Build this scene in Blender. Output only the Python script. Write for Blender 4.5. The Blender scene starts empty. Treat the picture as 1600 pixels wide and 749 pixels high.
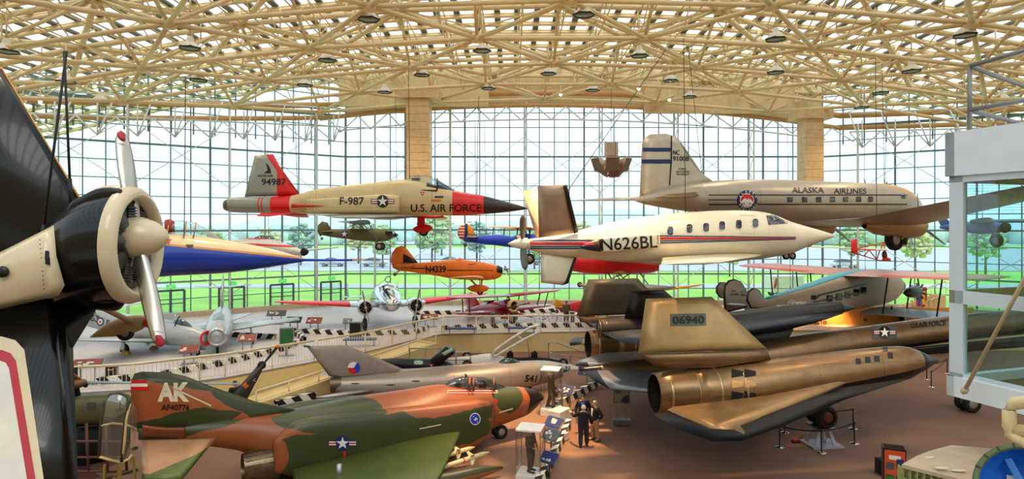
import bpy, bmesh, math, random
from mathutils import Vector as V, Matrix
from mathutils.bvhtree import BVHTree
random.seed(7)
C = bpy.context.scene.collection
SC = bpy.context.scene
PI = math.pi
F, H, HZ = 1000.0, 8.5, 350.0          # focal length in px, eye height, horizon row

# ---------------------------------------------------------------- camera, sky, exposure
cam_d = bpy.data.cameras.new('camera'); cam = bpy.data.objects.new('camera', cam_d); C.objects.link(cam)
cam_d.sensor_width = 36.0; cam_d.lens = 36.0 * F / 1600.0; cam_d.shift_y = -(374.5 - HZ) / 1600.0
cam_d.clip_start = 0.1; cam_d.clip_end = 3000
cam.location = (0, 0, H); cam.rotation_euler = (PI / 2, 0, 0); SC.camera = cam
SC.view_settings.view_transform = 'Standard'; SC.view_settings.look = 'None'
SC.view_settings.gamma = 1.0; SC.view_settings.use_curve_mapping = False
SC.view_settings.exposure = 0.42
SKY_STRENGTH, LAMP_W = 1.4, 800.0
W = bpy.data.worlds.new('overcast_sky'); SC.world = W; W.use_nodes = True
nt = W.node_tree; bg = nt.nodes['Background']
tc = nt.nodes.new('ShaderNodeTexCoord'); sx = nt.nodes.new('ShaderNodeSeparateXYZ'); rp = nt.nodes.new('ShaderNodeValToRGB')
nz = nt.nodes.new('ShaderNodeTexNoise'); nz.inputs['Scale'].default_value = 3.0; ad = nt.nodes.new('ShaderNodeMath'); ad.operation = 'MULTIPLY_ADD'
nt.links.new(tc.outputs['Generated'], sx.inputs[0]); nt.links.new(tc.outputs['Generated'], nz.inputs['Vector'])
nt.links.new(nz.outputs['Fac'], ad.inputs[0]); ad.inputs[1].default_value = 0.15; nt.links.new(sx.outputs['Z'], ad.inputs[2])
nt.links.new(ad.outputs[0], rp.inputs[0]); nt.links.new(rp.outputs[0], bg.inputs['Color'])
rp.color_ramp.elements[0].position = 0.0; rp.color_ramp.elements[0].color = (0.66, 0.82, 0.95, 1)
rp.color_ramp.elements[1].position = 0.5; rp.color_ramp.elements[1].color = (0.80, 0.90, 0.98, 1)
bg.inputs['Strength'].default_value = SKY_STRENGTH
sun_d = bpy.data.lights.new('sun', 'SUN'); sun_d.energy = 1.3; sun_d.angle = 0.5; sun_d.color = (1, .93, .82)
sun = bpy.data.objects.new('sun', sun_d); C.objects.link(sun); sun.rotation_euler = (math.radians(42), 0, math.radians(20))

# ---------------------------------------------------------------- helpers: pixels of the photo -> the place
def P(px, py, Y): return V(((px - 800) / F * Y, Y, H - (py - HZ) / F * Y))
def G(px, py, z=0.0):
    Y = (H - z) * F / (py - HZ); return P(px, py, Y)

# ---------------------------------------------------------------- materials
def lin(h):
    h = h.lstrip('#'); o = []
    for i in (0, 2, 4):
        c = int(h[i:i+2], 16) / 255.0; o.append(c / 12.92 if c < .04045 else ((c + .055) / 1.055) ** 2.4)
    return tuple(o) + (1.0,)
_mats = {}
def mat(name, col, rough=.5, metal=0.0, var=.10, scale=3.0, coat=0.0, emit=0.0, spec=.5, bump=0.0, bscale=60.0, stretch=None):
    if name in _mats: return _mats[name]
    m = bpy.data.materials.new(name); m.use_nodes = True; n = m.node_tree.nodes; L = m.node_tree.links; b = n['Principled BSDF']
    c = lin(col) if isinstance(col, str) else col
    b.inputs['Roughness'].default_value = rough; b.inputs['Metallic'].default_value = metal
    b.inputs['Coat Weight'].default_value = coat; b.inputs['Specular IOR Level'].default_value = spec
    t = n.new('ShaderNodeTexCoord'); q = n.new('ShaderNodeTexNoise'); q.inputs['Scale'].default_value = scale; q.inputs['Detail'].default_value = 4
    src = t.outputs['Object']
    if stretch:
        mp = n.new('ShaderNodeMapping'); mp.inputs['Scale'].default_value = stretch; L.new(src, mp.inputs[0]); src = mp.outputs[0]
    L.new(src, q.inputs['Vector'])
    r = n.new('ShaderNodeValToRGB'); r.color_ramp.elements[0].position = .3; r.color_ramp.elements[1].position = .7
    r.color_ramp.elements[0].color = tuple(x * (1 - var) for x in c[:3]) + (1,); r.color_ramp.elements[1].color = tuple(min(1, x * (1 + var)) for x in c[:3]) + (1,)
    L.new(q.outputs['Fac'], r.inputs[0]); L.new(r.outputs[0], b.inputs['Base Color'])
    if bump:
        q2 = n.new('ShaderNodeTexNoise'); q2.inputs['Scale'].default_value = bscale; L.new(t.outputs['Object'], q2.inputs['Vector'])
        bp = n.new('ShaderNodeBump'); bp.inputs['Strength'].default_value = bump; L.new(q2.outputs['Fac'], bp.inputs['Height']); L.new(bp.outputs[0], b.inputs['Normal'])
    if emit:
        L.new(r.outputs[0], b.inputs['Emission Color']); b.inputs['Emission Strength'].default_value = emit
    _mats[name] = m; return m

def zoned(name, base, zones, rough=.4, metal=0.0, wob=0.0, wscale=.8, var=.06, coat=0.0, panel=0.0):
    """paint scheme: zones = (colour, [tests]) in object coordinates; ('p',a,b,c,d): ax+by+cz>d, ('e',x,z,rx,rz): inside an ellipse"""
    m = bpy.data.materials.new(name); m.use_nodes = True; n = m.node_tree.nodes; L = m.node_tree.links; b = n['Principled BSDF']
    b.inputs['Roughness'].default_value = rough; b.inputs['Metallic'].default_value = metal; b.inputs['Coat Weight'].default_value = coat
    t = n.new('ShaderNodeTexCoord'); src = t.outputs['Object']
    if wob:
        q = n.new('ShaderNodeTexNoise'); q.inputs['Scale'].default_value = wscale; L.new(src, q.inputs['Vector'])
        s1 = n.new('ShaderNodeVectorMath'); s1.operation = 'SUBTRACT'; s1.inputs[1].default_value = (.5, .5, .5); L.new(q.outputs['Color'], s1.inputs[0])
        s2 = n.new('ShaderNodeVectorMath'); s2.operation = 'SCALE'; s2.inputs['Scale'].default_value = wob; L.new(s1.outputs[0], s2.inputs[0])
        s3 = n.new('ShaderNodeVectorMath'); s3.operation = 'ADD'; L.new(src, s3.inputs[0]); L.new(s2.outputs[0], s3.inputs[1]); wsrc = s3.outputs[0]
    else: wsrc = src
    rgb = n.new('ShaderNodeRGB'); rgb.outputs[0].default_value = lin(base); cur = rgb.outputs[0]
    for col, tests in zones:
        acc = None
        for ts in tests:
            if ts[0] == 'p':
                d = n.new('ShaderNodeVectorMath'); d.operation = 'DOT_PRODUCT'; L.new(wsrc, d.inputs[0]); d.inputs[1].default_value = ts[1:4]
                g = n.new('ShaderNodeMath'); g.operation = 'GREATER_THAN'; L.new(d.outputs['Value'], g.inputs[0]); g.inputs[1].default_value = ts[4]
            else:
                a = n.new('ShaderNodeVectorMath'); a.operation = 'SUBTRACT'; L.new(wsrc, a.inputs[0]); a.inputs[1].default_value = (ts[1], 0, ts[2])
                bb = n.new('ShaderNodeVectorMath'); bb.operation = 'MULTIPLY'; L.new(a.outputs[0], bb.inputs[0]); bb.inputs[1].default_value = (1 / ts[3], 0, 1 / ts[4])
                le = n.new('ShaderNodeVectorMath'); le.operation = 'LENGTH'; L.new(bb.outputs[0], le.inputs[0])
                g = n.new('ShaderNodeMath'); g.operation = 'LESS_THAN'; L.new(le.outputs['Value'], g.inputs[0]); g.inputs[1].default_value = 1.0
            if acc is None: acc = g.outputs[0]
            else:
                k = n.new('ShaderNodeMath'); k.operation = 'MULTIPLY'; L.new(acc, k.inputs[0]); L.new(g.outputs[0], k.inputs[1]); acc = k.outputs[0]
        mx = n.new('ShaderNodeMix'); mx.data_type = 'RGBA'; L.new(acc, mx.inputs[0]); L.new(cur, mx.inputs[6]); mx.inputs[7].default_value = lin(col); cur = mx.outputs[2]
    q = n.new('ShaderNodeTexNoise'); q.inputs['Scale'].default_value = 2.2; q.inputs['Detail'].default_value = 5; L.new(src, q.inputs['Vector'])
    mr = n.new('ShaderNodeMapRange'); mr.inputs[1].default_value = .3; mr.inputs[2].default_value = .7; mr.inputs[3].default_value = 1 - var; mr.inputs[4].default_value = 1 + var; L.new(q.outputs['Fac'], mr.inputs[0])
    fac = mr.outputs[0]
    if panel:                                   # thin darker panel seams every «panel» metres along the body
        sp = n.new('ShaderNodeSeparateXYZ'); L.new(src, sp.inputs[0])
        for ax, per in ((0, panel), (2, panel * .62)):
            md = n.new('ShaderNodeMath'); md.operation = 'PINGPONG'; L.new(sp.outputs[ax], md.inputs[0]); md.inputs[1].default_value = per
            gt = n.new('ShaderNodeMath'); gt.operation = 'GREATER_THAN'; L.new(md.outputs[0], gt.inputs[0]); gt.inputs[1].default_value = .012
            m2 = n.new('ShaderNodeMath'); m2.operation = 'MULTIPLY_ADD'; L.new(gt.outputs[0], m2.inputs[0]); m2.inputs[1].default_value = .3; m2.inputs[2].default_value = .7
            m3 = n.new('ShaderNodeMath'); m3.operation = 'MULTIPLY'; L.new(fac, m3.inputs[0]); L.new(m2.outputs[0], m3.inputs[1]); fac = m3.outputs[0]
    sc = n.new('ShaderNodeVectorMath'); sc.operation = 'SCALE'; L.new(cur, sc.inputs[0]); L.new(fac, sc.inputs['Scale']); L.new(sc.outputs[0], b.inputs['Base Color'])
    return m

def glassy(name, tint, refl=.08, rough=.02, body=0.0, bodycol=(1, 1, 1, 1), frit=None):
    """thin pane: see-through tint plus a mirror share; body = share of milky white; frit = (z0, z1, period) rows of printed lines"""
    if name in _mats: return _mats[name]
    m = bpy.data.materials.new(name); m.use_nodes = True; n = m.node_tree.nodes; L = m.node_tree.links; n.remove(n['Principled BSDF']); out = n['Material Output']
    tr = n.new('ShaderNodeBsdfTransparent'); tr.inputs[0].default_value = tint
    gl = n.new('ShaderNodeBsdfGlossy'); gl.inputs['Roughness'].default_value = rough
    fr = n.new('ShaderNodeLayerWeight'); fr.inputs[0].default_value = .25
    mr = n.new('ShaderNodeMath'); mr.operation = 'MULTIPLY_ADD'; L.new(fr.outputs['Fresnel'], mr.inputs[0]); mr.inputs[1].default_value = .35; mr.inputs[2].default_value = refl
    mr.use_clamp = True
    mx = n.new('ShaderNodeMixShader'); L.new(mr.outputs[0], mx.inputs[0]); L.new(tr.outputs[0], mx.inputs[1]); L.new(gl.outputs[0], mx.inputs[2]); cur = mx.outputs[0]
    if body or frit:
        df = n.new('ShaderNodeBsdfDiffuse'); df.inputs[0].default_value = bodycol; tl = n.new('ShaderNodeBsdfTranslucent'); tl.inputs[0].default_value = bodycol
        m1 = n.new('ShaderNodeMixShader'); m1.inputs[0].default_value = .6; L.new(df.outputs[0], m1.inputs[1]); L.new(tl.outputs[0], m1.inputs[2])
        m2 = n.new('ShaderNodeMixShader'); L.new(cur, m2.inputs[1]); L.new(m1.outputs[0], m2.inputs[2]); m2.inputs[0].default_value = body
        if frit:
            t = n.new('ShaderNodeTexCoord'); sp = n.new('ShaderNodeSeparateXYZ'); L.new(t.outputs['Object'], sp.inputs[0])
            md = n.new('ShaderNodeMath'); md.operation = 'PINGPONG'; L.new(sp.outputs[2], md.inputs[0]); md.inputs[1].default_value = frit[2] / 2
            g0 = n.new('ShaderNodeMath'); g0.operation = 'GREATER_THAN'; L.new(md.outputs[0], g0.inputs[0]); g0.inputs[1].default_value = frit[2] * .27
            g1 = n.new('ShaderNodeMath'); g1.operation = 'GREATER_THAN'; L.new(sp.outputs[2], g1.inputs[0]); g1.inputs[1].default_value = frit[0]
            g2 = n.new('ShaderNodeMath'); g2.operation = 'LESS_THAN'; L.new(sp.outputs[2], g2.inputs[0]); g2.inputs[1].default_value = frit[1]
            a1 = n.new('ShaderNodeMath'); a1.operation = 'MULTIPLY'; L.new(g1.outputs[0], a1.inputs[0]); L.new(g2.outputs[0], a1.inputs[1])
            a2 = n.new('ShaderNodeMath'); a2.operation = 'MULTIPLY'; L.new(a1.outputs[0], a2.inputs[0]); L.new(g0.outputs[0], a2.inputs[1])
            a3 = n.new('ShaderNodeMath'); a3.operation = 'MULTIPLY_ADD'; L.new(a2.outputs[0], a3.inputs[0]); a3.inputs[1].default_value = .5; a3.inputs[2].default_value = body
            L.new(a3.outputs[0], m2.inputs[0])
        cur = m2.outputs[0]
    L.new(cur, out.inputs[0]); _mats[name] = m; return m

def striped(name, c1, c2, period=.5, ang=45, rough=.6):
    """diagonal hazard stripes"""
    if name in _mats: return _mats[name]
    m = bpy.data.materials.new(name); m.use_nodes = True; n = m.node_tree.nodes; L = m.node_tree.links; b = n['Principled BSDF']; b.inputs['Roughness'].default_value = rough
    t = n.new('ShaderNodeTexCoord'); d = n.new('ShaderNodeVectorMath'); d.operation = 'DOT_PRODUCT'; L.new(t.outputs['UV'], d.inputs[0]); d.inputs[1].default_value = (1, .8, 0)
    md = n.new('ShaderNodeMath'); md.operation = 'PINGPONG'; L.new(d.outputs['Value'], md.inputs[0]); md.inputs[1].default_value = period
    g = n.new('ShaderNodeMath'); g.operation = 'GREATER_THAN'; L.new(md.outputs[0], g.inputs[0]); g.inputs[1].default_value = period / 2
    mx = n.new('ShaderNodeMix'); mx.data_type = 'RGBA'; L.new(g.outputs[0], mx.inputs[0]); mx.inputs[6].default_value = lin(c1); mx.inputs[7].default_value = lin(c2)
    L.new(mx.outputs[2], b.inputs['Base Color']); _mats[name] = m; return m

# ---------------------------------------------------------------- mesh building
class MB:
    def __init__(s): s.b = bmesh.new(); s.mi = 0
    def _f(s, vs):
        try:
            f = s.b.faces.new(vs); f.smooth = True; f.material_index = s.mi; return f
        except ValueError: return None
    def quad(s, a, b, c, d):
        return s._f([s.b.verts.new(p) for p in (a, b, c, d)])
    def box(s, c, size, rz=0.0, M=None):
        c = V(c); hx, hy, hz = size[0] / 2, size[1] / 2, size[2] / 2
        R = M if M is not None else Matrix.Rotation(rz, 3, 'Z')
        v = [s.b.verts.new(c + R @ V((x * hx, y * hy, z * hz))) for x in (-1, 1) for y in (-1, 1) for z in (-1, 1)]
        for q in ((0, 1, 3, 2), (4, 6, 7, 5), (0, 4, 5, 1), (2, 3, 7, 6), (0, 2, 6, 4), (1, 5, 7, 3)):
            f = s._f([v[i] for i in q]); f.smooth = False
        return s
    def bar(s, p, q, w, h):                    # rectangular bar from p to q
        p, q = V(p), V(q); d = q - p; l = d.length
        if l < 1e-6: return s
        x = d / l; up = V((0, 0, 1)) if abs(x.z) < .95 else V((0, 1, 0)); y = up.cross(x).normalized(); z = x.cross(y)
        return s.box((p + q) / 2, (l, w, h), M=Matrix((x, y, z)).transposed())
    def rings(s, rs, cap=True, closed=True):
        R = [[s.b.verts.new(p) for p in r] for r in rs]; n = len(R[0])
        for a, b in zip(R, R[1:]):
            for i in range(n if closed else n - 1): s._f([a[i], a[(i + 1) % n], b[(i + 1) % n], b[i]])
        if cap and closed:
            s._f(list(reversed(R[0]))); s._f(R[-1])
        return s
    def tube(s, p, q, r, r2=None, n=8):
        p, q = V(p), V(q); d = q - p
        if d.length < 1e-6: return s
        x = d.normalized(); up = V((0, 0, 1)) if abs(x.z) < .9 else V((1, 0, 0)); y = up.cross(x).normalized(); z = x.cross(y); r2 = r if r2 is None else r2
        return s.rings([[c + (y * math.cos(2 * PI * i / n) + z * math.sin(2 * PI * i / n)) * rr for i in range(n)] for c, rr in ((p, r), (q, r2))])
    def path(s, pts, r, n=8, closed=False):
        pts = [V(p) for p in pts]; rs = []; N = len(pts)
        for i, p in enumerate(pts):
            a = pts[i - 1] if (i or closed) else p; b = pts[(i + 1) % N] if (i < N - 1 or closed) else p
            x = (b - a).normalized(); up = V((0, 0, 1)) if abs(x.z) < .93 else V((1, 0, 0)); y = up.cross(x).normalized(); z = x.cross(y)
            rs.append([p + (y * math.cos(2 * PI * k / n) + z * math.sin(2 * PI * k / n)) * r for k in range(n)])
        if closed: rs.append(rs[0])
        return s.rings(rs, cap=not closed)
    def lathe(s, prof, c=(0, 0, 0), axis='X', n=24, cap=True, M=None):   # prof: (along, radius)
        c = V(c); rs = []
        for a, r in prof:
            r = max(r, 1e-4); ring = []
            for i in range(n):
                u, w = r * math.cos(2 * PI * i / n), r * math.sin(2 * PI * i / n)
                p = V((a, u, w)) if axis == 'X' else V((u, a, w)) if axis == 'Y' else V((u, w, a))
                ring.append(c + (M @ p if M is not None else p))
            rs.append(ring)
        return s.rings(rs, cap)
    def ball(s, c, r, n=12, sz=(1, 1, 1)):
        c = V(c); rs = []
        for j in range(1, n):
            t = PI * j / n
            rs.append([c + V((math.sin(t) * math.cos(2 * PI * i / n) * r * sz[0], math.sin(t) * math.sin(2 * PI * i / n) * r * sz[1], -math.cos(t) * r * sz[2])) for i in range(n)])
        return s.rings(rs)
    def torus(s, c, R, r, axis='Y', n=24, k=10):
        c = V(c); pts = []
        for i in range(n):
            a = 2 * PI * i / n; u, w = R * math.cos(a), R * math.sin(a)
            pts.append(c + (V((u, 0, w)) if axis == 'Y' else V((0, u, w)) if axis == 'X' else V((u, w, 0))))
        return s.path(pts, r, k, True)
    def prism(s, poly, vec):                   # polygon (3-D points) pushed along vec
        vec = V(vec); a = [s.b.verts.new(V(p)) for p in poly]; b = [s.b.verts.new(V(p) + vec) for p in poly]; n = len(a)
        for f in [s._f(a), s._f(list(reversed(b)))] + [s._f([a[(i + 1) % n], a[i], b[i], b[(i + 1) % n]]) for i in range(n)]:
            if f: f.smooth = False
        return s
    def plate(s, poly, th, inset=.35):         # lens-section panel: wings, fins, tailplanes
        poly = [V(p) for p in poly]; n = len(poly); c = sum(poly, V()) / n
        nr = V()
        for i in range(n): nr += (poly[i] - c).cross(poly[(i + 1) % n] - c)
        nr.normalize(); m = [s.b.verts.new(p) for p in poly]
        up = [s.b.verts.new(p.lerp(c, inset) + nr * th / 2) for p in poly]; dn = [s.b.verts.new(p.lerp(c, inset) - nr * th / 2) for p in poly]
        for i in range(n):
            j = (i + 1) % n; s._f([m[i], m[j], up[j], up[i]]); s._f([m[j], m[i], dn[i], dn[j]])
        s._f(up); s._f(list(reversed(dn)))
        return s
    def foil(s, secs, n=12):
        """wing by sections: (le, te, thickness) points; aerofoil with round nose; thickness along the mean normal"""
        secs = [(V(a), V(b), t) for a, b, t in secs]
        sp = secs[-1][0] - secs[0][0]; ch = secs[0][1] - secs[0][0]; up = ch.cross(sp).normalized()
        rs = []
        for le, te, t in secs:
            ring = []
            for i in range(2 * n):
                a = 2 * PI * i / (2 * n); u = (1 - math.cos(a)) / 2; yt = t * 1.6 * (.2969 * math.sqrt(max(u, 0)) - .126 * u - .3516 * u * u + .2843 * u ** 3 - .1015 * u ** 4) * 3.1
                ring.append(le.lerp(te, u) + up * (yt if a < PI else -yt * .75))
            rs.append(ring)
        return s.rings(rs)
    def loft(s, st, n=28, m=4, cap=True):
        """stations (x, y, z, ry, rz[, power]) -> smooth body"""
        st = [tuple(q) + (2.0,) if len(q) == 5 else tuple(q) for q in st]; out = []
        N = len(st)
        for i in range(N - 1):
            p0, p1, p2, p3 = st[max(i - 1, 0)], st[i], st[i + 1], st[min(i + 2, N - 1)]
            for k in range(m):
                t = k / m; row = []
                for j in range(6):
                    d1 = (p2[j] - p0[j]) / max(1e-6, abs(p2[0] - p0[0])) * abs(p2[0] - p1[0]); d2 = (p3[j] - p1[j]) / max(1e-6, abs(p3[0] - p1[0])) * abs(p2[0] - p1[0])
                    row.append(p1[j] * (2 * t**3 - 3 * t * t + 1) + d1 * (t**3 - 2 * t * t + t) + p2[j] * (-2 * t**3 + 3 * t * t) + d2 * (t**3 - t * t))
                row[0] = p1[0] + (p2[0] - p1[0]) * t; out.append(row)
        out.append(st[-1]); rs = []
        for x, y, z, ry, rz, p in out:
            ring = []
            for i in range(n):
                a = 2 * PI * i / n; cs, sn = math.cos(a), math.sin(a)
                ring.append(V((x, y + max(ry, .002) * math.copysign(abs(cs) ** (2 / p), cs), z + max(rz, .002) * math.copysign(abs(sn) ** (2 / p), sn))))
            rs.append(ring)
        return s.rings(rs, cap)
    def wheel(s, c, r, w, axis='Y'):           # tyre and hub; material slots 0 tyre, 1 hub
        s.mi = 0; s.lathe([(-w / 2, r * .62), (-w / 2, r * .86), (-w * .3, r * .98), (0, r), (w * .3, r * .98), (w / 2, r * .86), (w / 2, r * .62)], c, axis, 20, cap=False)
        s.mi = 1; s.lathe([(-w * .42, .01), (-w * .42, r * .3), (-w * .3, r * .64), (w * .3, r * .64), (w * .42, r * .3), (w * .42, .01)], c, axis, 20); s.mi = 0
        return s
    def obj(s, name, m, parent=None, flip=True, bevel=0.0):
        me = bpy.data.meshes.new(name)
        bmesh.ops.remove_doubles(s.b, verts=s.b.verts, dist=1e-5)
        bmesh.ops.recalc_face_normals(s.b, faces=s.b.faces); s.b.to_mesh(me); s.b.free()
        for k in (m if isinstance(m, (list, tuple)) else [m]): me.materials.append(k)
        o = bpy.data.objects.new(name, me); C.objects.link(o)
        if parent is not None: o.parent = parent
        if bevel:
            md = o.modifiers.new('bevel', 'BEVEL'); md.width = bevel; md.segments = 2; md.limit_method = 'ANGLE'
        return o

def tag(o, label, cat, group=None, kind=None):
    o['label'] = label; o['category'] = cat
    if group: o['group'] = group
    if kind: o['kind'] = kind
    return o
def thing(name, label, cat, loc=(0, 0, 0), rz=0.0, group=None):
    o = bpy.data.objects.new(name, None); o.empty_display_size = .2; C.objects.link(o); o.location = loc; o.rotation_euler = (0, 0, rz)
    return tag(o, label, cat, group)
def struct(o): o['kind'] = 'structure'; return o
def dup(root, loc=None, rz=None, label=None):
    r = root.copy(); C.objects.link(r)
    if loc is not None: r.location = loc
    if rz is not None: r.rotation_euler = (0, 0, rz)
    if label: r['label'] = label
    for ch in list(root.children):
        if ch.type == 'LIGHT': continue
        c = ch.copy(); C.objects.link(c); c.parent = r; c.matrix_parent_inverse = ch.matrix_parent_inverse
        for g in list(ch.children):
            d = g.copy(); C.objects.link(d); d.parent = c
    return r

# shared plain materials
TYRE = mat('tyre_rubber', '#1b1a1a', .75); HUB = mat('wheel_hub', '#a9a49a', .4, .6); STEEL = mat('brushed_steel', '#9a9da0', .35, .9)
BLACK = mat('black_paint', '#151517', .35); WHITE = mat('white_paint', '#ece8dc', .45); RED = mat('red_paint', '#d8141c', .4); NAVY = mat('navy_paint', '#1c2a66', .4)
DARK = mat('dark_void', '#0b0a09', .8); CREAM = mat('cream_paint', '#e6d9b8', .45); CHROME = mat('polished_aluminium', '#d6d8da', .12, 1.0, var=.04)
CABLE = mat('steel_cable', '#2a2828', .5, .5); GLASS = glassy('canopy_glass', (.86, .93, .95, 1), .10)
SMOKE = glassy('dark_canopy_glass', (.30, .36, .40, 1), .12); BLUEP = mat('blue_paint', '#1746c8', .35); YEL = mat('yellow_paint', '#f2b41c', .4)

# text outlines -> flat mesh (x, z) triangles, cap height about 1
_txt = {}
def text_tris(body, bold=.015, slant=0.0):
    key = (body, bold, slant)
    if key in _txt: return _txt[key]
    cu = bpy.data.curves.new('letters', 'FONT'); cu.body = body; cu.size = 1.0; cu.offset = bold; cu.resolution_u = 3; cu.shear = slant
    o = bpy.data.objects.new('letters', cu); C.objects.link(o); bpy.context.view_layer.update()
    dg = bpy.context.evaluated_depsgraph_get(); me = bpy.data.meshes.new_from_object(o.evaluated_get(dg))
    vs = [(v.co.x, v.co.y) for v in me.vertices]; me.calc_loop_triangles(); fs = [tuple(t.vertices) for t in me.loop_triangles]
    bpy.data.objects.remove(o); bpy.data.curves.remove(cu); bpy.data.meshes.remove(me)
    x0, x1 = min(v[0] for v in vs), max(v[0] for v in vs); y0, y1 = min(v[1] for v in vs), max(v[1] for v in vs)
    _txt[key] = ([((v[0] - (x0 + x1) / 2) / (x1 - x0), (v[1] - (y0 + y1) / 2) / (y1 - y0)) for v in vs], fs); return _txt[key]
def flat_text(mb, body, c, ux, uz, w, h, off=V((0, 0, 0)), bold=.015):    # lettering on a flat plate
    vs, fs = text_tris(body, bold); ux, uz = V(ux), V(uz); n = ux.cross(uz).normalized()
    vv = [mb.b.verts.new(V(c) + ux * (a * w) + uz * (b * h) + V(off)) for a, b in vs]
    for f in fs: mb._f([vv[i] for i in f])
def star(n=5, r=1.0, r2=.382, a0=90): return [((r if i % 2 == 0 else r2) * math.cos(math.radians(a0 + i * 180 / n)), (r if i % 2 == 0 else r2) * math.sin(math.radians(a0 + i * 180 / n))) for i in range(2 * n)]
def disc(r=1.0, n=32, x=0, y=0, ry=None): return [(x + r * math.cos(2 * PI * i / n), y + (ry or r) * math.sin(2 * PI * i / n)) for i in range(n)]
def rect(x0, y0, x1, y1): return [(x0, y0), (x1, y0), (x1, y1), (x0, y1)]

# ---------------------------------------------------------------- a rig reads a craft's outline in its own upright plane
class Rig:
    def __init__(s, name, label, cat, pa, Ya, pb, Yb, py, group=None):
        A = V(((pa - 800) / F * Ya, Ya, 0)); B = V(((pb - 800) / F * Yb, Yb, 0)); d = B - A; s.ang = math.atan2(d.y, d.x)
        s.ex = d.normalized(); s.ey = V((-s.ex.y, s.ex.x, 0)); m = (A + B) / 2; s.O = V((m.x, m.y, H - (py - HZ) / F * m.y))
        s.root = thing(name, label, cat, s.O, s.ang, group); s.body = []
    def __call__(s, px, py, y=0.0):
        d = V(((px - 800) / F, 1, -(py - HZ) / F)); o = V((0, 0, H)) - s.O
        t = (y - o.dot(s.ey)) / d.dot(s.ey); p = o + d * t
        return V((p.dot(s.ex), y, p.z))
    def world(s, l): return s.O + s.ex * l[0] + s.ey * l[1] + V((0, 0, l[2]))
    def st(s, rows, y=0.0, wf=1.0, p=2.0):     # (px, top, bottom[, width factor[, power]])
        o = []
        for r in rows:
            a, b = s(r[0], r[1], y), s(r[0], r[2], y); w = r[3] if len(r) > 3 else wf; hh = abs(a.z - b.z) / 2
            o.append((a.x, y, (a.z + b.z) / 2, hh * w, hh, r[4] if len(r) > 4 else p))
        return o
    def loft(s, name, rows, m, y=0.0, wf=1.0, p=2.0, n=28, both=False, keep=True, parent=None, cap=True):
        o = MB().loft(s.st(rows, y, wf, p), n, cap=cap).obj(name, m, parent or s.root)
        if keep: s.body.append(o)
        if both:
            o2 = MB().loft([(q[0], -q[1]) + q[2:] for q in s.st(rows, y, wf, p)], n).obj(name, m, parent or s.root)
        return o
    def plate(s, name, pts, th, m, both=False, keep=True, inset=.35, parent=None):
        L = [s(*q) if not isinstance(q, V) else q for q in pts]
        o = MB().plate(L, th, inset).obj(name, m, parent or s.root)
        if keep: s.body.append(o)
        if both: MB().plate([V((q.x, -q.y, q.z)) for q in L], th, inset).obj(name, m, parent or s.root)
        return o
    def foil(s, name, secs, m, both=False, keep=False):   # secs: (le(px,py,y), te(px,py,y), thickness)
        L = [(s(*a) if not isinstance(a, V) else a, s(*b) if not isinstance(b, V) else b, t) for a, b, t in secs]
        o = MB().foil(L).obj(name, m, s.root)
        if keep: s.body.append(o)
        if both: MB().foil([(V((a.x, -a.y, a.z)), V((b.x, -b.y, b.z)), t) for a, b, t in L]).obj(name, m, s.root)
        return o
    def tree(s, targets=None):
        vs, fs = [], []
        for o in (targets or s.body):
            k = len(vs); vs += [v.co.copy() for v in o.data.vertices]; fs += [[k + i for i in p.vertices] for p in o.data.polygons]
        return BVHTree.FromPolygons(vs, fs)
    def decal(s, name, px, py, layers, sw, sh, y=-.5, targets=None, side=-1, rot=0.0, parent=None, off=.02, mx=.10, label=None):
        """layers [(polys | (verts,tris), material)] in unit coordinates; sw, sh: px of one unit; each point is dropped onto the skin of the craft as a thin transfer"""
        bv = s.tree(targets); b = bmesh.new(); ca, sa = math.cos(rot), math.sin(rot); mats = []; lay = b.verts.layers.int.new('layer')
        o3 = V((0, 0, H)) - s.O; o3 = V((o3.dot(s.ex), o3.dot(s.ey), o3.z))
        def hit(u, w):
            d = V(((u - 800) / F, 1, -(w - HZ) / F)); d = V((d.dot(s.ex), d.dot(s.ey), d.z)).normalized(); return bv.ray_cast(o3, d), d
        for li, (polys, m) in enumerate(layers):
            if m not in mats: mats.append(m)
            if isinstance(polys, tuple): vs, fs = polys
            else:
                vs, fs = [], []
                for pg in polys: fs.append(tuple(range(len(vs), len(vs) + len(pg)))); vs += pg
            vv = []
            for u, w in vs:
                X, Z = u * sw, w * sh; q = b.verts.new(V((px + X * ca - Z * sa, py - X * sa - Z * ca, 0))); q[lay] = li; vv.append(q)
            for f in fs:
                try: g = b.faces.new([vv[i] for i in f]); g.material_index = mats.index(m)
                except ValueError: pass
        bmesh.ops.triangulate(b, faces=b.faces[:]); lim = max(mx * F / 30, 2.0)
        for _ in range(5):
            ed = [e for e in b.edges if e.calc_length() > lim]
            if not ed or len(b.verts) > 40000: break
            bmesh.ops.subdivide_edges(b, edges=ed, cuts=1); bmesh.ops.triangulate(b, faces=b.faces[:])
        b.verts.ensure_lookup_table()
        for v in b.verts:
            k = 1.0
            for _ in range(12):
                (loc, nrm, _i, _d), d = hit(px + (v.co.x - px) * k, py + (v.co.y - py) * k)
                if loc is not None: break
                k -= .08
            if loc is None: loc = s(px, py, y); nrm = -d
            if nrm.dot(d) > 0: nrm = -nrm
            v.co = loc + nrm * off - d * (off * .35 * v[lay])
        me = bpy.data.meshes.new(name); b.to_mesh(me); b.free()
        if me.attributes.get('layer'): me.attributes.remove(me.attributes['layer'])
        for k in mats: me.materials.append(k)
        o = bpy.data.objects.new(name, me); C.objects.link(o); o.parent = parent or s.root
        if label: o['label'] = label
        return o
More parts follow.
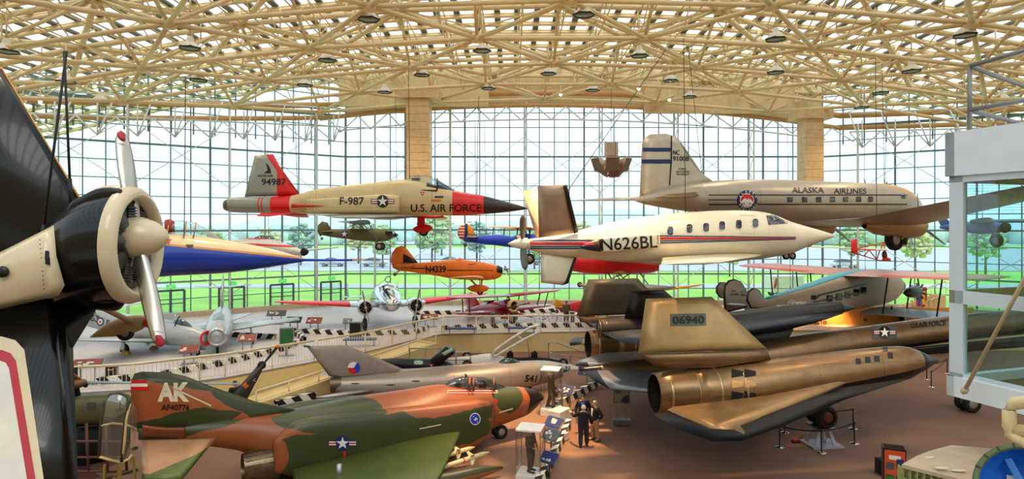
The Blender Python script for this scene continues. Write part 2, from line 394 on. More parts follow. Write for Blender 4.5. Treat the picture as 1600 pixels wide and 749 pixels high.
    def text(s, body, px, py, wpx, hpx, m, y=-.5, targets=None, rot=0.0, bold=.015, slant=0.0, side=-1, name='lettering', parent=None, off=.02):
        return s.decal(name, px, py, [(text_tris(body, bold, slant), m)], wpx, hpx, y, targets, side, rot, parent, off)
    def cables(s, pts, label, top=None):
        for i, (px, py, tx, ty, y) in enumerate(pts):
            a = s.world(s(px, py, y)); Yt = a.y; b = P(tx, ty, Yt)
            k = thing('suspension_cable', label[i] if isinstance(label, (list, tuple)) else label, 'cable', a)
            MB().tube((0, 0, 0), b - a, .014, n=5).obj('wire', CABLE, k)
            MB().tube((0, 0, 0), (b - a).normalized() * .3, .02, n=6).obj('turnbuckle', CABLE, k)
# ================================================================ the hall
L0, L1 = V((-15, 57.7, 0)), V((-50, 31.6, 0)); R0, R1 = V((28, 57.7, 0)), V((66, 31, 0)); DZ = 1.3
M_FLOOR = mat('brown_carpet', '#86634d', .8, var=.14, scale=.5, bump=.15, bscale=90)
M_DECK = mat('pale_deck_floor', '#c2bab8', .45, var=.06, scale=.5)
M_YWALL = mat('ochre_wall_paint', '#dec68c', .7, var=.05); M_FRAME = mat('window_frame_metal', '#7b909b', .4, .2); M_STEEL = mat('cream_truss_paint', '#ecd3a0', .45, var=.05)
M_PALE = mat('pale_truss_paint', '#e3ebea', .45); M_BAND = mat('tan_fascia_paint', '#d6a468', .55, var=.06); M_PANEL = mat('cream_panel_paint', '#e2cc98', .6)
M_SLAT = mat('roof_slat_metal', '#6a6a62', .5, .3)
def sag(x): return .003 * (x - 3) ** 2
mb = MB(); mb.quad((-90, -14, 0), (100, -14, 0), (100, 57.7, 0), (-90, 57.7, 0)); struct(mb.obj('floor', M_FLOOR))

# ---- glass walls: panes, mullions, ladder trusses
def glass_wall(name, A, B, z0, zt, step, frit):
    d = B - A; n = max(1, round(d.length / step)); u = d.normalized(); nr = V((-u.y, u.x, 0))
    if nr.y > 0: nr = -nr
    fr = MB(); pane = MB(); tops = []
    for i in range(n + 1):
        p = A.lerp(B, i / n); z = zt(p, i / n); tops.append(z); w = .085 if i % 4 else .15
        fr.box((p.x, p.y, (z0 + z) / 2), (w, w, z - z0), math.atan2(u.y, u.x))
    k = 0
    while True:
        z = z0 + .05 + k * 1.32
        if z > max(tops): break
        run = [i for i in range(n + 1) if tops[i] >= z]
        if len(run) > 1:
            p, q = A.lerp(B, run[0] / n), A.lerp(B, run[-1] / n); hh = .15 if k in (2, 5, 10) else .07
            fr.bar((p.x, p.y, z), (q.x, q.y, z), .09, hh)
        k += 1
    for i in range(n):
        p, q = A.lerp(B, i / n), A.lerp(B, (i + 1) / n)
        pane.quad((p.x, p.y, z0), (q.x, q.y, z0), (q.x, q.y, tops[i + 1]), (p.x, p.y, tops[i]))
        fr.bar((p.x, p.y, tops[i]), (q.x, q.y, tops[i + 1]), .2, .22)
    f = struct(fr.obj(name, M_FRAME)); pane.obj('glass_pane', frit, f)
    tr = MB()
    for i in range(2, n, 5):                   # white ladder trusses standing inside the glass
        p = A.lerp(B, i / n) + nr * .25; z = tops[i]; q = p + nr * .75 + u * .15
        tr.tube((p.x, p.y, z0), (p.x, p.y, z), .07); tr.tube((q.x, q.y, z0), (q.x, q.y, z), .07); zz = z0 + .2; s = 0
        while zz + 1.3 < z:
            a, b = (p, q) if s % 2 else (q, p); tr.tube((a.x, a.y, zz), (b.x, b.y, zz + 1.3), .035, n=5); zz += 1.3; s += 1
    for i in range(2, n - 5, 5):               # star ties between the trusses
        for zc in (z0 + 4.0, z0 + 12.5):
            a = A.lerp(B, i / n) + nr * .5; b = A.lerp(B, (i + 5) / n) + nr * .5
            if zc + 2.7 > min(tops[i], tops[i + 5]): continue
            tr.tube((a.x, a.y, zc - 2.5), (b.x, b.y, zc + 2.5), .03, n=5); tr.tube((a.x, a.y, zc + 2.5), (b.x, b.y, zc - 2.5), .03, n=5)
    t = struct(tr.obj('trim_' + name[-1], M_PALE)); return f
gl_far = glassy('hall_glass', (.90, .975, 1.0, 1), .03, .05, .05, (.9, .97, 1, 1), (9.2, 14.6, .22))
glass_wall('window_1', L0, R0, DZ, lambda p, t: 19.3 - sag(p.x), 1.33, gl_far)
glass_wall('window_2', L0, L1, DZ, lambda p, t: 18.2 - 1.2 * t, 1.42, gl_far)
glass_wall('window_3', R0, R1, DZ, lambda p, t: 17.2 - .8 * t, 1.42, gl_far)
# ---- wall strip over the glass, fascia pipes
def strip(name, A, B, za, zb, m, n=30, off=0.0):
    mb = MB(); d = (B - A); u = d.normalized(); nr = V((-u.y, u.x, 0)); nr = -nr if nr.y > 0 else nr
    for i in range(n):
        p, q = A.lerp(B, i / n) + nr * off, A.lerp(B, (i + 1) / n) + nr * off
        mb.quad((p.x, p.y, za(p)), (q.x, q.y, za(q)), (q.x, q.y, zb(q)), (p.x, p.y, zb(p)))
    return struct(mb.obj(name, m))
strip('wall_back', L0, R0, lambda p: 19.3 - sag(p.x), lambda p: 22.9 - sag(p.x), M_PANEL)
strip('wall_left', L0, L1, lambda p: 17 if p.x < -49 else 17.0 + 1.2 * (p.x + 50) / 35, lambda p: 22.9 - sag(p.x), gl_far)
strip('wall_right', R0, R1, lambda p: 17.2 - .8 * (p.x - 28) / 38, lambda p: max(22.9 - sag(p.x), 16.6), gl_far)
for nm, A, B in (('trim_10', L0, L1), ('trim_11', R0, R1)):
    mb = MB(); n = 28; u = (B - A).normalized()
    for i in range(n + 1): p = A.lerp(B, i / n); mb.bar((p.x, p.y, 15.5), (p.x, p.y, max(16.6, 22.9 - sag(p.x))), .09, .09)
    for z in (18.6, 19.9, 21.2):
        for i in range(n): p, q = A.lerp(B, i / n), A.lerp(B, (i + 1) / n); mb.bar((p.x, p.y, min(z, 22.8 - sag(p.x))), (q.x, q.y, min(z, 22.8 - sag(q.x))), .08, .08)
    struct(mb.obj(nm, M_FRAME))
mb = MB()
for z, r in ((19.0, .2), (20.1, .26)):
    mb.path([(x, 56.6, z - sag(x)) for x in range(-17, 31, 2)], r, 8)
    mb.path([V((-16, 56.6, z - sag(-16))).lerp(V((-47, 33.2, z - 3.9)), t / 12) + V((0, 0, -1.9 * (t / 12) * (1 - t / 12) + .0)) for t in range(13)], r, 8)
    mb.path([V((29, 56.6, z - sag(29))).lerp(V((62, 33.0, z - 4.2)), t / 12) for t in range(13)], r, 8)
struct(mb.obj('trim_4', M_BAND))

mb = MB(); mb.box((0, -13.8, 10), (190, .3, 20)); struct(mb.obj('wall_rear_added', M_YWALL))  # unseen rear and side walls added to cut the ambient light
mb = MB(); mb.box((-62, 8, 9), (.3, 44, 18)); struct(mb.obj('wall_side_left_added', M_YWALL)); mb = MB(); mb.box((72, 8, 9), (.3, 46, 18)); struct(mb.obj('wall_side_right_added', M_YWALL))
# ---- vaulted roof: translucent sheet, slats, purlins, space frame
roof = MB(); xs = list(range(-56, 63, 3)); zr = lambda x: 22.9 - sag(x)
for a, b in zip(xs, xs[1:]): roof.quad((a, -12, zr(a)), (b, -12, zr(b)), (b, 59.5, zr(b)), (a, 59.5, zr(a)))
m = bpy.data.materials.new('roof_skylight'); m.use_nodes = True; n_ = m.node_tree.nodes; l_ = m.node_tree.links; n_.remove(n_['Principled BSDF'])
t1 = n_.new('ShaderNodeBsdfTransparent'); t1.inputs[0].default_value = (.92, .96, 1, 1); t2 = n_.new('ShaderNodeBsdfTranslucent'); t2.inputs[0].default_value = (.95, .95, .92, 1)
m1 = n_.new('ShaderNodeMixShader'); m1.inputs[0].default_value = .45; l_.new(t1.outputs[0], m1.inputs[1]); l_.new(t2.outputs[0], m1.inputs[2]); l_.new(m1.outputs[0], n_['Material Output'].inputs[0])
ceil = struct(roof.obj('ceiling', m))
sl = MB(); x = -55.0
while x < 62: sl.bar((x, -12, zr(x) - .12), (x, 59.4, zr(x) - .12), .42, .12); x += 1.35
sl.obj('roof_slat', M_SLAT, ceil)
pu = MB(); y = 14.5
while y < 59:
    pu.path([(x, y, zr(x) - .38) for x in range(-55, 62, 3)], .13, 4); pu.path([(x, y, zr(x) - .22) for x in range(-55, 62, 3)], .08, 4); y += 1.9
pu.obj('purlin', M_STEEL, ceil)
def inside(x, y, e=0.0):
    if y > 57.2 + e: return False
    a = L1 - L0; b = V((x, y, 0)) - L0
    if a.x * b.y - a.y * b.x > e * a.length and x < -15: pass
    fl = 57.7 + (x + 15) * (57.7 - 31.6) / 35 if x < -15 else 99; frr = 57.7 - (x - 28) * (57.7 - 31) / 38 if x > 28 else 99
    return y < min(fl, frr) - .6 + e
low, upn = {}, {}
for j in range(-1, 8):
    Y = 18.5 + 6.05 * j
    for i in range(-7, 8):
        X = -2 + 9.6 * i + (0 if j % 2 else 4.8)
        if inside(X, Y): low[(j, i)] = V((X, Y, 19.2 - sag(X)))
        X2, Y2 = X + 4.8, Y + 2.0
        if inside(X2, Y2, .5): upn[(j, i)] = V((X2, Y2, 21.7 - sag(X2)))
tb = MB()
def nxt(j, i): return ((j + 1, i), (j + 1, i - 1)) if not j % 2 else ((j + 1, i), (j + 1, i + 1))
diag, chord, up_ = MB(), MB(), MB()
for (j, i), p in low.items():
    if (j, i + 1) in low: chord.tube(p, low[(j, i + 1)], .13)
    a, b = ((j + 1, i), (j + 1, i + 1)) if not j % 2 else ((j + 1, i - 1), (j + 1, i))
    for k in (a, b):
        if k in low: chord.tube(p, low[k], .13)
    chord.lathe([(-.25, .05), (-.22, .32), (.0, .36), (.25, .3)], p, 'Z', 10)
for (j, i), p in upn.items():
    if (j, i + 1) in upn: up_.tube(p, upn[(j, i + 1)], .17)
    a, b = ((j + 1, i), (j + 1, i + 1)) if not j % 2 else ((j + 1, i - 1), (j + 1, i))
    for k in (a, b):
        if k in upn: up_.tube(p, upn[k], .17)
    up_.lathe([(-.3, .1), (-.2, .3), (.2, .3), (.5, .2)], p, 'Z', 8)
    up_.tube(p, p + V((0, 0, 1.0)), .1)
    for q in low.values():
        if (q - p).xy.length < 5.4: diag.tube(q, p, .10)
        elif (q - p).xy.length < 6.6: diag.tube(q, p, .075)
# second, lighter layer of bracing (secondary trusses)
for (j, i), p in upn.items():
    for q in upn.values():
        d = (q - p).xy.length
        if 8.5 < d < 10.5 and q.x > p.x and abs(q.y - p.y) < .1:
            m_ = (p + q) / 2 + V((0, 0, -1.2)); diag.tube(p, m_, .05, n=6); diag.tube(q, m_, .05, n=6); diag.tube((p + q) / 2, m_, .05, n=6)
            for t in (.25, .75): diag.tube(p.lerp(q, t) + V((0, 0, .8)), p.lerp(m_, 2 * t) if t < .5 else m_.lerp(q, 2 * t - 1), .045, n=6)
for k in range(-17, 21):                       # light joists running from front to back under the roof
    x = k * 2.4 + .6; y = 20.0; s_ = 0
    while inside(x, y + 2.0):
        z0_, z1_ = 20.35 - sag(x), 21.6 - sag(x)
        diag.tube((x, y, z0_ if s_ % 2 else z1_), (x, y + 2.0, z1_ if s_ % 2 else z0_), .04, n=5); diag.tube((x, y, z0_), (x, y + 2.0, z0_), .045, n=5); diag.tube((x, y, z1_), (x, y + 2.0, z1_), .045, n=5); y += 2.0; s_ += 1
fr = struct(chord.obj('trim_5', M_STEEL)); up_.obj('upper_chord', M_STEEL, fr); diag.obj('diagonal_strut', M_STEEL, fr)
# end wall truss across the glass
et = MB()
for k in range(-6, 12):
    x = k * 2.6 - 0.5; z = 19.0 - sag(x); et.tube((x, 56.2, z - .2), (x + 1.3, 55.2, z - 1.5), .06, n=6); et.tube((x + 2.6, 56.2, 18.8 - sag(x + 2.6)), (x + 1.3, 55.2, z - 1.5), .06, n=6)
et.path([(x * .5, 55.2, 17.5 - sag(x * .5)) for x in range(-30, 58, 4)], .07, 6)
for sgn, (A_, B_) in ((-1, (V((-15, 56, 17.0)), V((-46, 33.4, 15.2)))), (1, (V((29, 55, 16.4)), V((60, 33.4, 14.6))))):
    for k in range(16):
        a, b = A_.lerp(B_, k / 16), A_.lerp(B_, (k + 1) / 16); c_ = (a + b) / 2 + V((-sgn * .9, -1.2, -1.5)); up1 = V((0, 0, 1.6))
        et.tube(a, b, .07, n=6); et.tube(a, c_, .06, n=6); et.tube(b, c_, .06, n=6); et.tube(a + up1, c_, .06, n=6); et.tube(a + up1, b + up1, .07, n=6); et.tube(c_ + up1 * 1.4, c_, .05, n=6)
struct(et.obj('trim_6', M_PALE))
# hanging column casings and the panels over them
def casing(name, px, Y, w, z0, z1):
    c = P(px, 350, Y); mb = MB(); z = z0
    while z < z1: mb.box((c.x, c.y, min(z + .62, z1) - .31), (w, w, .6)); z += .63
    mb.box((c.x, c.y, (z0 + z1) / 2), (w * .96, w * .96, z1 - z0)); mb.box((c.x, c.y, z1 - .3), (w * 1.9, w * 1.3, .7)); return struct(mb.obj(name, mat('column_tile', '#e2c391', .5)))
casing('trim_7', 655, 53, 1.9, 9.9, 19.4); casing('trim_8', 1266, 52, 1.5, 11.0, 17.6)
mb = MB(); mb.box((-8.5, 55.6, 20.0), (13, .4, 2.6)); mb.box((18, 55.6, 19.2), (13, .4, 2.2)); struct(mb.obj('trim_9', M_PANEL))

# ---- ceiling lamps
LP = [(10, 80), (297, 75), (511, 94), (103, 128), (310, 125), (476, 133), (157, 158), (576, 30), (912, 23), (753, 79), (999, 87), (659, 117), (857, 115), (1048, 126), (601, 144), (926, 141), (763, 138), (1212, 61), (1508, 55), (1424, 111), (1212, 113), (1376, 145), (1346, 168), (1565, 156), (1078, 151)]
M_LSH = mat('lamp_shade_enamel', '#e8dcc0', .4); M_LF = mat('lamp_lens', '#5a4638', .25, emit=.15)
def lamp():
    t = thing('high_bay_lamp', '', 'ceiling lamp', (0, 0, 0), 0, 'high bay lamps under the roof truss')
    MB().lathe([(.62, .10), (.55, .16), (.34, .2), (.30, .30), (.02, .52), (0, .54)], (0, 0, 0), 'Z', 14, cap=False).obj('lamp_shade', M_LSH, t)
    MB().lathe([(-.06, .50), (-.06, .57), (.02, .57)], (0, 0, 0), 'Z', 6, cap=False).obj('rim', mat('lamp_rim', '#2e2a26', .5), t)
    MB().lathe([(-.04, .02), (-.04, .50), (-.02, .52)], (0, 0, 0), 'Z', 6).obj('lens', M_LF, t)
    MB().tube((0, 0, .6), (0, 0, 2.2), .04, n=6).obj('stem', M_STEEL, t)
    return t
lamp0 = lamp(); lamps = []
def where(px): return 'left' if px < 540 else 'middle' if px < 1090 else 'right'
order = sorted(LP, key=lambda q: (where(q[0]), q[1]))
cnt = {}
NUM = ['highest', 'second highest', 'third highest', 'fourth highest', 'fifth highest', 'sixth highest', 'seventh highest', 'eighth highest', 'ninth highest', 'tenth highest', 'eleventh highest']
for px, py in order:
    X = 0.0
    for _ in range(5):
        zl = 18.9 - sag(X); Yl = min((zl - H) * F / (HZ - py), 52); X = (px - 800) / F * Yl; zl = H + (HZ - py) / F * Yl
    w_ = where(px); k = cnt.get(w_, 0); cnt[w_] = k + 1
    lb = 'hexagonal high bay lamp, %s in the %s third of the roof' % (NUM[k], w_)
    if not lamps: lamp0.location = (X, Yl, zl); lamp0['label'] = lb; o = lamp0
    else: o = dup(lamp0, (X, Yl, zl), 0, lb)
    lamps.append(o)
    ld = bpy.data.lights.new('lamp_light', 'SPOT'); ld.energy = LAMP_W; ld.color = (1.0, .74, .45); ld.shadow_soft_size = .5; ld.spot_size = 2.3; ld.spot_blend = .7
    lo = bpy.data.objects.new('lamp_light', ld); C.objects.link(lo); lo.parent = o; lo.location = (0, 0, -.1)
M_BULB = mat('lit_spot_bulb', '#ffd9a0', .4, emit=14)
for k, (X, Yl, nm, en, sz) in enumerate([(2.4, 25.6, 'straight over the visitors', 11000, .95), (-7.5, 21, 'over the camouflaged jet', 900, 1.5), (9.5, 21.5, 'over the huge metal jet', 900, 1.5), (-7, 8.5, 'over the near black and cream airplane', 450, 1.8), (17, 22, 'over the wheel stand', 500, 1.5)]):  # unseen lamps added to throw warm light on visitors and aircraft
    o = dup(lamp0, (X, Yl, 18.9 - sag(X)), 0, 'added unseen hexagonal high bay lamp ' + nm); lamps.append(o)
    ld = bpy.data.lights.new('lamp_light', 'SPOT'); ld.energy = en * 2.2; ld.color = (1.0, .60, .28) if k == 0 else (1.0, .66, .36); ld.shadow_soft_size = .5; ld.spot_size = sz; ld.spot_blend = .8
    lo = bpy.data.objects.new('lamp_light', ld); C.objects.link(lo); lo.parent = o; lo.location = (0, 0, -.1)
for k, (px, py, Y, tx) in enumerate([(148, 135, 44, 'left of the hanging propeller plane cable'), (36, 163, 40, 'at the far left edge of the roof'), (63, 159, 41, 'second from the far left edge of the roof'), (876, 148, 50, 'near the middle of the far truss'), (998, 139, 50, 'left of the right column casing'), (1046, 156, 50, 'nearest the right column casing'), (778, 131, 50, 'above the hanging horn cluster')]):
    t = thing('spot_bulb', 'small glowing spot lamp in the truss %s' % tx, 'spot lamp', P(px, py, Y), 0, 'glowing spot lamps in the truss')
    MB().ball((0, 0, 0), .11, 10).obj('bulb', M_BULB, t); MB().lathe([(.05, .13), (.25, .1), (.3, .04), (.9, .03)], (0, 0, 0), 'Z', 10).obj('holder', M_STEEL, t)

# ---- raised deck, front wall, ramp
edge = [G(px, py, DZ) for px, py in ((60, 621), (100, 615), (205, 609), (310, 595), (350, 590), (490, 565), (570, 550), (650, 530), (690, 522))] + [V((1.9, 42.6, DZ)), V((5.9, 42.9, DZ)), V((14, 43.2, DZ)), V((24, 43.4, DZ)), V((50, 42.0, DZ))]
edge[0] = V((-26, 26.0, DZ)); edge[0].z = DZ
back = [V((50, 42.3, DZ)), V((28, 57.7, DZ)), V((-15, 57.7, DZ)), V((-38.5, 40.2, DZ)), V((-38, 27, DZ))]
mb = MB(); ring = edge + back; mb.prism(ring, (0, 0, -.12)); struct(mb.obj('floor_deck', M_DECK))
mb = MB()
for a, b in zip(edge, edge[1:]): mb.quad((a.x, a.y, 0), (b.x, b.y, 0), (b.x, b.y, DZ - .02), (a.x, a.y, DZ - .02))
struct(mb.obj('wall_deck', M_YWALL))
mb = MB()
for p, q in ((L0, L1), (L0, R0), (R0, R1)):
    a, b = V((p.x, p.y - .6, DZ + .2)), V((q.x, q.y - .6, DZ + .2)); mb.bar(a, b, .6, .4)
struct(mb.obj('baseboard_back', mat('sill_stone', '#b9a98e', .6)))
# ramp in front of the deck wall
ra, rb = [V((-13.6, 28.0, 0)), V((-5.0, 38.4, 0))]; n_r = V((.77, -.64, 0)); mb = MB()
i0, i1 = V((-13.9, 28.9, 0)), V((-5.9, 39.6, 0)); o0, o1 = i0 + n_r * 1.7, i1 + n_r * 1.7
mb.prism([i0 + V((0, 0, .02)), o0 + V((0, 0, .02)), o1 + V((0, 0, 1.2)), i1 + V((0, 0, 1.2))], (0, 0, -.1))
for a, b in ((o0, o1),):
    mb.prism([a, b, b + V((0, 0, 1.35)), a + V((0, 0, .2))], n_r * .15)
mb.prism([o1, i1, i1 + V((0, 0, 1.3)), o1 + V((0, 0, 1.3))], (.1, .1, 0))
struct(mb.obj('floor_ramp', M_YWALL))
M_RAIL = mat('cream_rail_paint', '#efe0bd', .4)
def railing(name, pts, label, h=1.08, pick=.16, group=None, m=None, rails=(.95, .1)):
    t = thing(name, label, 'railing', pts[0], 0, group); m = m or M_RAIL; o = pts[0]; pk = MB(); rl = MB(); np_ = 0
    P_ = [p - o for p in pts]
    for a, b in zip(P_, P_[1:]):
        d = b - a; n = max(1, round(d.length / 2.0))
        for i in range(n + (1 if b is P_[-1] else 0)):
            p = a.lerp(b, i / n); MB().tube(p, p + V((0, 0, h)), .035, n=8).obj('post', m, t); np_ += 1
        if pick:
            k = int(d.length / pick)
            for i in range(k): p = a.lerp(b, (i + .5) / k); pk.bar(p + V((0, 0, .1)), p + V((0, 0, h - .12)), .02, .02)
    rl.path([p + V((0, 0, h)) for p in P_], .045, 8)
    for z in rails: rl.path([p + V((0, 0, z * h)) for p in P_], .022, 6)
    rl.obj('handrail', m, t)
    if pick: pk.obj('balusters', m, t)
    return t
e2 = [p + V((0, .12, .0)) for p in edge]
railing('deck_railing', e2[1:6], 'long cream picket railing along the left deck in front of the jets')
railing('deck_railing', [e2[5] + V((.12, .1, 0))] + e2[6:9], 'cream picket railing along the deck in front of the silver twin')
railing('deck_railing', [V((-4.5, 42.2, DZ)), V((1.9, 42.75, DZ)), V((5.9, 43.05, DZ))], 'cream picket railing in front of the dark red biplane')
railing('ramp_railing', [o0.lerp(o1, .12) + V((0, 0, .38)), o0.lerp(o1, .5) + V((0, 0, .75)), o1 + V((0, 0, 1.35))], 'low cream handrail sloping up the ramp wall behind the grey delta jet', .5, 0)

# hazard kerbs
M_HAZ = striped('hazard_stripes', '#f0eada', '#17171a', .42)
def kerb(pts, label, w=.22, h=.3, group='striped hazard kerbs'):
    mb = MB(); me_uv = []; s = 0.0
    for a, b in zip(pts, pts[1:]):
        d = b - a; l = d.length; nn = V((-d.y, d.x, 0)).normalized() * w / 2; z = V((0, 0, h))
        for q in ([a - nn, b - nn, b - nn + z, a - nn + z], [a + nn, b + nn, b + nn + z, a + nn + z], [a - nn + z, b - nn + z, b + nn + z, a + nn + z]):
            f = mb.quad(*q); f.smooth = False; me_uv.append((s, s + l))
        s += l
    b_ = mb.b; b_.faces.ensure_lookup_table(); uv = b_.loops.layers.uv.new('uv')
    for f, (s0, s1) in zip(b_.faces, me_uv):
        for lp, (u, v_) in zip(f.loops, ((s0, 0), (s1, 0), (s1, h), (s0, h))): lp[uv].uv = (u, v_)
    me = bpy.data.meshes.new('hazard_kerb'); b_.to_mesh(me); b_.free(); me.materials.append(M_HAZ); o = bpy.data.objects.new('hazard_kerb', me); C.objects.link(o); return tag(o, label, 'kerb', group)
GD = lambda px, py: G(px, py, DZ)
kerb([GD(150, 601), GD(240, 592), GD(345, 572), GD(440, 549), GD(470, 536)], 'striped kerb behind the left picket railing below the jets')
kerb([GD(476, 534), GD(462, 524), GD(430, 530), GD(355, 526)], 'striped kerb curling round the green kiosk on the deck')
kerb([GD(455, 520), GD(560, 525), GD(650, 522), GD(668, 515)], 'striped kerb in front of the silver twin with red wings')
kerb([GD(645, 492), GD(760, 491), GD(935, 486)], 'striped kerb along the glass behind the dark red biplane')
kerb([GD(690, 516), GD(760, 513), GD(935, 511)], 'striped kerb in front of the dark red biplane')
kerb([G(868, 640), G(900, 622), G(936, 602)], 'striped kerb on the brown floor behind the taller pilot display case', .22, .35)
kerb([G(838, 770), G(862, 725), G(889, 668)], 'striped kerb on the brown floor beside the nearer pilot display case', .22, .35)
kerb([G(430, 640), G(492, 625)], 'short striped kerb under the tail of the grey delta jet', .22, .4)

# low gallery wall under the far right deck with warm picture lights
mb = MB(); mb.box((25, 45.9, 1.0), (16, .3, 3.0)); struct(mb.obj('wall_gallery', mat('gallery_wall_paint', '#d99a4c', .7)))
M_PIC = mat('picture_print', '#7a4a2c', .6, var=.5, scale=6); M_PF = mat('picture_frame_wood', '#e8cf9c', .5)
for k, (px, py, w, h) in enumerate([(1248, 509, .45, .5), (1276, 508, .55, .5), (1289, 505, .4, .5), (1327, 512, .55, .4), (1352, 500, .4, .35), (1262, 508, .25, .5)]):
    c = P(px, py, 45.7); t = thing('framed_picture', 'framed picture on the orange lit gallery wall, %s from the left' % ['first', 'third', 'fourth', 'fifth', 'sixth', 'second'][k], 'picture', c, 0, 'pictures on the gallery wall')
    MB().box((0, 0, 0), (w, .05, h)).obj('frame', M_PF, t); MB().box((0, -.03, 0), (w * .75, .02, h * .72)).obj('print', M_PIC, t)
for x in (19.5, 23.0, 26.5):
    ld = bpy.data.lights.new('picture_light', 'SPOT'); ld.energy = 260; ld.color = (1, .55, .2); ld.spot_size = 2.0; ld.spot_blend = .8; ld.shadow_soft_size = .1
    lt = thing('picture_spot_lamp', 'small black track spot over the gallery wall, %s' % {19.5: 'leftmost of three', 23.0: 'middle one of three', 26.5: 'rightmost of three'}[x], 'spot lamp', (x, 44.6, 2.75), 0, 'track spots over the gallery wall')
    MB().tube((0, 0, 0), (0, .15, -.25), .05).obj('lamp_can', BLACK, lt); MB().tube((0, 0, 0), (0, 1.2, -.2), .02, n=6).obj('arm', BLACK, lt)
    lo = bpy.data.objects.new('lamp_light', ld); C.objects.link(lo); lo.parent = lt; lo.location = (0, .15, -.3); lo.rotation_euler = (math.radians(42), 0, 0)

# glass doors in the left wall with green exit signs
M_DOOR = mat('door_frame_metal', '#5b6a74', .4, .5); M_EXIT = mat('exit_sign_green', '#28b34a', .5, emit=.9)
dl = (L1 - L0).normalized()
for k, (px, w) in enumerate([(265, 1.9), (360, 1.9), (438, 1.9), (514, 1.8)]):
    r = V(((px - 800) / F, 1, 0)); t_ = (L0.x * dl.y - L0.y * dl.x) / (r.x * dl.y - r.y * dl.x); c = r * t_ + V((.30, -.42, DZ)); u = dl
    d = MB(); a, b = c - u * w / 2, c + u * w / 2; z = V((0, 0, 2.1))
    for p in (a, c, b): d.bar(p, p + z, .14, .14)
    d.bar(a + z, b + z, .14, .16); d.bar(a + V((0, 0, .08)), b + V((0, 0, .08)), .1, .16); d.bar(a + V((0, 0, 1.1)), b + V((0, 0, 1.1)), .06, .08)
    o = struct(d.obj('door_%d' % (k + 1), M_DOOR)); g = MB(); g.quad(a + V((0, 0, .1)), b + V((0, 0, .1)), b + z, a + z); g.obj('glass_pane', glassy('door_glass', (.86, .95, .95, 1), .05), o)
    e = thing('exit_sign', 'green exit sign over the glass doors, %s from the left' % ['first', 'second', 'third', 'fourth'][k], 'sign', c + V((.1, -.15, 2.42)), math.atan2(u.y, u.x) + PI, 'green exit signs')
    MB().box((0, 0, 0), (.62, .1, .32)).obj('case', M_EXIT, e); tb_ = MB(); flat_text(tb_, 'EXIT', (0, -.06, 0), (1, 0, 0), (0, 0, 1), .46, .2); tb_.obj('lettering', WHITE, e)

# ================================================================ outside
M_GRASS = mat('lawn_grass', '#8fce48', .8, var=.18, scale=.25); M_ROAD = mat('parking_asphalt', '#a9b4bd', .8, var=.06, scale=.2)
OZ = DZ - .3
mb = MB(); mb.quad((-260, 58.0, OZ), (260, 58.0, OZ), (260, 700, OZ - 1.5), (-260, 700, OZ - 1.5)); mb.quad((-260, 20, OZ), (-51, 20, OZ), (-51, 58, OZ), (-260, 58, OZ)); mb.quad((67, 20, OZ), (260, 20, OZ), (260, 58, OZ), (67, 58, OZ))
mb.quad((-51, 31, OZ), (-15.4, 58, OZ), (-51, 58, OZ), (-51, 40, OZ)); mb.quad((67, 31, OZ), (67, 58, OZ), (28.4, 58, OZ), (60, 36, OZ))
lawn = struct(mb.obj('ground_lawn', M_GRASS))
mb = MB(); mb.box((0, 150, OZ), (500, 96, .12)); mb.box((0, 77, OZ), (500, 4.5, .08)); mb.box((0, 262, OZ - .5), (600, 60, .4)); struct(mb.obj('road', M_ROAD))
mb = MB()
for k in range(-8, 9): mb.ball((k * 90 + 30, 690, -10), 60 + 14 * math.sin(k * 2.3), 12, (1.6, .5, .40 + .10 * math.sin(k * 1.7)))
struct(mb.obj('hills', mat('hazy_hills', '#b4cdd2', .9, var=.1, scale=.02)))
M_LEAF = mat('tree_leaves', '#7fa069', .9, var=.35, scale=1.2); M_BARK = mat('tree_bark', '#6b5a4c', .9)
rt = random.Random(3)
def tree(x, y, h, label, col):
    t = thing('broadleaf_tree', label, 'tree', (x, y, OZ - .2), 0, 'trees beyond the glass'); b = MB()
    for k in range(130):
        a = rt.uniform(0, 2 * PI); e = rt.uniform(-1, 1); r = h * .3 * rt.uniform(.55, 1.0); q = V((math.cos(a) * math.sqrt(1 - e * e) * r, math.sin(a) * math.sqrt(1 - e * e) * r, h * .62 + e * r * 1.15))
        s = h * rt.uniform(.03, .075); b.ball(q, s, 4, (rt.uniform(.7, 1.4), rt.uniform(.7, 1.4), rt.uniform(.5, .9)))
    b.obj('foliage', col, t); w = MB(); w.tube((0, 0, 0), (0, 0, h * .55), h * .022, h * .014)
    for k in range(5):
        a = k * 1.26; w.tube((0, 0, h * (.3 + .05 * k)), (math.cos(a) * h * .2, math.sin(a) * h * .2, h * (.55 + .05 * k)), h * .01, h * .005, n=6)
    w.obj('trunk', M_BARK, t)
cols = [mat('leaves_green', '#9fbf90', .9, var=.2, scale=1.2), mat('leaves_gold', '#c3c594', .9, var=.2, scale=1.2), mat('leaves_dark', '#8fb3a6', .9, var=.2, scale=1.2)]  # leaf colours paled, outdoor haze is mixed into them
tl_ = MB(); rq = random.Random(11)
for k in range(260):
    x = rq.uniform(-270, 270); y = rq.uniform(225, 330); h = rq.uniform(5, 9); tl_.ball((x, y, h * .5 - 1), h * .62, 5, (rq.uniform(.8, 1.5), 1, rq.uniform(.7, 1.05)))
o = tl_.obj('distant_trees', mat('distant_tree_haze', '#9dbcb4', .95, var=.22, scale=.12)); tag(o, 'hazy band of far trees beyond the parking lot', 'trees', kind='stuff')
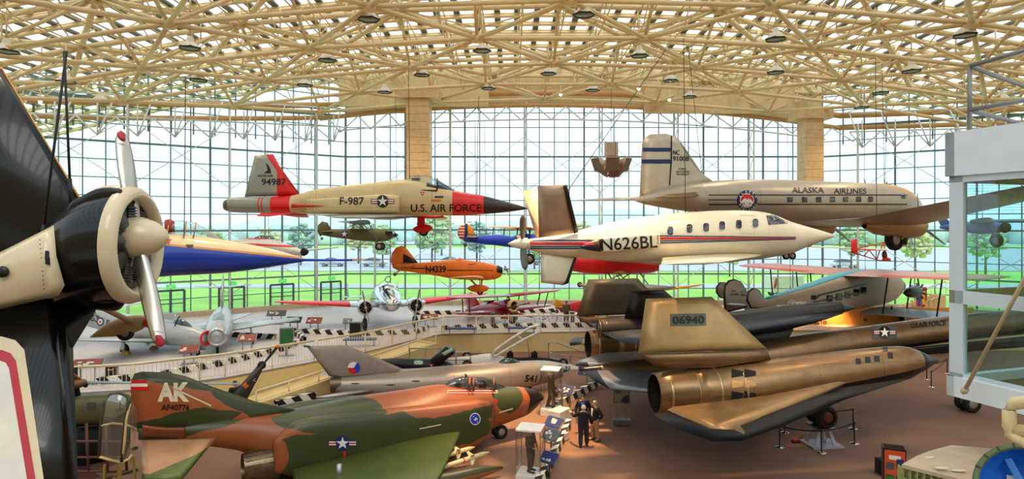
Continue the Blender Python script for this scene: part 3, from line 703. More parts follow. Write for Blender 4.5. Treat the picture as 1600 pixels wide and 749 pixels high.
TR = [(598, 108, 10, 0), (560, 120, 11, 1), (675, 112, 12, 0), (745, 118, 11, 2), (690, 150, 13, 1), (835, 105, 9, 0), (1140, 92, 7.5, 0), (1085, 120, 11, 2), (1000, 130, 11, 0), (470, 115, 10, 2), (420, 108, 9, 1), (330, 98, 9, 0), (905, 125, 11, 1), (1220, 110, 9, 2), (1330, 105, 10, 0), (1430, 98, 10, 1), (1540, 92, 10, 0), (120, 92, 9, 2), (250, 100, 9, 1)]
KN = ['green', 'golden', 'dark green']
for k, (px, Y, h, c) in enumerate(TR):
    nm = ['behind the olive high wing plane', 'left of the olive plane tail', 'just behind the orange plane tail', 'behind the orange plane cockpit', 'far behind the orange plane', 'below the white pusher tail', 'left of the red winged transport on the lawn', 'behind the white pusher cabin', 'behind the red floatplane', 'behind the long blue nose probe', 'behind the small silver twin', 'left of the small silver twin', 'right of the white propeller spinner', 'right of the white jet nose wheels', 'below the airliner near engine', 'beneath the airliner wing tip', 'seen through the booth glass', 'behind the roundel jet tail', 'behind the roundel jet cockpit'][k]
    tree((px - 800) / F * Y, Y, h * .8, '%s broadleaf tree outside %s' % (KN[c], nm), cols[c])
CC = ['#c8ccd0', '#8fa3c4', '#d8d8d4', '#6d7f95', '#b3484a', '#dfe3e6', '#9aa7b2']
def car(x, y, col, label, rz=0):
    t = thing('parked_car', label, 'car', (x, y, OZ + .06), rz, 'cars parked beyond the lawn')
    MB().loft([(-2.2, 0, .62, .78, .2, 4), (-2.1, 0, .65, .86, .32, 4), (0, 0, .66, .9, .36, 4), (1.6, 0, .62, .88, .32, 4), (2.2, 0, .56, .72, .2, 4)], 16).obj('body', mat('car_' + col[1:], col, .3, coat=.5), t)
    MB().loft([(-1.7, 0, 1.0, .7, .1, 4), (-.9, 0, 1.2, .68, .28, 4), (.3, 0, 1.2, .68, .28, 4), (1.1, 0, .98, .7, .08, 4)], 14).obj('cabin', SMOKE, t)
    for sx_ in (-1.35, 1.35):
        for sy_ in (-.8, .8): MB().wheel((sx_, sy_, .31), .31, .2).obj('wheel', (TYRE, HUB), t)
CB = ['left of the orange plane tail', 'under the orange plane tail', 'between the orange plane and the white propeller', 'right of the white propeller', 'beneath the white pusher engine', 'left of the glider tail', 'under the long blue nose probe', 'left of the small silver twin', 'beside the wing of the small silver twin']
CNM = {'#c8ccd0': 'silver', '#8fa3c4': 'light blue', '#d8d8d4': 'white', '#6d7f95': 'slate blue', '#b3484a': 'red', '#dfe3e6': 'pale', '#9aa7b2': 'grey'}
for k, (px, Y) in enumerate([(585, 112), (628, 118), (705, 115), (850, 116), (925, 114), (1320, 108), (520, 112), (375, 106), (430, 116)]):
    cc = CC[k % len(CC)]; car((px - 800) / F * Y, Y, cc, '%s car parked outside, %s' % (CNM[cc], CB[k]))
# ================================================================ aircraft
STARPOLY = star(); CIRC = disc(1.0)
def insignia(blue=NAVY):
    bar = rect(-2.0, -.28, 2.0, .28); o = rect(-2.12, -.42, 2.12, .42)
    return [([o], blue), ([disc(1.12)], blue), ([bar], WHITE), ([rect(-2.0, -.1, 2.0, .1)], RED), ([disc(1.0)], blue), ([star(5, .98)], WHITE)]
def wheels(r, name, pts, rad, w, axis='Y', parent=None):
    for q in pts:
        c = r(*q) if not isinstance(q, V) else q
        MB().wheel(c, rad, w, axis).obj(name, (TYRE, HUB), parent or r.root)
def blade_mb(root, tip, w, tw, th=.03, n=8):
    """propeller blade from root to tip; w widest chord; tw = blade flat direction"""
    root, tip, tw = V(root), V(tip), V(tw).normalized(); ax = (tip - root).normalized(); nn = ax.cross(tw).normalized(); rs = []
    for k in range(n + 1):
        t = k / n; c = root.lerp(tip, t); hw = w * (.35 + 1.1 * t - 1.0 * t ** 2.2) * .7 if t < .97 else w * .12; tt = th * (1.3 - t)
        a = .6 * (1 - t); d = tw * math.cos(a) + nn * math.sin(a); e = nn * math.cos(a) - tw * math.sin(a)
        rs.append([c + d * hw * math.cos(q) + e * tt * math.sin(q) for q in [2 * PI * i / 10 for i in range(10)]])
    return MB().rings(rs)
def prop(r, c, tips, w, m, tw=(0, 1, 0), name='propeller_blade'):
    for t in tips: blade_mb(c, t, w, tw).obj(name, m, r.root if isinstance(r, Rig) else r)
def strut(r, a, b, rad, m, name='strut', both=False, parent=None):
    a = r(*a) if not isinstance(a, V) else a; b = r(*b) if not isinstance(b, V) else b
    MB().tube(a, b, rad, n=8).obj(name, m, parent or r.root)
    if both: MB().tube(V((a.x, -a.y, a.z)), V((b.x, -b.y, b.z)), rad, n=8).obj(name, m, parent or r.root)

# ---------------------------------------------------------------- YF trainer fighter, sand and red, hanging
r = Rig('jet_fighter', 'sand coloured jet fighter with red bands and black nose cone hanging level', 'airplane', 352, 30.4, 823, 30.4, 325)
x = lambda px: r(px, 325).x
a_, b_ = r(433, 250), r(470, 303); fd = (b_ - a_); fn = V((fd.z, 0, -fd.x)).normalized()
if fn.x < 0: fn = -fn
m = zoned('sand_jet_paint', '#d6bf8b', [('#9fa193', [('p', -1, 0, 0, -x(428))]), ('#e3211c', [('p', 1, 0, 0, x(428)), ('p', -1, 0, 0, -x(458)), ('p', 0, 0, -1, -r(440, 305).z)]),
    ('#e3211c', [('p', 1, 0, 0, x(409)), ('p', -1, 0, 0, -x(411))]), ('#e3211c', [('p', 1, 0, 0, x(414)), ('p', -1, 0, 0, -x(416))]),
    ('#e3211c', [('p', 1, 0, 0, x(708)), ('p', -1, 0, 0, -x(756))]), ('#241f1e', [('p', .16, 0, 1, .16 * x(690) + r(690, 296).z), ('p', 1, 0, 0, x(668))]), ('#2b2422', [('p', 1, 0, 0, x(756))])], .35, panel=1.35)
fus = r.loft('fuselage', [(353, 313, 329, 1.5), (362, 309, 332, 1.5), (400, 308, 333, 1.4), (460, 305, 334, 1.25), (490, 297, 335, .95), (530, 291, 335, .85), (580, 286, 336, .75), (625, 281, 336, .7), (660, 283, 337, .7), (690, 293, 337, .8), (720, 300, 337, .9), (755, 306, 335, 1), (790, 315, 332, 1), (815, 322, 328.5, 1), (824, 325.5, 327, 1)], m, p=2.3)
r.loft('intake', [(480, 312, 334, .5), (540, 308, 334, .55), (600, 304, 334, .6), (624, 306, 333, .5)], m, y=-.78, p=3, both=True)
MB().lathe([(0, .1), (0, .24), (.12, .27)], r(353, 321, -.3), 'X', 16, cap=False).obj('exhaust_nozzle', mat('burnt_metal', '#6e6152', .4, .8), r.root); MB().lathe([(0, .1), (0, .24), (.12, .27)], r(353, 321, .3), 'X', 16, cap=False).obj('exhaust_nozzle', mat('burnt_metal', '#6e6152', .4, .8), r.root)
mf = zoned('sand_fin_paint', '#a3a594', [('#e3211c', [('p', fn.x, 0, fn.z, fn.dot(r(434, 268)))]), ('#e3211c', [('p', 1, 0, 0, x(434))])], .4)
fin = r.plate('tail_fin', [(382, 308), (398, 243), (427, 241), (436, 258), (470, 306)], .22, mf, inset=.25)
r.foil('wing', [((655, 337, -.6), (500, 336, -.6), .16), ((565, 341, -3.9), (522, 341, -3.9), .06)], mat('sand_wing_grey', '#8d8a7c', .4), both=True)
r.foil('tailplane', [((466, 333, -.6), (408, 333, -.6), .1), ((424, 338, -2.6), (400, 338, -2.6), .04)], RED, both=True)
r.plate('strake', [(455, 325, -1.0), (455, 319, -1.0), (512, 322, -.95)], .1, RED)
r.loft('canopy', [(632, 283, 292, .9), (640, 276, 294, .9), (655, 274, 295, .9), (672, 276, 296, .9), (683, 281, 297, .9)], GLASS, keep=False); r.loft('windscreen', [(684, 281, 297, .9), (695, 288, 298, .9), (710, 297, 301, .9)], SMOKE, keep=False)
MB().path([r(683, 297, -.45), r(683, 285, -.36), r(683, 279.5, 0), r(683, 285, .36), r(683, 297, .45)], .04, 6).obj('canopy_frame', BLACK, r.root); MB().path([r(633, 297, -.5), r(660, 297.5, -.5), r(683, 298, -.5)], .035, 6).obj('canopy_frame', BLACK, r.root)
MB().box(r(650, 287), (.35, .4, .5)).obj('seat', DARK, r.root)
r.text('F-987', 550, 314.5, 38, 12, BLACK, -.7); r.text('94987', 428, 284.5, 38, 10.5, BLACK, -.1, [fin]); r.text('U.S. AIR FORCE', 697, 325, 110, 12, BLACK, -.7)
r.decal('insignia', 598, 315, insignia(BLACK), 8.6, 8.6, -.8)
r.text('NORAIR', 415, 275, 24, 4, BLACK, -.1, [fin], name='company_name'); r.decal('bird_emblem', 418, 263, [([[(-1, -1), (1, -1), (.75, -.2), (.3, .6), (-.5, 1), (-.1, .3), (.1, -.4)]], BLACK)], 6, 8, -.1, [fin])
r.decal('warning_triangle', 660, 303, [([[(-1, .8), (1, .8), (0, -1)]], RED), ([[(-.4, .4), (.4, .4), (0, -.3)]], WHITE)], 3.5, 3.5, -.6)
r.decal('rescue_arrow', 682, 313, [([[(-1, .4), (.5, .4), (.5, 1), (1, 0), (.5, -1), (.5, -.4), (-1, -.4)]], mat('orange_mark', '#e8701a', .5))], 9, 2.4, -.6); r.decal('data_plate', 686, 308, [([rect(-1, -1, 1, 1)], BLACK)], 7, 1.4, -.6)
r.cables([(465, 304, 461, 180, 0), (640, 280, 638, 100, 0), (745, 304, 748, 150, 0)], ['thin cable holding up the tail of the sand and red jet', 'thin cable holding up the cockpit of the sand and red jet', 'thin cable holding up the nose of the sand and red jet'])

# ---------------------------------------------------------------- white pusher business plane
r = Rig('pusher_airplane', 'white business airplane with tail propeller and red and blue stripe', 'airplane', 825, 23.5, 1302, 25.5, 380)
m = mat('ivory_aircraft_paint', '#e9e0c4', .25, var=.04, coat=.3)
r.loft('fuselage', [(825, 374, 391, 1), (860, 369, 398), (904, 360, 403), (960, 347, 409), (1005, 339, 410), (1060, 333, 410), (1130, 329, 408), (1180, 330, 406), (1206, 335, 402), (1233, 346, 397), (1260, 354, 386), (1285, 361, 377), (1303, 367, 371)], m, wf=.95)
r.loft('engine_pod', [(938, 372, 394, .4), (960, 368, 394, .5), (1000, 365, 389, .5), (1030, 366, 384, .4)], m, y=-.85, p=3, both=True)
r.loft('exhaust_stub', [(906, 386, 387.5, .5), (918, 380, 391, .5), (938, 374, 394, .5)], mat('exhaust_metal', '#5a4436', .35, .8), y=-.9, both=True)
r.loft('wing_fairing', [(975, 398, 408, 1.4), (1030, 395, 414, 1.5), (1120, 394, 412, 1.5), (1205, 394, 402, 1)], m, keep=False)
tailm = mat('pusher_tail_shaded', '#b39c82', .4); bk = mat('deice_boot', '#1c1818', .6)  # ivory tail browned, shade on its near face put into the colour
fin = r.plate('tail_fin', [(842, 372, -.25), (840, 291, -1.5), (884, 289, -1.5), (903, 364, -.25)], .16, tailm, both=True)
r.plate('deice_strip', [(897, 366, -.3), (880, 290, -1.52), (886, 289, -1.55), (904, 363, -.28)], .2, bk, both=True, keep=False)
fn2 = r.plate('ventral_fin', [(845, 392, 0), (845, 442, 0), (880, 446, 0), (888, 443, 0), (902, 400, 0)], .16, m, keep=False); r.plate('deice_strip', [(896, 402, 0), (880, 446, 0), (888, 443, 0), (902, 400, 0)], .2, bk, keep=False)
r.foil('wing', [((1195, 399, -.5), (1035, 402, -.5), .2), ((1122, 411, -5.6), (1032, 414, -5.6), .09)], m, both=True)
MB().lathe([(0, .21), (-.15, .22), (-.45, .15), (-.72, .02)], r(824, 381), 'X', 20).obj('spinner', m, r.root)
pm = mat('grey_propeller', '#6b665f', .35, .5); c = r(817, 381)
prop(r, c, [c + V((-.05, -.25, 1.05)), c + V((.05, -.2, -.95)), c + V((0, 1.0, .3))], .30, pm, (1, .25, 0))
LN = [(-1, 1, .9), (.75, .95, .5), (.3, .6, .25)]
def stripe(py0, py1, py2, py3, mm):
    L = []
    x0, x1, x2 = r(827, 381, -.3).x, r(1028, 378, -.9).x, r(1260, 370, -.4).x
    r.decal('cheat_line', 878, (py0 + py1) / 2, [([rect(-1, -1, 1, 1)], mm)], 50, (py1 - py0) / 2, -.4, mx=.3); r.decal('cheat_line', 1135, 376, [([[(-1, (376 - py2)), (-1, 376 - py3), (1, (376 - py3) * .3 + 3.2), (1, (376 - py2) * .3 + 3.4)]], mm)], 108, 1, -.9, mx=.3)
stripe(375, 377.2, 368, 369.8, NAVY); stripe(378.8, 383, 371.2, 374.6, RED); stripe(384.4, 386, 376, 377.6, NAVY); stripe(387.2, 389, 379, 381, NAVY)
r.text('N626BL', 983, 380, 88, 19, BLACK, -1.1, rot=.06, bold=.01)
wm = mat('cabin_window_glass', '#2c2a2c', .08, coat=1)
RR = [(-1, .6), (-.6, 1), (.6, 1), (1, .6), (1, -.6), (.6, -1), (-.6, -1), (-1, -.6)]
for px, py in ((1047, 361), (1077, 357.5), (1103, 355.5), (1128, 353), (1154, 351), (1180, 349)):
    r.decal('cabin_window', px, py, [([RR], WHITE), ([[(u * .85, v * .88) for u, v in RR]], wm)], 5.4, 7.4, -.95)
r.decal('windscreen', 1214, 344.5, [([[(-1, .9), (-.3, 1), (.9, -.3), (1, -.6), (-.8, -.9)]], wm)], 17, 8, -.6); r.decal('door_outline', 1167, 351, [([rect(-1.0, -1, -.97, 1), rect(.97, -1, 1, 1), rect(-1, .97, 1, 1), rect(-1, -1, 1, -.97)], mat('panel_seam', '#b5a888', .5))], 11, 14, -.95)
strut(r, (1237, 392, 0), (1233, 400, 0), .06, STEEL, 'nose_gear_leg'); wheels(r, 'wheel', [(1228, 400, -.14), (1238, 400, .14)], .15, .1)
strut(r, (1089, 331, 0), (1084, 324, 0), .02, BLACK, 'aerial')
r.cables([(1071, 333, 1068, 60, 0), (886, 300, 1040, 78, .4)], ['thin cable running up from the white pusher cabin', 'thin slanting cable over the white pusher tail'])

# ---------------------------------------------------------------- silver airliner
r = Rig('propeller_airliner', 'silver twin propeller airliner with navy tail stripes hanging high', 'airplane', 992, 30, 1433, 38, 320)
x = lambda px, y=0: r(px, 315, y).x
m = zoned('airliner_metal', '#b7aa95', [('#d8ae62', [('p', 1, 0, 0, x(1330)), ('p', 0, 0, 1, r(1380, 322).z), ('p', .35, 0, 1, .35 * x(1412) + r(1412, 304).z - .4)])], .32, .35, panel=1.6)  # yellow light on the nose is painted into the metal colour
r.loft('fuselage', [(991, 311, 314, 1), (1010, 302, 320), (1060, 289, 329), (1100, 284, 334), (1150, 281, 339), (1200, 280.5, 345), (1250, 282, 350), (1300, 284, 354), (1350, 286, 355), (1385, 288, 353), (1408, 295, 348), (1422, 305, 342), (1430, 312, 336), (1434, 318, 328)], m)
mf = zoned('airliner_fin_metal', '#cabfa9', [], .35, .25)
fin = r.plate('tail_fin', [(999, 316), (1000, 290), (1003, 225), (1008, 215), (1016, 210), (1040, 209), (1055, 213), (1064, 223), (1098, 272), (1118, 286), (1090, 300)], .28, mf, inset=.3)
fl = r.decal('fin_stripe', 1026, 234, [([rect(-1, -1, 1, 1)], NAVY)], 22, 3, -.1, [fin]); r.decal('fin_stripe', 1025, 252.5, [([rect(-1, -1, 1, 1)], NAVY)], 22.5, 3.2, -.1, [fin])
r.decal('rudder_gap', 1048, 250, [([[(-1, -1), (-.4, -1), (.6, 0), (.6, 1), (-.1, 1), (-.1, 0)]], BLACK)], 3, 40, -.1, [fin])
r.decal('deice_boot', 1080, 246, [([[(-1, 1), (-.82, 1.04), (1.02, -.96), (.92, -1)]], BLACK)], 18, 24, -.1, [fin])
r.text('NC', 1056.5, 238.5, 10.5, 7.5, BLACK, -.1, [fin]); r.text('91008', 1063.5, 248, 25, 8, BLACK, -.1, [fin]); r.text('US MAIL', 1066, 264, 13, 2.6, BLACK, -.1, [fin]); r.text('AIR EXPRESS', 1066.5, 268.5, 22, 2.6, BLACK, -.1, [fin]); r.text('AIR FREIGHT', 1066.5, 272.5, 20, 2.6, BLACK, -.1, [fin])
r.foil('tailplane', [((1092, 306, -.5), (1022, 310, -.5), .2), ((1088, 300.5, -3.9), (1045, 303, -3.9), .1)], m, both=True)
wu = mat('airliner_wing_metal', '#b3a08f', .38, .35)
rl = r(1375, 351, -1.2); rt_ = r(1258, 347, -1.2)
r.foil('wing', [(rl, rt_, .5), (V((rl.x - .2, -4.0, rl.z + .12)), V((rt_.x + .25, -4.0, rt_.z + .15)), .45), (V((rl.x - 1.9, -12.6, rl.z + 1.75)), V((rt_.x + .9, -12.6, rt_.z + 1.7)), .16), (V((rl.x - 2.6, -14.0, rl.z + 1.95)), V((rt_.x + 1.2, -13.8, rt_.z + 1.9)), .05)], wu, both=True)
r.loft('wing_fillet', [(1235, 340, 346, 1.2), (1275, 337, 353, 1.25), (1330, 336, 355.5, 1.25), (1378, 340, 354, 1.1)], m, keep=False)
cowl = mat('cowl_metal', '#c9aa7c', .3, .4)
for sy in (-1, 1):
    c = V((rl.x - .25, sy * 2.75, rl.z - .05))
    MB().lathe([(-3.0, .15), (-2.2, .45), (-.8, .62), (.1, .68), (.75, .68), (1.0, .62), (1.08, .52), (.98, .45)], c, 'X', 22, cap=False).obj('engine_nacelle', cowl, r.root)
    MB().lathe([(.7, .02), (.7, .46)], c, 'X', 20).obj('engine', mat('engine_dark', '#2c2724', .6, .4), r.root); MB().lathe([(1.5, .03), (1.45, .1), (1.0, .14), (.7, .14)], c, 'X', 14).obj('propeller_hub', BLACK, r.root)
    h = c + V((1.25, 0, 0))
    prop(r, h, [h + V((0, .15, 1.7)), h + V((0, -1.35, -1.0)), h + V((0, 1.35, -.95))], .24, BLACK, (1, .3, .1))
    wc = c + V((-.75, 0, -.72)); MB().wheel(wc, .58, .38).obj('main_wheel', (TYRE, HUB), r.root)
    for k in (-.3, .3): MB().tube(c + V((-.2, k, -.3)), wc + V((.1, k, 0)), .06).obj('gear_leg', STEEL, r.root)
    MB().tube(c + V((.2, 0, -.5)), c + V((.0, 0, -1.0)), .12).obj('exhaust_pipe', mat('burnt_metal', '#6e6152', .4, .8), r.root)
r.text('ALASKA', 1262, 297.5, 50, 8.5, BLACK, -1.1, bold=.01); r.text('AIRLINES', 1328, 299, 51, 8.5, BLACK, -1.1, bold=.01)
for px in (1234, 1257, 1279, 1300.5, 1321, 1341.5, 1360): r.decal('cabin_window', px, 312 - (px - 1300) * .006, [([rect(-1, -1, 1, 1)], wm)], 4.3 - (px - 1234) * .004, 4.1, -1.25)
for cx, hw, py, h in ((1262, 155, 305, .8), (1262, 155, 319.5, .9), (1130, 24, 312.5, .7)): r.decal('cheat_line', cx, py, [([rect(-1, -1, 1, 1)], BLACK)], hw, h, -1.2, mx=.4)
ring = [([disc(1.0)], NAVY), ([disc(.70)], WHITE), ([disc(.63)], RED), ([[(-.6, -.1), (-.25, .22), (0, -.02), (.3, .18), (.6, -.15), (.45, -.42), (.1, -.6), (-.3, -.55)]], WHITE), ([[(-.35, -.2), (-.2, -.3), (-.3, -.42)], [(.2, -.25), (.35, -.2), (.25, -.45)]], NAVY), ([star(5, .09)], WHITE)]
emb = r.decal('airline_emblem', 1167, 313.5, ring, 16, 16, -1.2, off=.015)
for word, a0, a1 in (('ALASKA', 155, 25), ('AIRLINES', 205, 335)):
    for i, ch in enumerate(word):
        a = math.radians(a0 + (a1 - a0) * i / (len(word) - 1)); px, py = 1167 + 13.4 * math.cos(a), 313.5 - 13.4 * math.sin(a)
        r.decal('emblem_letter', px, py, [(text_tris(ch, .02), WHITE)], 2.6 if ch != 'I' else 1, 3.6, -1.25, rot=(a - PI / 2 if a0 < 180 else a + PI / 2), off=.09)
r.decal('cockpit_window', 1412, 307, [([[(-1, .8), (.6, 1), (1, -.8), (-.8, -1)]], wm)], 4, 4, -.8); strut(r, (1385, 288, 0), (1386, 284, 0), .03, BLACK, 'aerial'); strut(r, (1352, 286, 0), (1350, 279, 0), .03, STEEL, 'aerial')
r.cables([(1098, 283, 1075, 75, 0), (1382, 287, 1378, 100, 0), (1370, 350, 1368, 90, -2)], ['thin cable holding up the tail of the silver airliner', 'thin cable holding up the nose of the silver airliner', 'thin cable holding up the near wing of the silver airliner'])

# ---------------------------------------------------------------- blue dart-nosed jet
r = Rig('jet_interceptor', 'blue and cream needle nosed jet interceptor behind the hanging propeller', 'airplane', 60, 17.6, 476, 21.0, 390)
def lineplane(a, b, up=1):
    A, B = r(*a), r(*b); d = B - A; nx, nz_ = -d.z, d.x
    if nz_ * up < 0: nx, nz_ = -nx, -nz_
    return ('p', nx, 0, nz_, nx * A.x + nz_ * A.z)
m = zoned('blue_interceptor_paint', '#123fae', [('#d98a2b', [lineplane((240, 382, -.6), (474, 405, -.2))]), ('#e7d3a2', [lineplane((240, 379, -.6), (474, 402, -.2))]), ('#29241f', [lineplane((330, 366, -.3), (474, 398, -.1)), ('p', 1, 0, 0, r(318, 380).x)])], .22, coat=.5)
r.loft('fuselage', [(60, 366, 436), (200, 357, 435), (240, 359, 434), (265, 364, 432), (300, 367, 430), (340, 373, 428), (380, 380, 424), (420, 388, 418), (450, 396, 413), (470, 402, 410), (476, 404.5, 408.5)], m)
r.loft('canopy', [(244, 352, 372, .75), (262, 345, 374, .75), (285, 345, 374, .75), (310, 350, 373, .75), (342, 374, 377, .8)], GLASS, keep=False)
for px in (263, 290, 305): MB().path([r(px - 3, 372, -.42), r(px, 356, -.33), r(px + 1, 346 + abs(px - 280) * .1, 0), r(px, 356, .33), r(px - 3, 372, .42)], .022, 6).obj('canopy_frame', mat('gold_trim', '#cf9340', .4), r.root)
MB().loft([(r(257, 350).x, 0, r(257, 356).z, .2, .22), (r(265, 350).x, 0, r(265, 353).z, .22, .2), (r(273, 352).x, 0, r(273, 355).z, .16, .16)], 12).obj('ejection_seat', mat('red_seat', '#a33127', .5), r.root)
MB().tube(r(474, 406.5), r(550, 407), .045, .03).obj('nose_probe', BLUEP, r.root); MB().tube(r(550, 407), r(572, 407.3), .026, .008).obj('probe_tip', mat('gold_trim', '#cf9340', .4), r.root)
r.decal('warning_triangle', 263, 378, [([[(-1, .8), (1, .8), (0, -1)]], RED)], 5, 5, -.7); r.decal('data_plate', 296, 385, [([rect(-1, .2, 1, 1), rect(-.6, -1, .9, -.2)], BLACK)], 6, 2, -.6)
r.plate('wing', [(90, 405, -.7), (190, 405, -.7), (165, 406, -3.0), (115, 406, -3.0)], .12, WHITE, both=True)
r.cables([(288, 366, 290, 120, 0)], 'thin cable holding up the blue needle nosed jet')

# ---------------------------------------------------------------- small silver twin behind it
r = Rig('light_twin', 'small silver light airplane with red stripe above the long blue probe', 'airplane', 330, 46, 474, 45, 388)
m = mat('light_silver_paint', '#c9c6c0', .35, .2)
r.loft('fuselage', [(330, 378, 388), (370, 375, 394), (400, 372, 397), (425, 373, 399), (445, 381, 400), (462, 386, 400), (473, 391, 398)], m)
r.loft('cabin', [(398, 371, 380, .8), (410, 368, 382, .8), (425, 370, 382, .8), (440, 381, 384, .8)], SMOKE, keep=False)
r.decal('cheat_line', 418, 383, [([[(-1, 1), (-1, .3), (.6, -1), (1, -1), (.7, -.3)]], RED)], 48, 3.4, -.5); r.decal('cheat_line', 400, 373.5, [([rect(-1, -1, 1, 1)], RED)], 18, .7, -.3)
MB().lathe([(0, .25), (.1, .3), (.35, .2), (.5, .03)], r(472, 394), 'X', 12).obj('spinner', DARK, r.root)
r.foil('wing', [((436, 396, -.6), (398, 396, -.6), .2), ((428, 396, -5), (405, 396, -5), .1)], m, both=True); r.plate('tail_fin', [(326, 380), (322, 362), (332, 362), (350, 377)], .12, m)
r.cables([(420, 370, 418, 200, 0)], 'thin cable holding up the small silver light airplane')

# ---------------------------------------------------------------- olive liaison plane
r = Rig('liaison_airplane', 'olive high wing airplane with white star hanging below the sand jet', 'airplane', 497, 47, 616, 49, 362)
m = mat('olive_fabric', '#5b5a34', .6); mg = mat('olive_grey_wing', '#6a7480', .5)
r.loft('fuselage', [(500, 362, 367), (520, 359, 371), (545, 358, 374), (570, 358, 377), (595, 358, 378), (606, 361, 376), (613, 364, 372), (616, 366, 370)], m, p=2.6, wf=.8)
r.plate('tail_fin', [(500, 370), (496, 362), (497, 352), (503, 346), (512, 348), (518, 360)], .1, m); r.foil('tailplane', [((520, 362, -.1), (503, 363, -.1), .06), ((514, 362, -1.5), (503, 363, -1.5), .04)], m, both=True)
r.loft('cabin', [(540, 358, 363, .9, 3), (550, 351, 363, .9, 3), (578, 351, 363, .9, 3), (592, 358, 363, .9, 3)], GLASS, keep=False)
r.foil('wing', [((580, 349, 0), (545, 349.5, 0), .2), ((577, 345, -4.5), (546, 346, -4.5), .16), ((572, 344.5, -5.1), (552, 345.5, -5.1), .06)], mg, both=True)
for px in (552, 566, 582): strut(r, (px, 358, -.4), (px + 2, 350, -.4), .03, BLACK, 'cabin_frame', True)
strut(r, (590, 376, -.4), (575, 346.5, -3.0), .035, mg, 'wing_strut', True); strut(r, (590, 376, -.4), (565, 347, -3.0), .03, mg, 'wing_strut', True)
strut(r, (588, 376, -.3), (593, 385, -.7), .05, m, 'gear_leg', True); wheels(r, 'wheel', [(592, 385.5, -.8), (596, 385, .8)], .3, .2); wheels(r, 'tail_wheel', [(503, 373, 0)], .1, .08)
r.decal('insignia', 538, 366, [([disc(1)], NAVY), ([star()], WHITE)], 5.2, 5.2, -.4)
MB().lathe([(0, .2), (.15, .14), (.3, .02)], r(616, 367.5), 'X', 10).obj('spinner', BLACK, r.root); c = r(618, 367.5); prop(r, c, [c + V((0, .9, .35)), c + V((0, -.9, -.35))], .1, BLACK, (.5, 0, 1)); MB().box(r(608, 364, -.35), (.5, .15, .25)).obj('engine', DARK, r.root)
r.cables([(560, 348, 560, 190, 0)], 'thin cable holding up the olive high wing airplane')

# ---------------------------------------------------------------- orange home-built plane
r = Rig('sport_airplane', 'orange open cockpit sport airplane with black stripe and wheel spats', 'airplane', 610, 33, 789, 33.6, 418)
m = mat('orange_fabric', '#f07818', .4)
r.loft('fuselage', [(622, 415, 423, .5), (640, 412, 425, .55), (680, 409, 431, .65), (705, 406, 435.5, .75), (720, 405.5, 437, .8), (740, 408, 438, .8), (760, 411, 438, .85), (775, 415, 436, .85), (783, 419, 432, .85)], m, p=3)
fin = r.plate('tail_fin', [(624, 424), (614, 419), (610, 408), (612, 396), (619, 387), (628, 384), (634, 387), (643, 398), (654, 412)], .1, m)
r.foil('tailplane', [((648, 413, -.1), (618, 412, -.1), .07), ((640, 417, -1.4), (618, 417, -1.4), .04)], mat('orange_shade_fabric', '#c96a1c', .5), both=True)
r.foil('wing', [((757, 435, -.3), (702, 434, -.3), .26), ((752, 434.5, -3.2), (704, 435, -3.2), .2), ((745, 433, -4.2), (712, 434, -4.2), .08)], mat('orange_wing_tan', '#d8a868', .45), both=True)
MB().loft([(r(722, 406).x, 0, r(722, 409).z, .3, .03), (r(727, 409).x, 0, r(727, 411).z, .36, .08), (r(736, 411).x, 0, r(736, 413).z, .38, .07), (r(744, 408).x, 0, r(744, 411).z, .32, .03)], 14).obj('cockpit_opening', DARK, r.root)
r.plate('windscreen', [(744, 410, -.25), (744, 410, .25), (747, 404, .2), (747, 404, -.2)], .02, GLASS, keep=False); MB().loft([(r(712, 403).x, 0, r(712, 407).z, .25, .06), (r(721, 403).x, 0, r(721, 406).z, .28, .12)], 12).obj('headrest', m, r.root)
r.text('N4339', 681, 421, 32, 10.5, BLACK, -.6, bold=.035); r.decal('cheat_line', 735, 423, [([[(-1, .5), (.94, .2), (1, -.9), (1.0, -1), (.9, -.1), (-1, -.2)]], BLACK)], 36, 2.4, -.6); r.decal('cheat_line', 653, 419.5, [([rect(-1, -1, 1, 1)], BLACK)], 11, .7, -.3)
r.decal('fin_line', 641, 404, [([[(-1, 1), (-.9, 1), (1, -.6), (1, -1), (-1, -.8), (-1, -.95), (.8, -1)]], BLACK)], 11, 7, -.05, [fin])
r.loft('engine', [(771, 416, 429, 1.2), (778, 415, 430, 1.2), (785, 418, 428, 1.1)], BLACK, keep=False); MB().lathe([(0, .06), (.25, .05), (.3, .01)], r(787, 421), 'X', 8).obj('propeller_hub', STEEL, r.root); c = r(791, 421); prop(r, c, [c + V((0, 1.0, .1)), c + V((0, -1.0, -.1))], .09, DARK, (.5, 0, 1))
for sy in (-.75, .75):
    r.loft('wheel_spat', [(730, 450, 452, .5), (738, 446, 456, .5), (750, 445, 457, .5), (760, 447, 455, .5), (765, 450, 451, .4)], m, y=sy, keep=False); wheels(r, 'wheel', [(750, 456, sy)], .17, .1)
    strut(r, (735, 437, sy * .4), (745, 447, sy), .05, m, 'gear_leg'); strut(r, (753, 437, sy * .4), (752, 447, sy), .05, m, 'gear_leg')
strut(r, (626, 422, 0), (618, 428, 0), .03, m, 'tail_spring'); wheels(r, 'tail_wheel', [(617, 429, 0)], .09, .06)
r.cables([(632, 386, 636, 190, 0), (745, 405, 742, 190, 0)], ['thin cable holding up the tail of the orange sport airplane', 'thin cable holding up the nose of the orange sport airplane'])

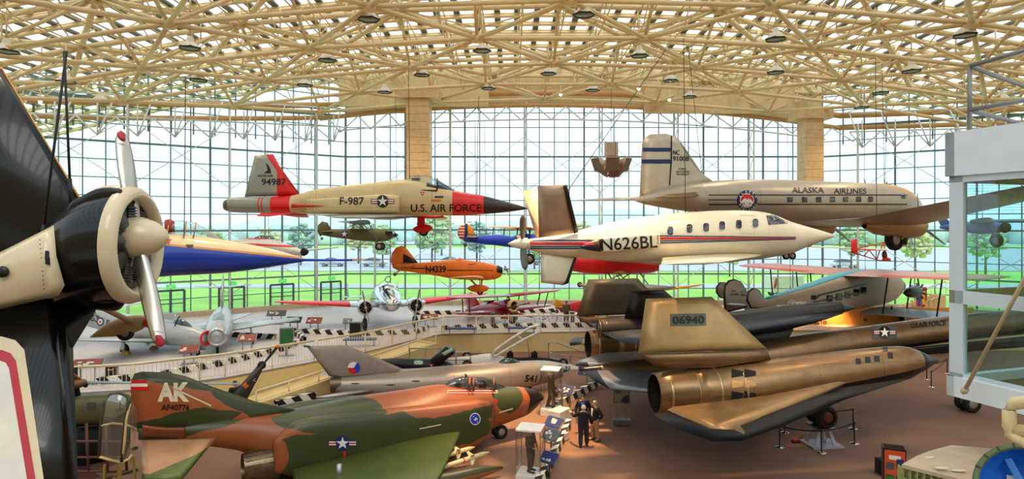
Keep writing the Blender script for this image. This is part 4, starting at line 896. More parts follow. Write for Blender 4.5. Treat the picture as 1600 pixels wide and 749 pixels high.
# ---------------------------------------------------------------- red racer half hidden behind the sand jet
r = Rig('racing_airplane', 'bright red low wing airplane with spatted wheels behind the sand jet', 'airplane', 545, 39, 700, 39, 330)
r.loft('fuselage', [(548, 320, 326), (590, 314, 332), (640, 312, 336), (680, 316, 336), (697, 322, 332)], RED); r.plate('tail_fin', [(545, 324), (543, 308), (555, 306), (572, 320)], .1, RED)
r.foil('wing', [((690, 337, -.4), (565, 335, -.4), .3), ((672, 339, -4.8), (610, 338, -4.8), .12)], RED, both=True); wheels(r, 'tail_wheel', [(546, 339, 0)], .12, .1); strut(r, (548, 326, 0), (546, 338, 0), .04, BLACK, 'tail_spring')
for sy, dx in ((-.95, 0), (.95, 6)):
    r.loft('wheel_spat', [(645, 357, 360, .5), (652, 353, 364, .5), (662, 351, 365, .5), (671, 352, 362, .5), (676, 355, 358, .4)], RED, y=sy, keep=False); wheels(r, 'wheel', [(662, 362, sy)], .28, .16); r.loft('gear_leg', [(652, 338, 352, .12), (658, 337, 355, .14), (664, 338, 353, .1)], RED, y=sy, keep=False, p=3)
r.cables([(620, 314, 618, 150, 0)], 'thin cable holding up the red racer with spats')

# ---------------------------------------------------------------- blue and yellow biplane
r = Rig('training_biplane', 'blue biplane with red and white striped rudder behind the white pusher', 'airplane', 717, 41, 862, 42.5, 375)
m = mat('biplane_blue', '#1a49d6', .4)
r.loft('fuselage', [(727, 369, 378, .6), (760, 368, 382, .7), (784, 367, 385, .75), (800, 370, 387, .75), (812, 366, 387.5, .75), (830, 366, 388, .8), (850, 366, 388, .85), (861, 369, 385, .9)], m)
fz = r(720, 380).z
fz2 = zoned('striped_rudder_paint', '#e9dfcc', [('#c3272b', [('p', 0, 0, 1, r(720, y0 + 2.2).z), ('p', 0, 0, -1, -r(720, y0).z)]) for y0 in (352.5, 357, 361.5, 366, 370.5)], .5)
r.plate('rudder', [(726, 377), (718, 373), (714.5, 366), (716, 357), (722, 350.5), (728, 349)], .1, fz2); r.plate('rudder_post', [(726, 377), (726, 349.5), (730, 349.5), (730, 376)], .14, NAVY, inset=.2); r.plate('tail_fin', [(730, 368), (730, 349.5), (735, 352), (744, 368)], .1, mat('biplane_yellow', '#f0a01e', .45))
r.foil('tailplane', [((748, 370.5, -.1), (730, 370.5, -.1), .07), ((742, 371, -1.9), (728, 371, -1.9), .04)], mat('biplane_yellow', '#f0a01e', .45), both=True)
r.foil('wing', [((834, 357, 0), (806, 357, 0), .18), ((830, 356, -4.6), (803, 356, -4.6), .1)], mat('biplane_yellow', '#f0a01e', .45), both=True); r.foil('wing', [((828, 386, -.5), (800, 386, -.5), .18), ((824, 384, -4.4), (797, 384, -4.4), .1)], mat('biplane_yellow', '#f0a01e', .45), both=True)
for px in (806, 826): strut(r, (px, 384, -3.4), (px + 3, 356, -3.4), .04, BLACK, 'wing_strut', True)
strut(r, (828, 368, -.4), (826, 357, -.5), .04, m, 'wing_strut', True)
MB().lathe([(-.3, .45), (0, .5), (.1, .42)], r(861, 377), 'X', 16).obj('engine_cowl', DARK, r.root); strut(r, (826, 387, -.3), (827, 402, -.9), .06, m, 'gear_leg', True); wheels(r, 'wheel', [(827, 405, -.9), (827, 405, .9)], .36, .22); wheels(r, 'tail_wheel', [(727, 383, 0)], .12, .1)
r.cables([(760, 367, 757, 190, 0)], 'thin cable holding up the blue biplane')

# ---------------------------------------------------------------- red floatplane
r = Rig('floatplane', 'red floatplane on grey floats hanging below the white pusher wing', 'airplane', 880, 44, 1030, 44.5, 418)
r.loft('fuselage', [(884, 402, 416, .8), (896, 396, 424, .8), (930, 394, 428, .85), (980, 394, 428, .9), (1010, 397, 427, 1), (1020, 399, 426, 1), (1027, 404, 423, 1)], RED)
MB().lathe([(0, .45), (.12, .5), (.2, .3)], r(1024, 413), 'X', 16).obj('engine_cowl', mat('red_cowl', '#b8141a', .35), r.root); r.decal('belly_flash', 968, 427, [([disc(1, 16)], YEL)], 9, 4, -.3)
gf = mat('float_metal', '#a5a39c', .4, .4)
for sy in (-1.3, 1.3): r.loft('float', [(905, 443, 447, 1), (925, 443, 454, 1), (975, 443, 458, 1), (1020, 445, 456, 1), (1045, 447, 452, 1), (1056, 448, 450, 1)], gf, y=sy, keep=False); MB().wheel(r(906, 445, sy), .18, .1).obj('wheel', (TYRE, HUB), r.root)
for a, b in (((950, 427), (960, 444)), ((965, 427), (985, 444)), ((985, 427), (960, 444)), ((1000, 427), (1012, 444))): strut(r, (a[0], a[1], -.4), (b[0], b[1], -1.3), .05, STEEL, 'float_strut', True)
r.foil('wing', [((1000, 394, -.4), (945, 394, -.4), .2), ((995, 392, -6), (950, 392, -6), .12)], RED, both=True); r.plate('tail_fin', [(884, 404), (878, 390), (890, 384), (905, 396)], .1, RED)
r.cables([(960, 393, 962, 180, 0)], 'thin cable holding up the red floatplane')

# ---------------------------------------------------------------- primary glider
r = Rig('primary_glider', 'red and white open frame glider hanging under the airliner wing', 'glider', 1334, 47, 1392, 48, 392)
r.plate('rudder', [(1330, 395), (1330, 374), (1339.5, 374), (1340, 399), (1335, 397)], .1, RED)
mw = mat('glider_fabric', '#e3c9c4', .5)
r.foil('wing', [((1388, 390, 0), (1368, 390, 0), .14), ((1386, 391, -4.8), (1368, 391, -4.8), .1)], mw, both=True); r.plate('tailplane', [(1340, 392, -1), (1352, 392, -1), (1352, 392, 1), (1340, 392, 1)], .06, mw)
for a, b in (((1336, 396), (1372, 407)), ((1340, 391), (1372, 391)), ((1350, 400), (1358, 391)), ((1358, 391), (1370, 406)), ((1370, 406), (1375, 391)), ((1372, 407), (1392, 408)), ((1375, 391), (1382, 379)), ((1382, 379), (1382, 400)), ((1382, 379), (1338, 389))): strut(r, a + (0,), b + (0,), .04, RED if a[1] > 378 else STEEL, 'frame_tube')
r.loft('seat_pod', [(1379, 404, 408, .6), (1384, 402, 408, .7), (1391, 404, 408, .6)], RED, keep=False); r.loft('seat_back', [(1380, 393, 404, .5), (1383, 392, 405, .5), (1385, 396, 405, .4)], mat('brown_leather', '#6a2f22', .6), keep=False)
r.cables([(1382, 379, 1384, 190, 0)], 'thin cable holding up the red open frame glider')
# ================================================================ aircraft standing on the deck and floor
BURNT = mat('burnt_metal', '#6e6152', .4, .8); GREYS = mat('jet_silver', '#aeb2b4', .32, .45, var=.05)
# ---------------------------------------------------------------- silver swept jet with roundel
r = Rig('swept_wing_jet', 'silver swept wing jet with roundel and number 363 on the left deck', 'airplane', 118, 40.5, 323, 34.6, 520)
m = zoned('silver_jet_paint', '#b4b8ba', [], .3, .4, panel=1.5)
r.loft('fuselage', [(116, 482, 498), (130, 482, 506), (157, 484, 515), (195, 491, 527), (230, 495, 534), (258, 500, 539), (290, 508, 541), (310, 514, 541), (321, 519, 538)], m, wf=.9)
MB().lathe([(.0, .36), (.12, .42), (.16, .36), (.1, .30), (-.3, .28)], r(321, 528.5), 'X', 20, cap=False).obj('intake_ring', RED, r.root); MB().lathe([(-.02, .01), (-.02, .33)], r(321, 528.5), 'X', 16).obj('intake_cover', RED, r.root)
r.plate('tail_fin', [(124, 484), (100, 432), (122, 430), (160, 488)], .16, m); r.foil('tailplane', [((150, 488, -.3), (122, 487, -.3), .1), ((112, 485, -2.2), (98, 485, -2.2), .05)], m, both=True)
r.foil('wing', [((262, 534, -.5), (205, 532, -.5), .3), ((118, 532, -5.2), (92, 532, -5.2), .1)], m, both=True)
r.loft('canopy', [(240, 497, 505, .8), (256, 488, 507, .75), (270, 490, 509, .75), (284, 497, 511, .75), (297, 510, 514, .8)], GLASS, keep=False); MB().path([r(273, 510, -.42), r(278, 498, -.3), r(281, 494, 0), r(278, 498, .3), r(273, 510, .42)], .04, 6).obj('canopy_frame', BLACK, r.root)
r.loft('windscreen', [(275, 500, 511, .8), (286, 500, 512, .8), (300, 510, 515, .8)], SMOKE, keep=False)
r.text('363', 145, 497.5, 20, 10, BLACK, -.6, rot=-.16); r.decal('roundel', 157, 503, [([disc(1)], NAVY), ([disc(.66)], WHITE), ([disc(.3, 10)], RED)], 5.6, 6.6, -.7); r.text('RCAF', 179, 507, 26, 10, BLACK, -.8, rot=-.18)
for a, b, y in (((306, 540), (304, 552), 0), ((232, 533), (233, 536), .95), ((193, 531), (194, 545), -1.2)): strut(r, a + (y,), b + (y,), .09, STEEL, 'gear_leg')
wheels(r, 'wheel', [(305, 553, 0), (195, 547, -1.3)], .34, .2); wheels(r, 'wheel', [(232, 535.5, 1.3)], .34, .2)
r.plate('gear_door', [(311, 540, .15), (322, 541, .15), (322, 547, .2), (312, 548, .2)], .04, GREYS); r.plate('gear_door', [(188, 535, -1.4), (195, 535, -1.4), (195, 548, -1.4), (188, 548, -1.4)], .04, GREYS)
# wheel chocks belong to the floor: own things
for k, (px, py, nm) in enumerate([(197, 554, 'under the near main wheel of the roundel jet'), (241, 545, 'under the far main wheel of the roundel jet'), (314, 560, 'under the nose wheel of the roundel jet')]):
    c = G(px, py, DZ); t = thing('wheel_chock', 'small yellow wheel chock ' + nm, 'wheel chock', c, .2 * k, 'yellow wheel chocks'); MB().prism([(-.25, -.1, 0), (.25, -.1, 0), (.12, -.1, .16), (-.12, -.1, .16)], (0, .2, 0)).obj('wedge', mat('chock_yellow', '#d8b02c', .6), t); MB().tube((0, -.12, .12), (0, .12, .12), .02, n=6).obj('handle', BLACK, t)

# ---------------------------------------------------------------- craft modelled head on: local metres, nose +X
def headon(name, label, cat, loc, rz, group=None):
    t = thing(name, label, cat, loc, rz, group); return t
c0 = P(340, 552, 35.6); c0.z = DZ
t = headon('barrel_nosed_jet', 'small silver jet with open round nose facing the camera on deck', 'airplane', c0, math.radians(-68))
B = lambda rows, n=24: MB().loft(rows, n)
B([(.9, 0, 1.05, .47, .5), (.4, 0, 1.05, .6, .64), (-1, 0, 1.1, .72, .78), (-3.2, 0, 1.15, .72, .78), (-5.5, 0, 1.3, .55, .6), (-7.2, 0, 1.45, .35, .38)]).obj('fuselage', m, t)
MB().lathe([(.0, .50), (.12, .46), (.14, .42), (.1, .38), (-.5, .34)], (.85, 0, 1.05), 'X', 24, cap=False).obj('intake_lip', CHROME, t); MB().lathe([(0, .01), (0, .40)], (.8, 0, 1.05), 'X', 20).obj('intake_throat', DARK, t); MB().box((.84, 0, 1.05), (.1, .05, .78)).obj('splitter', STEEL, t)
B([(-.3, 0, 1.62, .3, .1), (-.8, 0, 1.75, .34, .35), (-1.6, 0, 1.8, .3, .3), (-2.6, 0, 1.72, .2, .2)], 16).obj('canopy', GLASS, t); MB().lathe([(0, .22), (.1, .2)], (-.5, 0, 1.82), 'X', 14, cap=False).obj('canopy_frame', GREYS, t)
for s in (-1, 1):
    MB().foil([(V((-1.2, s * .5, 1.05)), V((-3.9, s * .5, 1.05)), .3), (V((-4.2, s * 4.6, 1.0)), V((-5.6, s * 4.6, 1.0)), .1)]).obj('wing', m, t); MB().foil([(V((-6.2, s * .1, 3.05)), V((-7.3, s * .1, 3.05)), .1), (V((-7.4, s * 1.7, 3.1)), V((-8.0, s * 1.7, 3.1)), .05)]).obj('tailplane', m, t)
    MB().tube((-2.2, s * 1.7, 1.0), (-2.2, s * 1.8, .3), .06).obj('gear_leg', STEEL, t); MB().wheel((-2.2, s * 1.8, .3), .3, .16).obj('wheel', (TYRE, HUB), t)
MB().plate([(-4.6, 0, 1.7), (-6.6, 0, 3.9), (-7.7, 0, 3.9), (-7.0, 0, 1.7)], .14).obj('tail_fin', m, t)
MB().tube((.1, 0, .7), (.15, 0, .2), .07).obj('gear_leg', STEEL, t); MB().wheel((.15, 0, .24), .24, .14).obj('wheel', (TYRE, HUB), t)

c0 = P(604, 515, 45.5); c0.z = DZ
t = headon('twin_engine_airliner', 'polished silver twin with red wings and two big round engines on deck', 'airplane', c0, math.radians(-70))
redw = mat('red_wing_paint', '#e01f24', .35)
B([(3.1, 0, 1.78, .12, .15), (2.8, 0, 1.8, .42, .42), (2.2, 0, 1.85, .66, .62), (1.2, 0, 1.95, .84, .82), (0, 0, 1.98, .9, .95), (-2, 0, 1.8, .85, .9), (-5, 0, 1.35, .5, .55), (-7.5, 0, 1.1, .12, .15)], 28).obj('fuselage', CHROME, t)
B([(1.5, 0, 2.35, .5, .12), (1.0, 0, 2.6, .62, .3), (.3, 0, 2.7, .6, .3), (-.5, 0, 2.75, .5, .22)], 20).obj('cockpit_cabin', CHROME, t)
for yy, w in ((.0, .44), (-.5, .3), (.5, .3)): MB().plate([V((1.42 - abs(yy) * .5, yy - w / 2, 2.45)), V((1.42 - abs(yy) * .5, yy + w / 2, 2.45)), V((1.02 - abs(yy) * .45, yy + w / 2.3, 2.82)), V((1.02 - abs(yy) * .45, yy - w / 2.3, 2.82))], .04, .2).obj('windscreen_pane', wm, t)
MB().torus((.6, 0, 3.3), .2, .035, 'X').obj('loop_aerial', STEEL, t); MB().tube((.6, 0, 2.9), (.6, 0, 3.1), .03).obj('aerial_post', STEEL, t)
for s in (-1, 1):
    MB().foil([(V((1.2, s * .7, 1.5)), V((-2.0, s * .7, 1.5)), .42), (V((1.0, s * 2.6, 1.6)), V((-1.8, s * 2.6, 1.6)), .4)]).obj('wing_root', CHROME, t); MB().foil([(V((1.0, s * 2.6, 1.6)), V((-1.8, s * 2.6, 1.6)), .4), (V((.3, s * 6.9, 1.9)), V((-1.0, s * 6.9, 1.9)), .16), (V((.1, s * 7.5, 1.95)), V((-.7, s * 7.5, 1.95)), .05)]).obj('wing', redw, t)
    e = V((1.8, s * 1.72, 1.55)); MB().lathe([(-2.6, .1), (-1.4, .42), (-.4, .5), (.1, .52), (.22, .48), (.24, .40), (.1, .38)], e, 'X', 26, cap=False).obj('engine_nacelle', CHROME, t); MB().lathe([(.02, .02), (.02, .40)], e, 'X', 20).obj('engine_face', mat('engine_brown', '#4a2f22', .6), t)
    cy = MB()
    for k in range(9):
        a = k * 2 * PI / 9; cy.tube(e + V((.08, math.cos(a) * .12, math.sin(a) * .12)), e + V((.08, math.cos(a) * .36, math.sin(a) * .36)), .055, n=6)
    cy.obj('cylinders', BURNT, t); MB().lathe([(.0, .14), (.3, .12), (.42, .03)], e + V((.1, 0, 0)), 'X', 12).obj('propeller_hub', STEEL, t)
    h = e + V((.4, 0, 0)); aa = .15 if s > 0 else -.2
    prop(t, h, [h + V((0, math.sin(aa) * 1.3, math.cos(aa) * 1.3)), h - V((0, math.sin(aa) * 1.3, math.cos(aa) * 1.3))], .13, CHROME, (.5, 1, 0))
    MB().tube(e + V((-.2, 0, -.3)), e + V((-.2, 0, -1.1)), .08).obj('gear_leg', STEEL, t); MB().wheel(e + V((-.15, 0, -1.15)), .40, .26).obj('wheel', (TYRE, HUB), t)
    MB().plate([V((-6.6, s * 2.0, 1.2)), V((-7.6, s * 2.0, 1.2)), V((-7.4, s * 2.0, 2.4)), V((-6.8, s * 2.0, 2.4))], .1).obj('tail_fin', CHROME, t); MB().foil([(V((-6.4, 0, 1.35)), V((-7.5, 0, 1.35)), .12), (V((-6.6, s * 2.4, 1.35)), V((-7.4, s * 2.4, 1.35)), .06)]).obj('tailplane', CHROME, t)

# ---------------------------------------------------------------- dark red biplane
r = Rig('vintage_biplane', 'dark red vintage biplane with cream engine ring on the deck', 'airplane', 728, 51.0, 815, 45.0, 482)
m = mat('maroon_paint', '#a3142a', .25, coat=.5)
r.loft('fuselage', [(729, 483, 490, .6), (745, 477, 492, .7), (765, 472, 493, .8), (785, 468, 492.5, .85), (798, 468, 489, 1), (803, 471, 486, 1)], m)
r.plate('tail_fin', [(730, 484), (727, 470), (731, 458), (737, 457), (742, 462), (750, 477)], .1, m); r.foil('tailplane', [((744, 483, -.2), (730, 483, -.2), .08), ((738, 484, -2), (724, 484, -2), .05)], m, both=True)
for (lx, tx, py_), sp in (((800, 768, 463), 4.9), ((797, 766, 487), 4.3)):
    a_, b_ = r(lx, py_), r(tx, py_)
    for s_ in (-1, 1): MB().foil([(V((a_.x, 0, a_.z)), V((a_.x - 1.35, 0, a_.z)), .2), (V((a_.x, s_ * (sp - .6), a_.z + .12)), V((a_.x - 1.35, s_ * (sp - .6), a_.z + .12)), .17), (V((a_.x - .3, s_ * sp, a_.z + .14)), V((a_.x - 1.1, s_ * sp, a_.z + .14)), .05)]).obj('wing', m, r.root)
for s_ in (-1, 1):
    for dx_ in (.2, 1.1): p_, q_2 = r(797, 487), r(800, 463); MB().tube((p_.x - dx_, s_ * 3.3, p_.z), (q_2.x - dx_, s_ * 3.5, q_2.z), .04).obj('wing_strut', DARK, r.root)
for px in (778, 796):
    strut(r, (px, 470, -.4), (px - 2, 463, -.5), .04, DARK, 'cabane_strut', True)
MB().lathe([(-.35, .4), (0, .46), (.12, .42), (.14, .32), (0, .28)], r(802, 478), 'X', 22, cap=False).obj('engine_ring', mat('cream_ring', '#e9c987', .4), r.root); MB().lathe([(0, .01), (0, .36)], r(803, 478), 'X', 18).obj('engine_face', DARK, r.root); c = r(808, 478); MB().lathe([(-.2, .12), (.15, .08), (.22, .02)], c, 'X', 12).obj('propeller_hub', STEEL, r.root)
prop(r, c, [c + V((.1, 1.15, .12)), c + V((.1, -1.15, -.12))], .14, mat('walnut_propeller', '#4a2a1c', .4), (.5, 0, 1))
strut(r, (790, 490, -.4), (797, 500, -1.0), .05, m, 'gear_leg', True); strut(r, (776, 490, -.4), (795, 500, -1.0), .04, m, 'gear_leg', True)
wheels(r, 'wheel', [(800, 498, -1.0), (803, 494, 1.0)], .38, .2); wheels(r, 'tail_wheel', [(733, 492, 0)], .14, .1)
MB().loft([(r(760, 470).x, 0, r(760, 471).z, .3, .04), (r(766, 470).x, 0, r(766, 471).z, .36, .06), (r(773, 470).x, 0, r(773, 470).z, .3, .04)], 12).obj('cockpit_opening', DARK, r.root)

# ---------------------------------------------------------------- yellow winged red cabin plane
r = Rig('cabin_monoplane', 'red cabin airplane with yellow high wing standing behind the dark fins', 'airplane', 866, 50, 965, 45.5, 480)
r.loft('fuselage', [(868, 480, 483, .7), (890, 474, 486, .7, 3), (910, 469, 489, .7, 3), (935, 467, 489, .75, 3), (952, 470, 488, .8), (962, 473, 485, .9)], mat('robin_red', '#d8261c', .35))
r.foil('wing', [((942, 466, 0), (912, 467, 0), .26), ((942, 464.5, -5.6), (914, 466, -5.6), .2), ((935, 464, -6.2), (920, 465, -6.2), .06)], YEL, both=True); r.foil('tailplane', [((880, 480, -.1), (868, 480, -.1), .08), ((876, 480, -1.9), (866, 480, -1.9), .05)], YEL, both=True); r.plate('tail_fin', [(868, 481), (864, 474), (868, 467), (876, 470), (882, 477)], .1, YEL)
r.decal('cabin_window', 917, 474, [([rect(-1, -1, 1, 1)], mat('window_cream', '#cfd8a0', .3))], 5, 4, -.6); r.decal('cabin_door', 925, 478, [([rect(-1, -1, 1, 1)], mat('door_cream', '#e6dcae', .4))], 4, 6, -.6)
strut(r, (925, 487, -.5), (920, 466, -3), .05, YEL, 'wing_strut', True); strut(r, (938, 487, -.5), (934, 466, -3), .05, YEL, 'wing_strut', True); strut(r, (930, 488, -.3), (922, 498, -1.0), .05, YEL, 'gear_leg', True); wheels(r, 'wheel', [(912, 497.5, -1.1), (922, 496, 1.0)], .42, .2); wheels(r, 'tail_wheel', [(870, 487, 0)], .15, .1)
MB().lathe([(0, .3), (.3, .25), (.5, .05)], r(962, 479), 'X', 14).obj('engine', DARK, r.root)

# ---------------------------------------------------------------- red winged biplane transport
r = Rig('transport_biplane', 'grey three engined biplane transport with teal roof and faded red wings', 'airplane', 1168, 38, 1402, 50, 458)
m = zoned('grey_fabric_body', '#a3907c', [('#2b93a8', [lineplane((1194, 469, -.5), (1316, 429, -.8))])], .5)
tl = mat('teal_roof_paint', '#2f96ab', .4)
r.loft('fuselage', [(1166, 478, 490, .5, 3.5), (1195, 468, 492, .55, 4), (1260, 447, 489, .6, 4), (1316, 429, 484, .62, 4), (1360, 424, 478, .65, 4), (1385, 424, 471, .7, 3), (1399, 430, 463, .8), (1403, 438, 456, .9)], m)
r.loft('roof', [(1195, 466.5, 470, 2.4), (1260, 445, 451, 2.8), (1316, 426, 433, 3), (1360, 421, 430, 3), (1385, 421, 430, 2.4)], tl, keep=False)
for px, py in ((1271, 465, ), (1296, 467), (1310.5, 464), (1324, 461), (1338, 457.5), (1349, 454)): r.decal('cabin_window', px, py, [([rect(-1.15, -1.12, 1.15, 1.12)], BLACK), ([rect(-1, -1, 1, 1)], SMOKE if px > 1280 else DARK)], 4.2 if px > 1280 else 3.4, 5 if px > 1280 else 3, -1.0)
r.decal('cheat_line', 1312, 459, [([[(-1, -.75), (-.82, -.1), (-.75, -.05), (1, 1), (1, .85), (-.72, -.2)], [(-1, -.75), (-.98, -.85), (1, .15), (1, .28)]], BLACK)], 42, 17, -1.05, mx=.3)
r.decal('airline_emblem', 1237, 476, [([disc(1)], WHITE), ([disc(.85)], m), ([rect(-.1, -.8, .1, .5), rect(-.6, .3, .6, .5)], WHITE)], 7, 7, -.9); r.decal('name_panel', 1221, 478.5, [([rect(-1, -1, 1, 1)], WHITE)], 8, 2, -.9); r.decal('name_panel', 1251, 473.5, [([rect(-1, -1, 1, 1)], WHITE)], 8, 2, -.9); r.text('UNITED', 1221, 478.5, 14, 2.4, BLACK, -1, rot=.1); r.text('AIR LINES', 1251, 473.5, 14, 2.4, BLACK, -1, rot=.1)
pw = zoned('faded_red_wing', '#c99a90', [('#c6594a', [('p', -1, 0, 0, -r(1312, 440).x - .9), ('p', 0, 1, 0, 2.5)]), ('#c6594a', [('p', -1, 0, 0, -r(1312, 440).x - .9), ('p', 0, -1, 0, 2.5)])], .6, var=.12)
L_, T_ = r(1366, 424), r(1314, 432)
for s in (-1, 1): MB().foil([(V((L_.x, s * .3, L_.z)), V((T_.x - .6, s * .3, L_.z - .05)), .4), (V((L_.x - .1, s * 7.6, L_.z + .15)), V((T_.x - .2, s * 7.6, L_.z + .12)), .28), (V((L_.x - .9, s * 8.6, L_.z + .2)), V((T_.x + .3, s * 8.4, L_.z + .18)), .08)]).obj('upper_wing', pw, r.root)
lw = mat('lower_wing_grey', '#8b98a0', .4, .2); lz = r(1360, 480).z
for s in (-1, 1): MB().foil([(V((L_.x - .2, s * .9, lz)), V((T_.x + .3, s * .9, lz)), .35), (V((L_.x - .3, s * 6.5, lz + .1)), V((T_.x + .6, s * 6.5, lz + .1)), .25), (V((L_.x - .9, s * 7.4, lz + .12)), V((T_.x + 1.0, s * 7.2, lz + .12)), .06)]).obj('lower_wing', lw, r.root)
for s in (-1, 1):
    for yy in (2.4, 5.6):
        for xx in (L_.x - .5, T_.x + .8): MB().tube((xx, s * yy, lz), (xx + .1, s * (yy + .3), L_.z), .05).obj('wing_strut', DARK, r.root)
    e = V((L_.x + .2, s * 2.7, (L_.z + lz) / 2)); MB().lathe([(-1.9, .05), (-1.0, .35), (0, .45), (.4, .4), (.45, .1)], e, 'X', 18).obj('engine_nacelle', mat('nacelle_black', '#2b3a40', .3), r.root)
    cy = MB()
    for k in range(9): a = k * 2 * PI / 9; cy.tube(e + V((.5, 0, 0)), e + V((.5, math.cos(a) * .6, math.sin(a) * .6)), .07, n=6)
    cy.obj('cylinders', BURNT, r.root); h = e + V((.75, 0, 0)); MB().lathe([(-.3, .14), (.1, .06)], h, 'X', 10).obj('propeller_hub', STEEL, r.root); prop(r, h, [h + V((0, .2, 1.4)), h + V((0, -.2, -1.4))], .14, STEEL, (.5, 1, 0))
    MB().tube((L_.x - .4, s * 1.4, lz), (L_.x - .3, s * 2.0, lz - .75), .07).obj('gear_leg', STEEL, r.root); MB().wheel((L_.x - .3, s * 2.2, lz - .6), .55, .26).obj('wheel', (TYRE, HUB), r.root)
MB().lathe([(0, .5), (.3, .5), (.5, .15), (.8, .05)], r(1402, 447), 'X', 16).obj('nose_engine', BURNT, r.root)
def rfin(pts, y, name='tail_fin'):
    r.plate(name, [p + (y,) for p in pts], .1, BLACK, keep=False, inset=.05); mm = mat('grey_fabric_fin', '#9c8a78', .55); L = [r(*(p + (y,))) for p in pts]; c = sum(L, V()) / len(L); o = MB().plate([c + (q - c) * .93 for q in L], .16, .1).obj('fin_cover', mm, r.root); return o
fo = rfin([(1132, 490), (1130, 460), (1131, 446), (1138, 438), (1148, 436), (1158, 440), (1168, 456), (1172, 480)], .0); rfin([(1125, 466), (1119, 458), (1119, 448), (1125, 441), (1134, 441), (1137, 452), (1136, 468)], 1.6); rfin([(1172, 482), (1166, 470), (1168, 456), (1176, 450), (1186, 453), (1194, 468), (1201, 484)], -1.6)
r.plate('tailplane', [(1135, 476, -2.2), (1165, 478, -2.2), (1168, 476, 2.2), (1138, 474, 2.2)], .12, lw)
for s_, px, py, w in (('NC', 1147, 455, 7), ('224M', 1147, 460, 12), ('U S', 1161, 456, 6), ('MAIL', 1162, 461, 9)): r.text(s_, px, py, w, 3.4, BLACK, -.1, [fo])
r.cables([(1235, 452, 1230, 180, 0), (1352, 423, 1350, 180, 0)], ['thin cable holding up the rear of the red winged transport', 'thin cable holding up the wing of the red winged transport'])

# ---------------------------------------------------------------- grey jet with delta wing and roundel on fin
r = Rig('delta_wing_jet', 'grey delta wing jet with tricolour roundel behind the camouflaged jet', 'airplane', 519, 30, 876, 33, 590)
m = zoned('grey_delta_paint', '#a3978a', [], .35, .3, panel=1.4)
r.loft('fuselage', [(519, 590, 613), (545, 589, 617), (600, 583, 622), (650, 578, 623), (700, 573, 622), (750, 569, 619), (790, 566, 614), (830, 566, 604), (860, 569, 596), (876, 571, 590)], m)
r.loft('dorsal_spine', [(620, 577, 590, .5), (660, 575, 590, .5), (741, 568, 585, .5), (775, 566.5, 580, .55), (800, 569, 577, .5), (825, 570, 574, .4)], m, keep=False)
MB().lathe([(.0, .36), (.5, .38)], r(516, 602), 'X', 20, cap=False).obj('exhaust_nozzle', BURNT, r.root); MB().lathe([(.05, .01), (.05, .36)], r(516, 602), 'X', 16).obj('exhaust_throat', DARK, r.root)
fin = r.plate('tail_fin', [(514, 588), (480, 543), (486, 541), (538, 539.5), (560, 547), (632, 578), (640, 584), (530, 592)], .2, mat('grey_delta_fin', '#958779', .4), inset=.2); MB().tube(r(474, 541), r(484, 542), .05).obj('fin_tip_cap', mat('green_dielectric', '#3f5f4c', .5), r.root)
th = lambda a, b: [(math.cos(math.radians(q)), math.sin(math.radians(q))) for q in range(a, b + 1, 10)] + [(0, 0)]
r.decal('fin_roundel', 553, 575, [([th(60, 180)], WHITE), ([th(180, 300)], RED), ([th(-60, 60)], BLUEP)], 9.6, 9.3, -.1, [fin])
r.text('5411', 833, 592, 27, 11, BLACK, -.6, slant=.15, rot=-.05, bold=.03)
MB().lathe([(0, .2), (.6, .02)], r(872, 580), 'X', 18).obj('nose_cone', mat('green_cone', '#2e7f74', .4), r.root); MB().lathe([(0, .33), (.08, .31), (.06, .27), (-.3, .27)], r(875, 580.5), 'X', 20, cap=False).obj('intake_lip', GREYS, r.root)
r.loft('canopy', [(779, 566, 574, .8), (788, 560.5, 576, .8), (803, 561, 576, .8), (819, 569, 575, .8)], SMOKE, keep=False); MB().path([r(804, 573, -.3), r(804, 563.5, 0), r(804, 573, .3)], .04, 6).obj('canopy_frame', mat('tan_frame', '#8a6a4a', .5), r.root)
tp = mat('pale_tailplane', '#b8c0c2', .35, .3)
r.foil('tailplane', [((583, 611, -.5), (540, 612, -.5), .12), ((512, 621, -2.5), (492, 621, -2.5), .05)], tp, both=True); r.foil('wing', [((745, 612, -.6), (585, 615, -.6), .18), ((605, 620, -3.4), (590, 620, -3.4), .05)], m, both=True)
for px, py in ((555, 600), (610, 602), (650, 596)): r.decal('access_slot', px, py, [([disc(1, 12)], mat('slot_dark', '#4a4038', .6))], 7, 1.1, -.5)
for a, b, y in (((820, 606), (822, 628), 0), ((660, 618), (660, 640), -1.3), ((660, 618), (660, 640), 1.3)): strut(r, a + (y,), b + (y,), .08, STEEL, 'gear_leg')
q = r.O.z
for px, y in ((822, 0), (660, -1.3), (660, 1.3)): p = r(px, 620, y); MB().wheel(V((p.x, y, -q + .33)), .33, .2).obj('wheel', (TYRE, HUB), r.root); MB().tube(V((p.x, y, -q + .33)), p, .06).obj('gear_leg', STEEL, r.root)

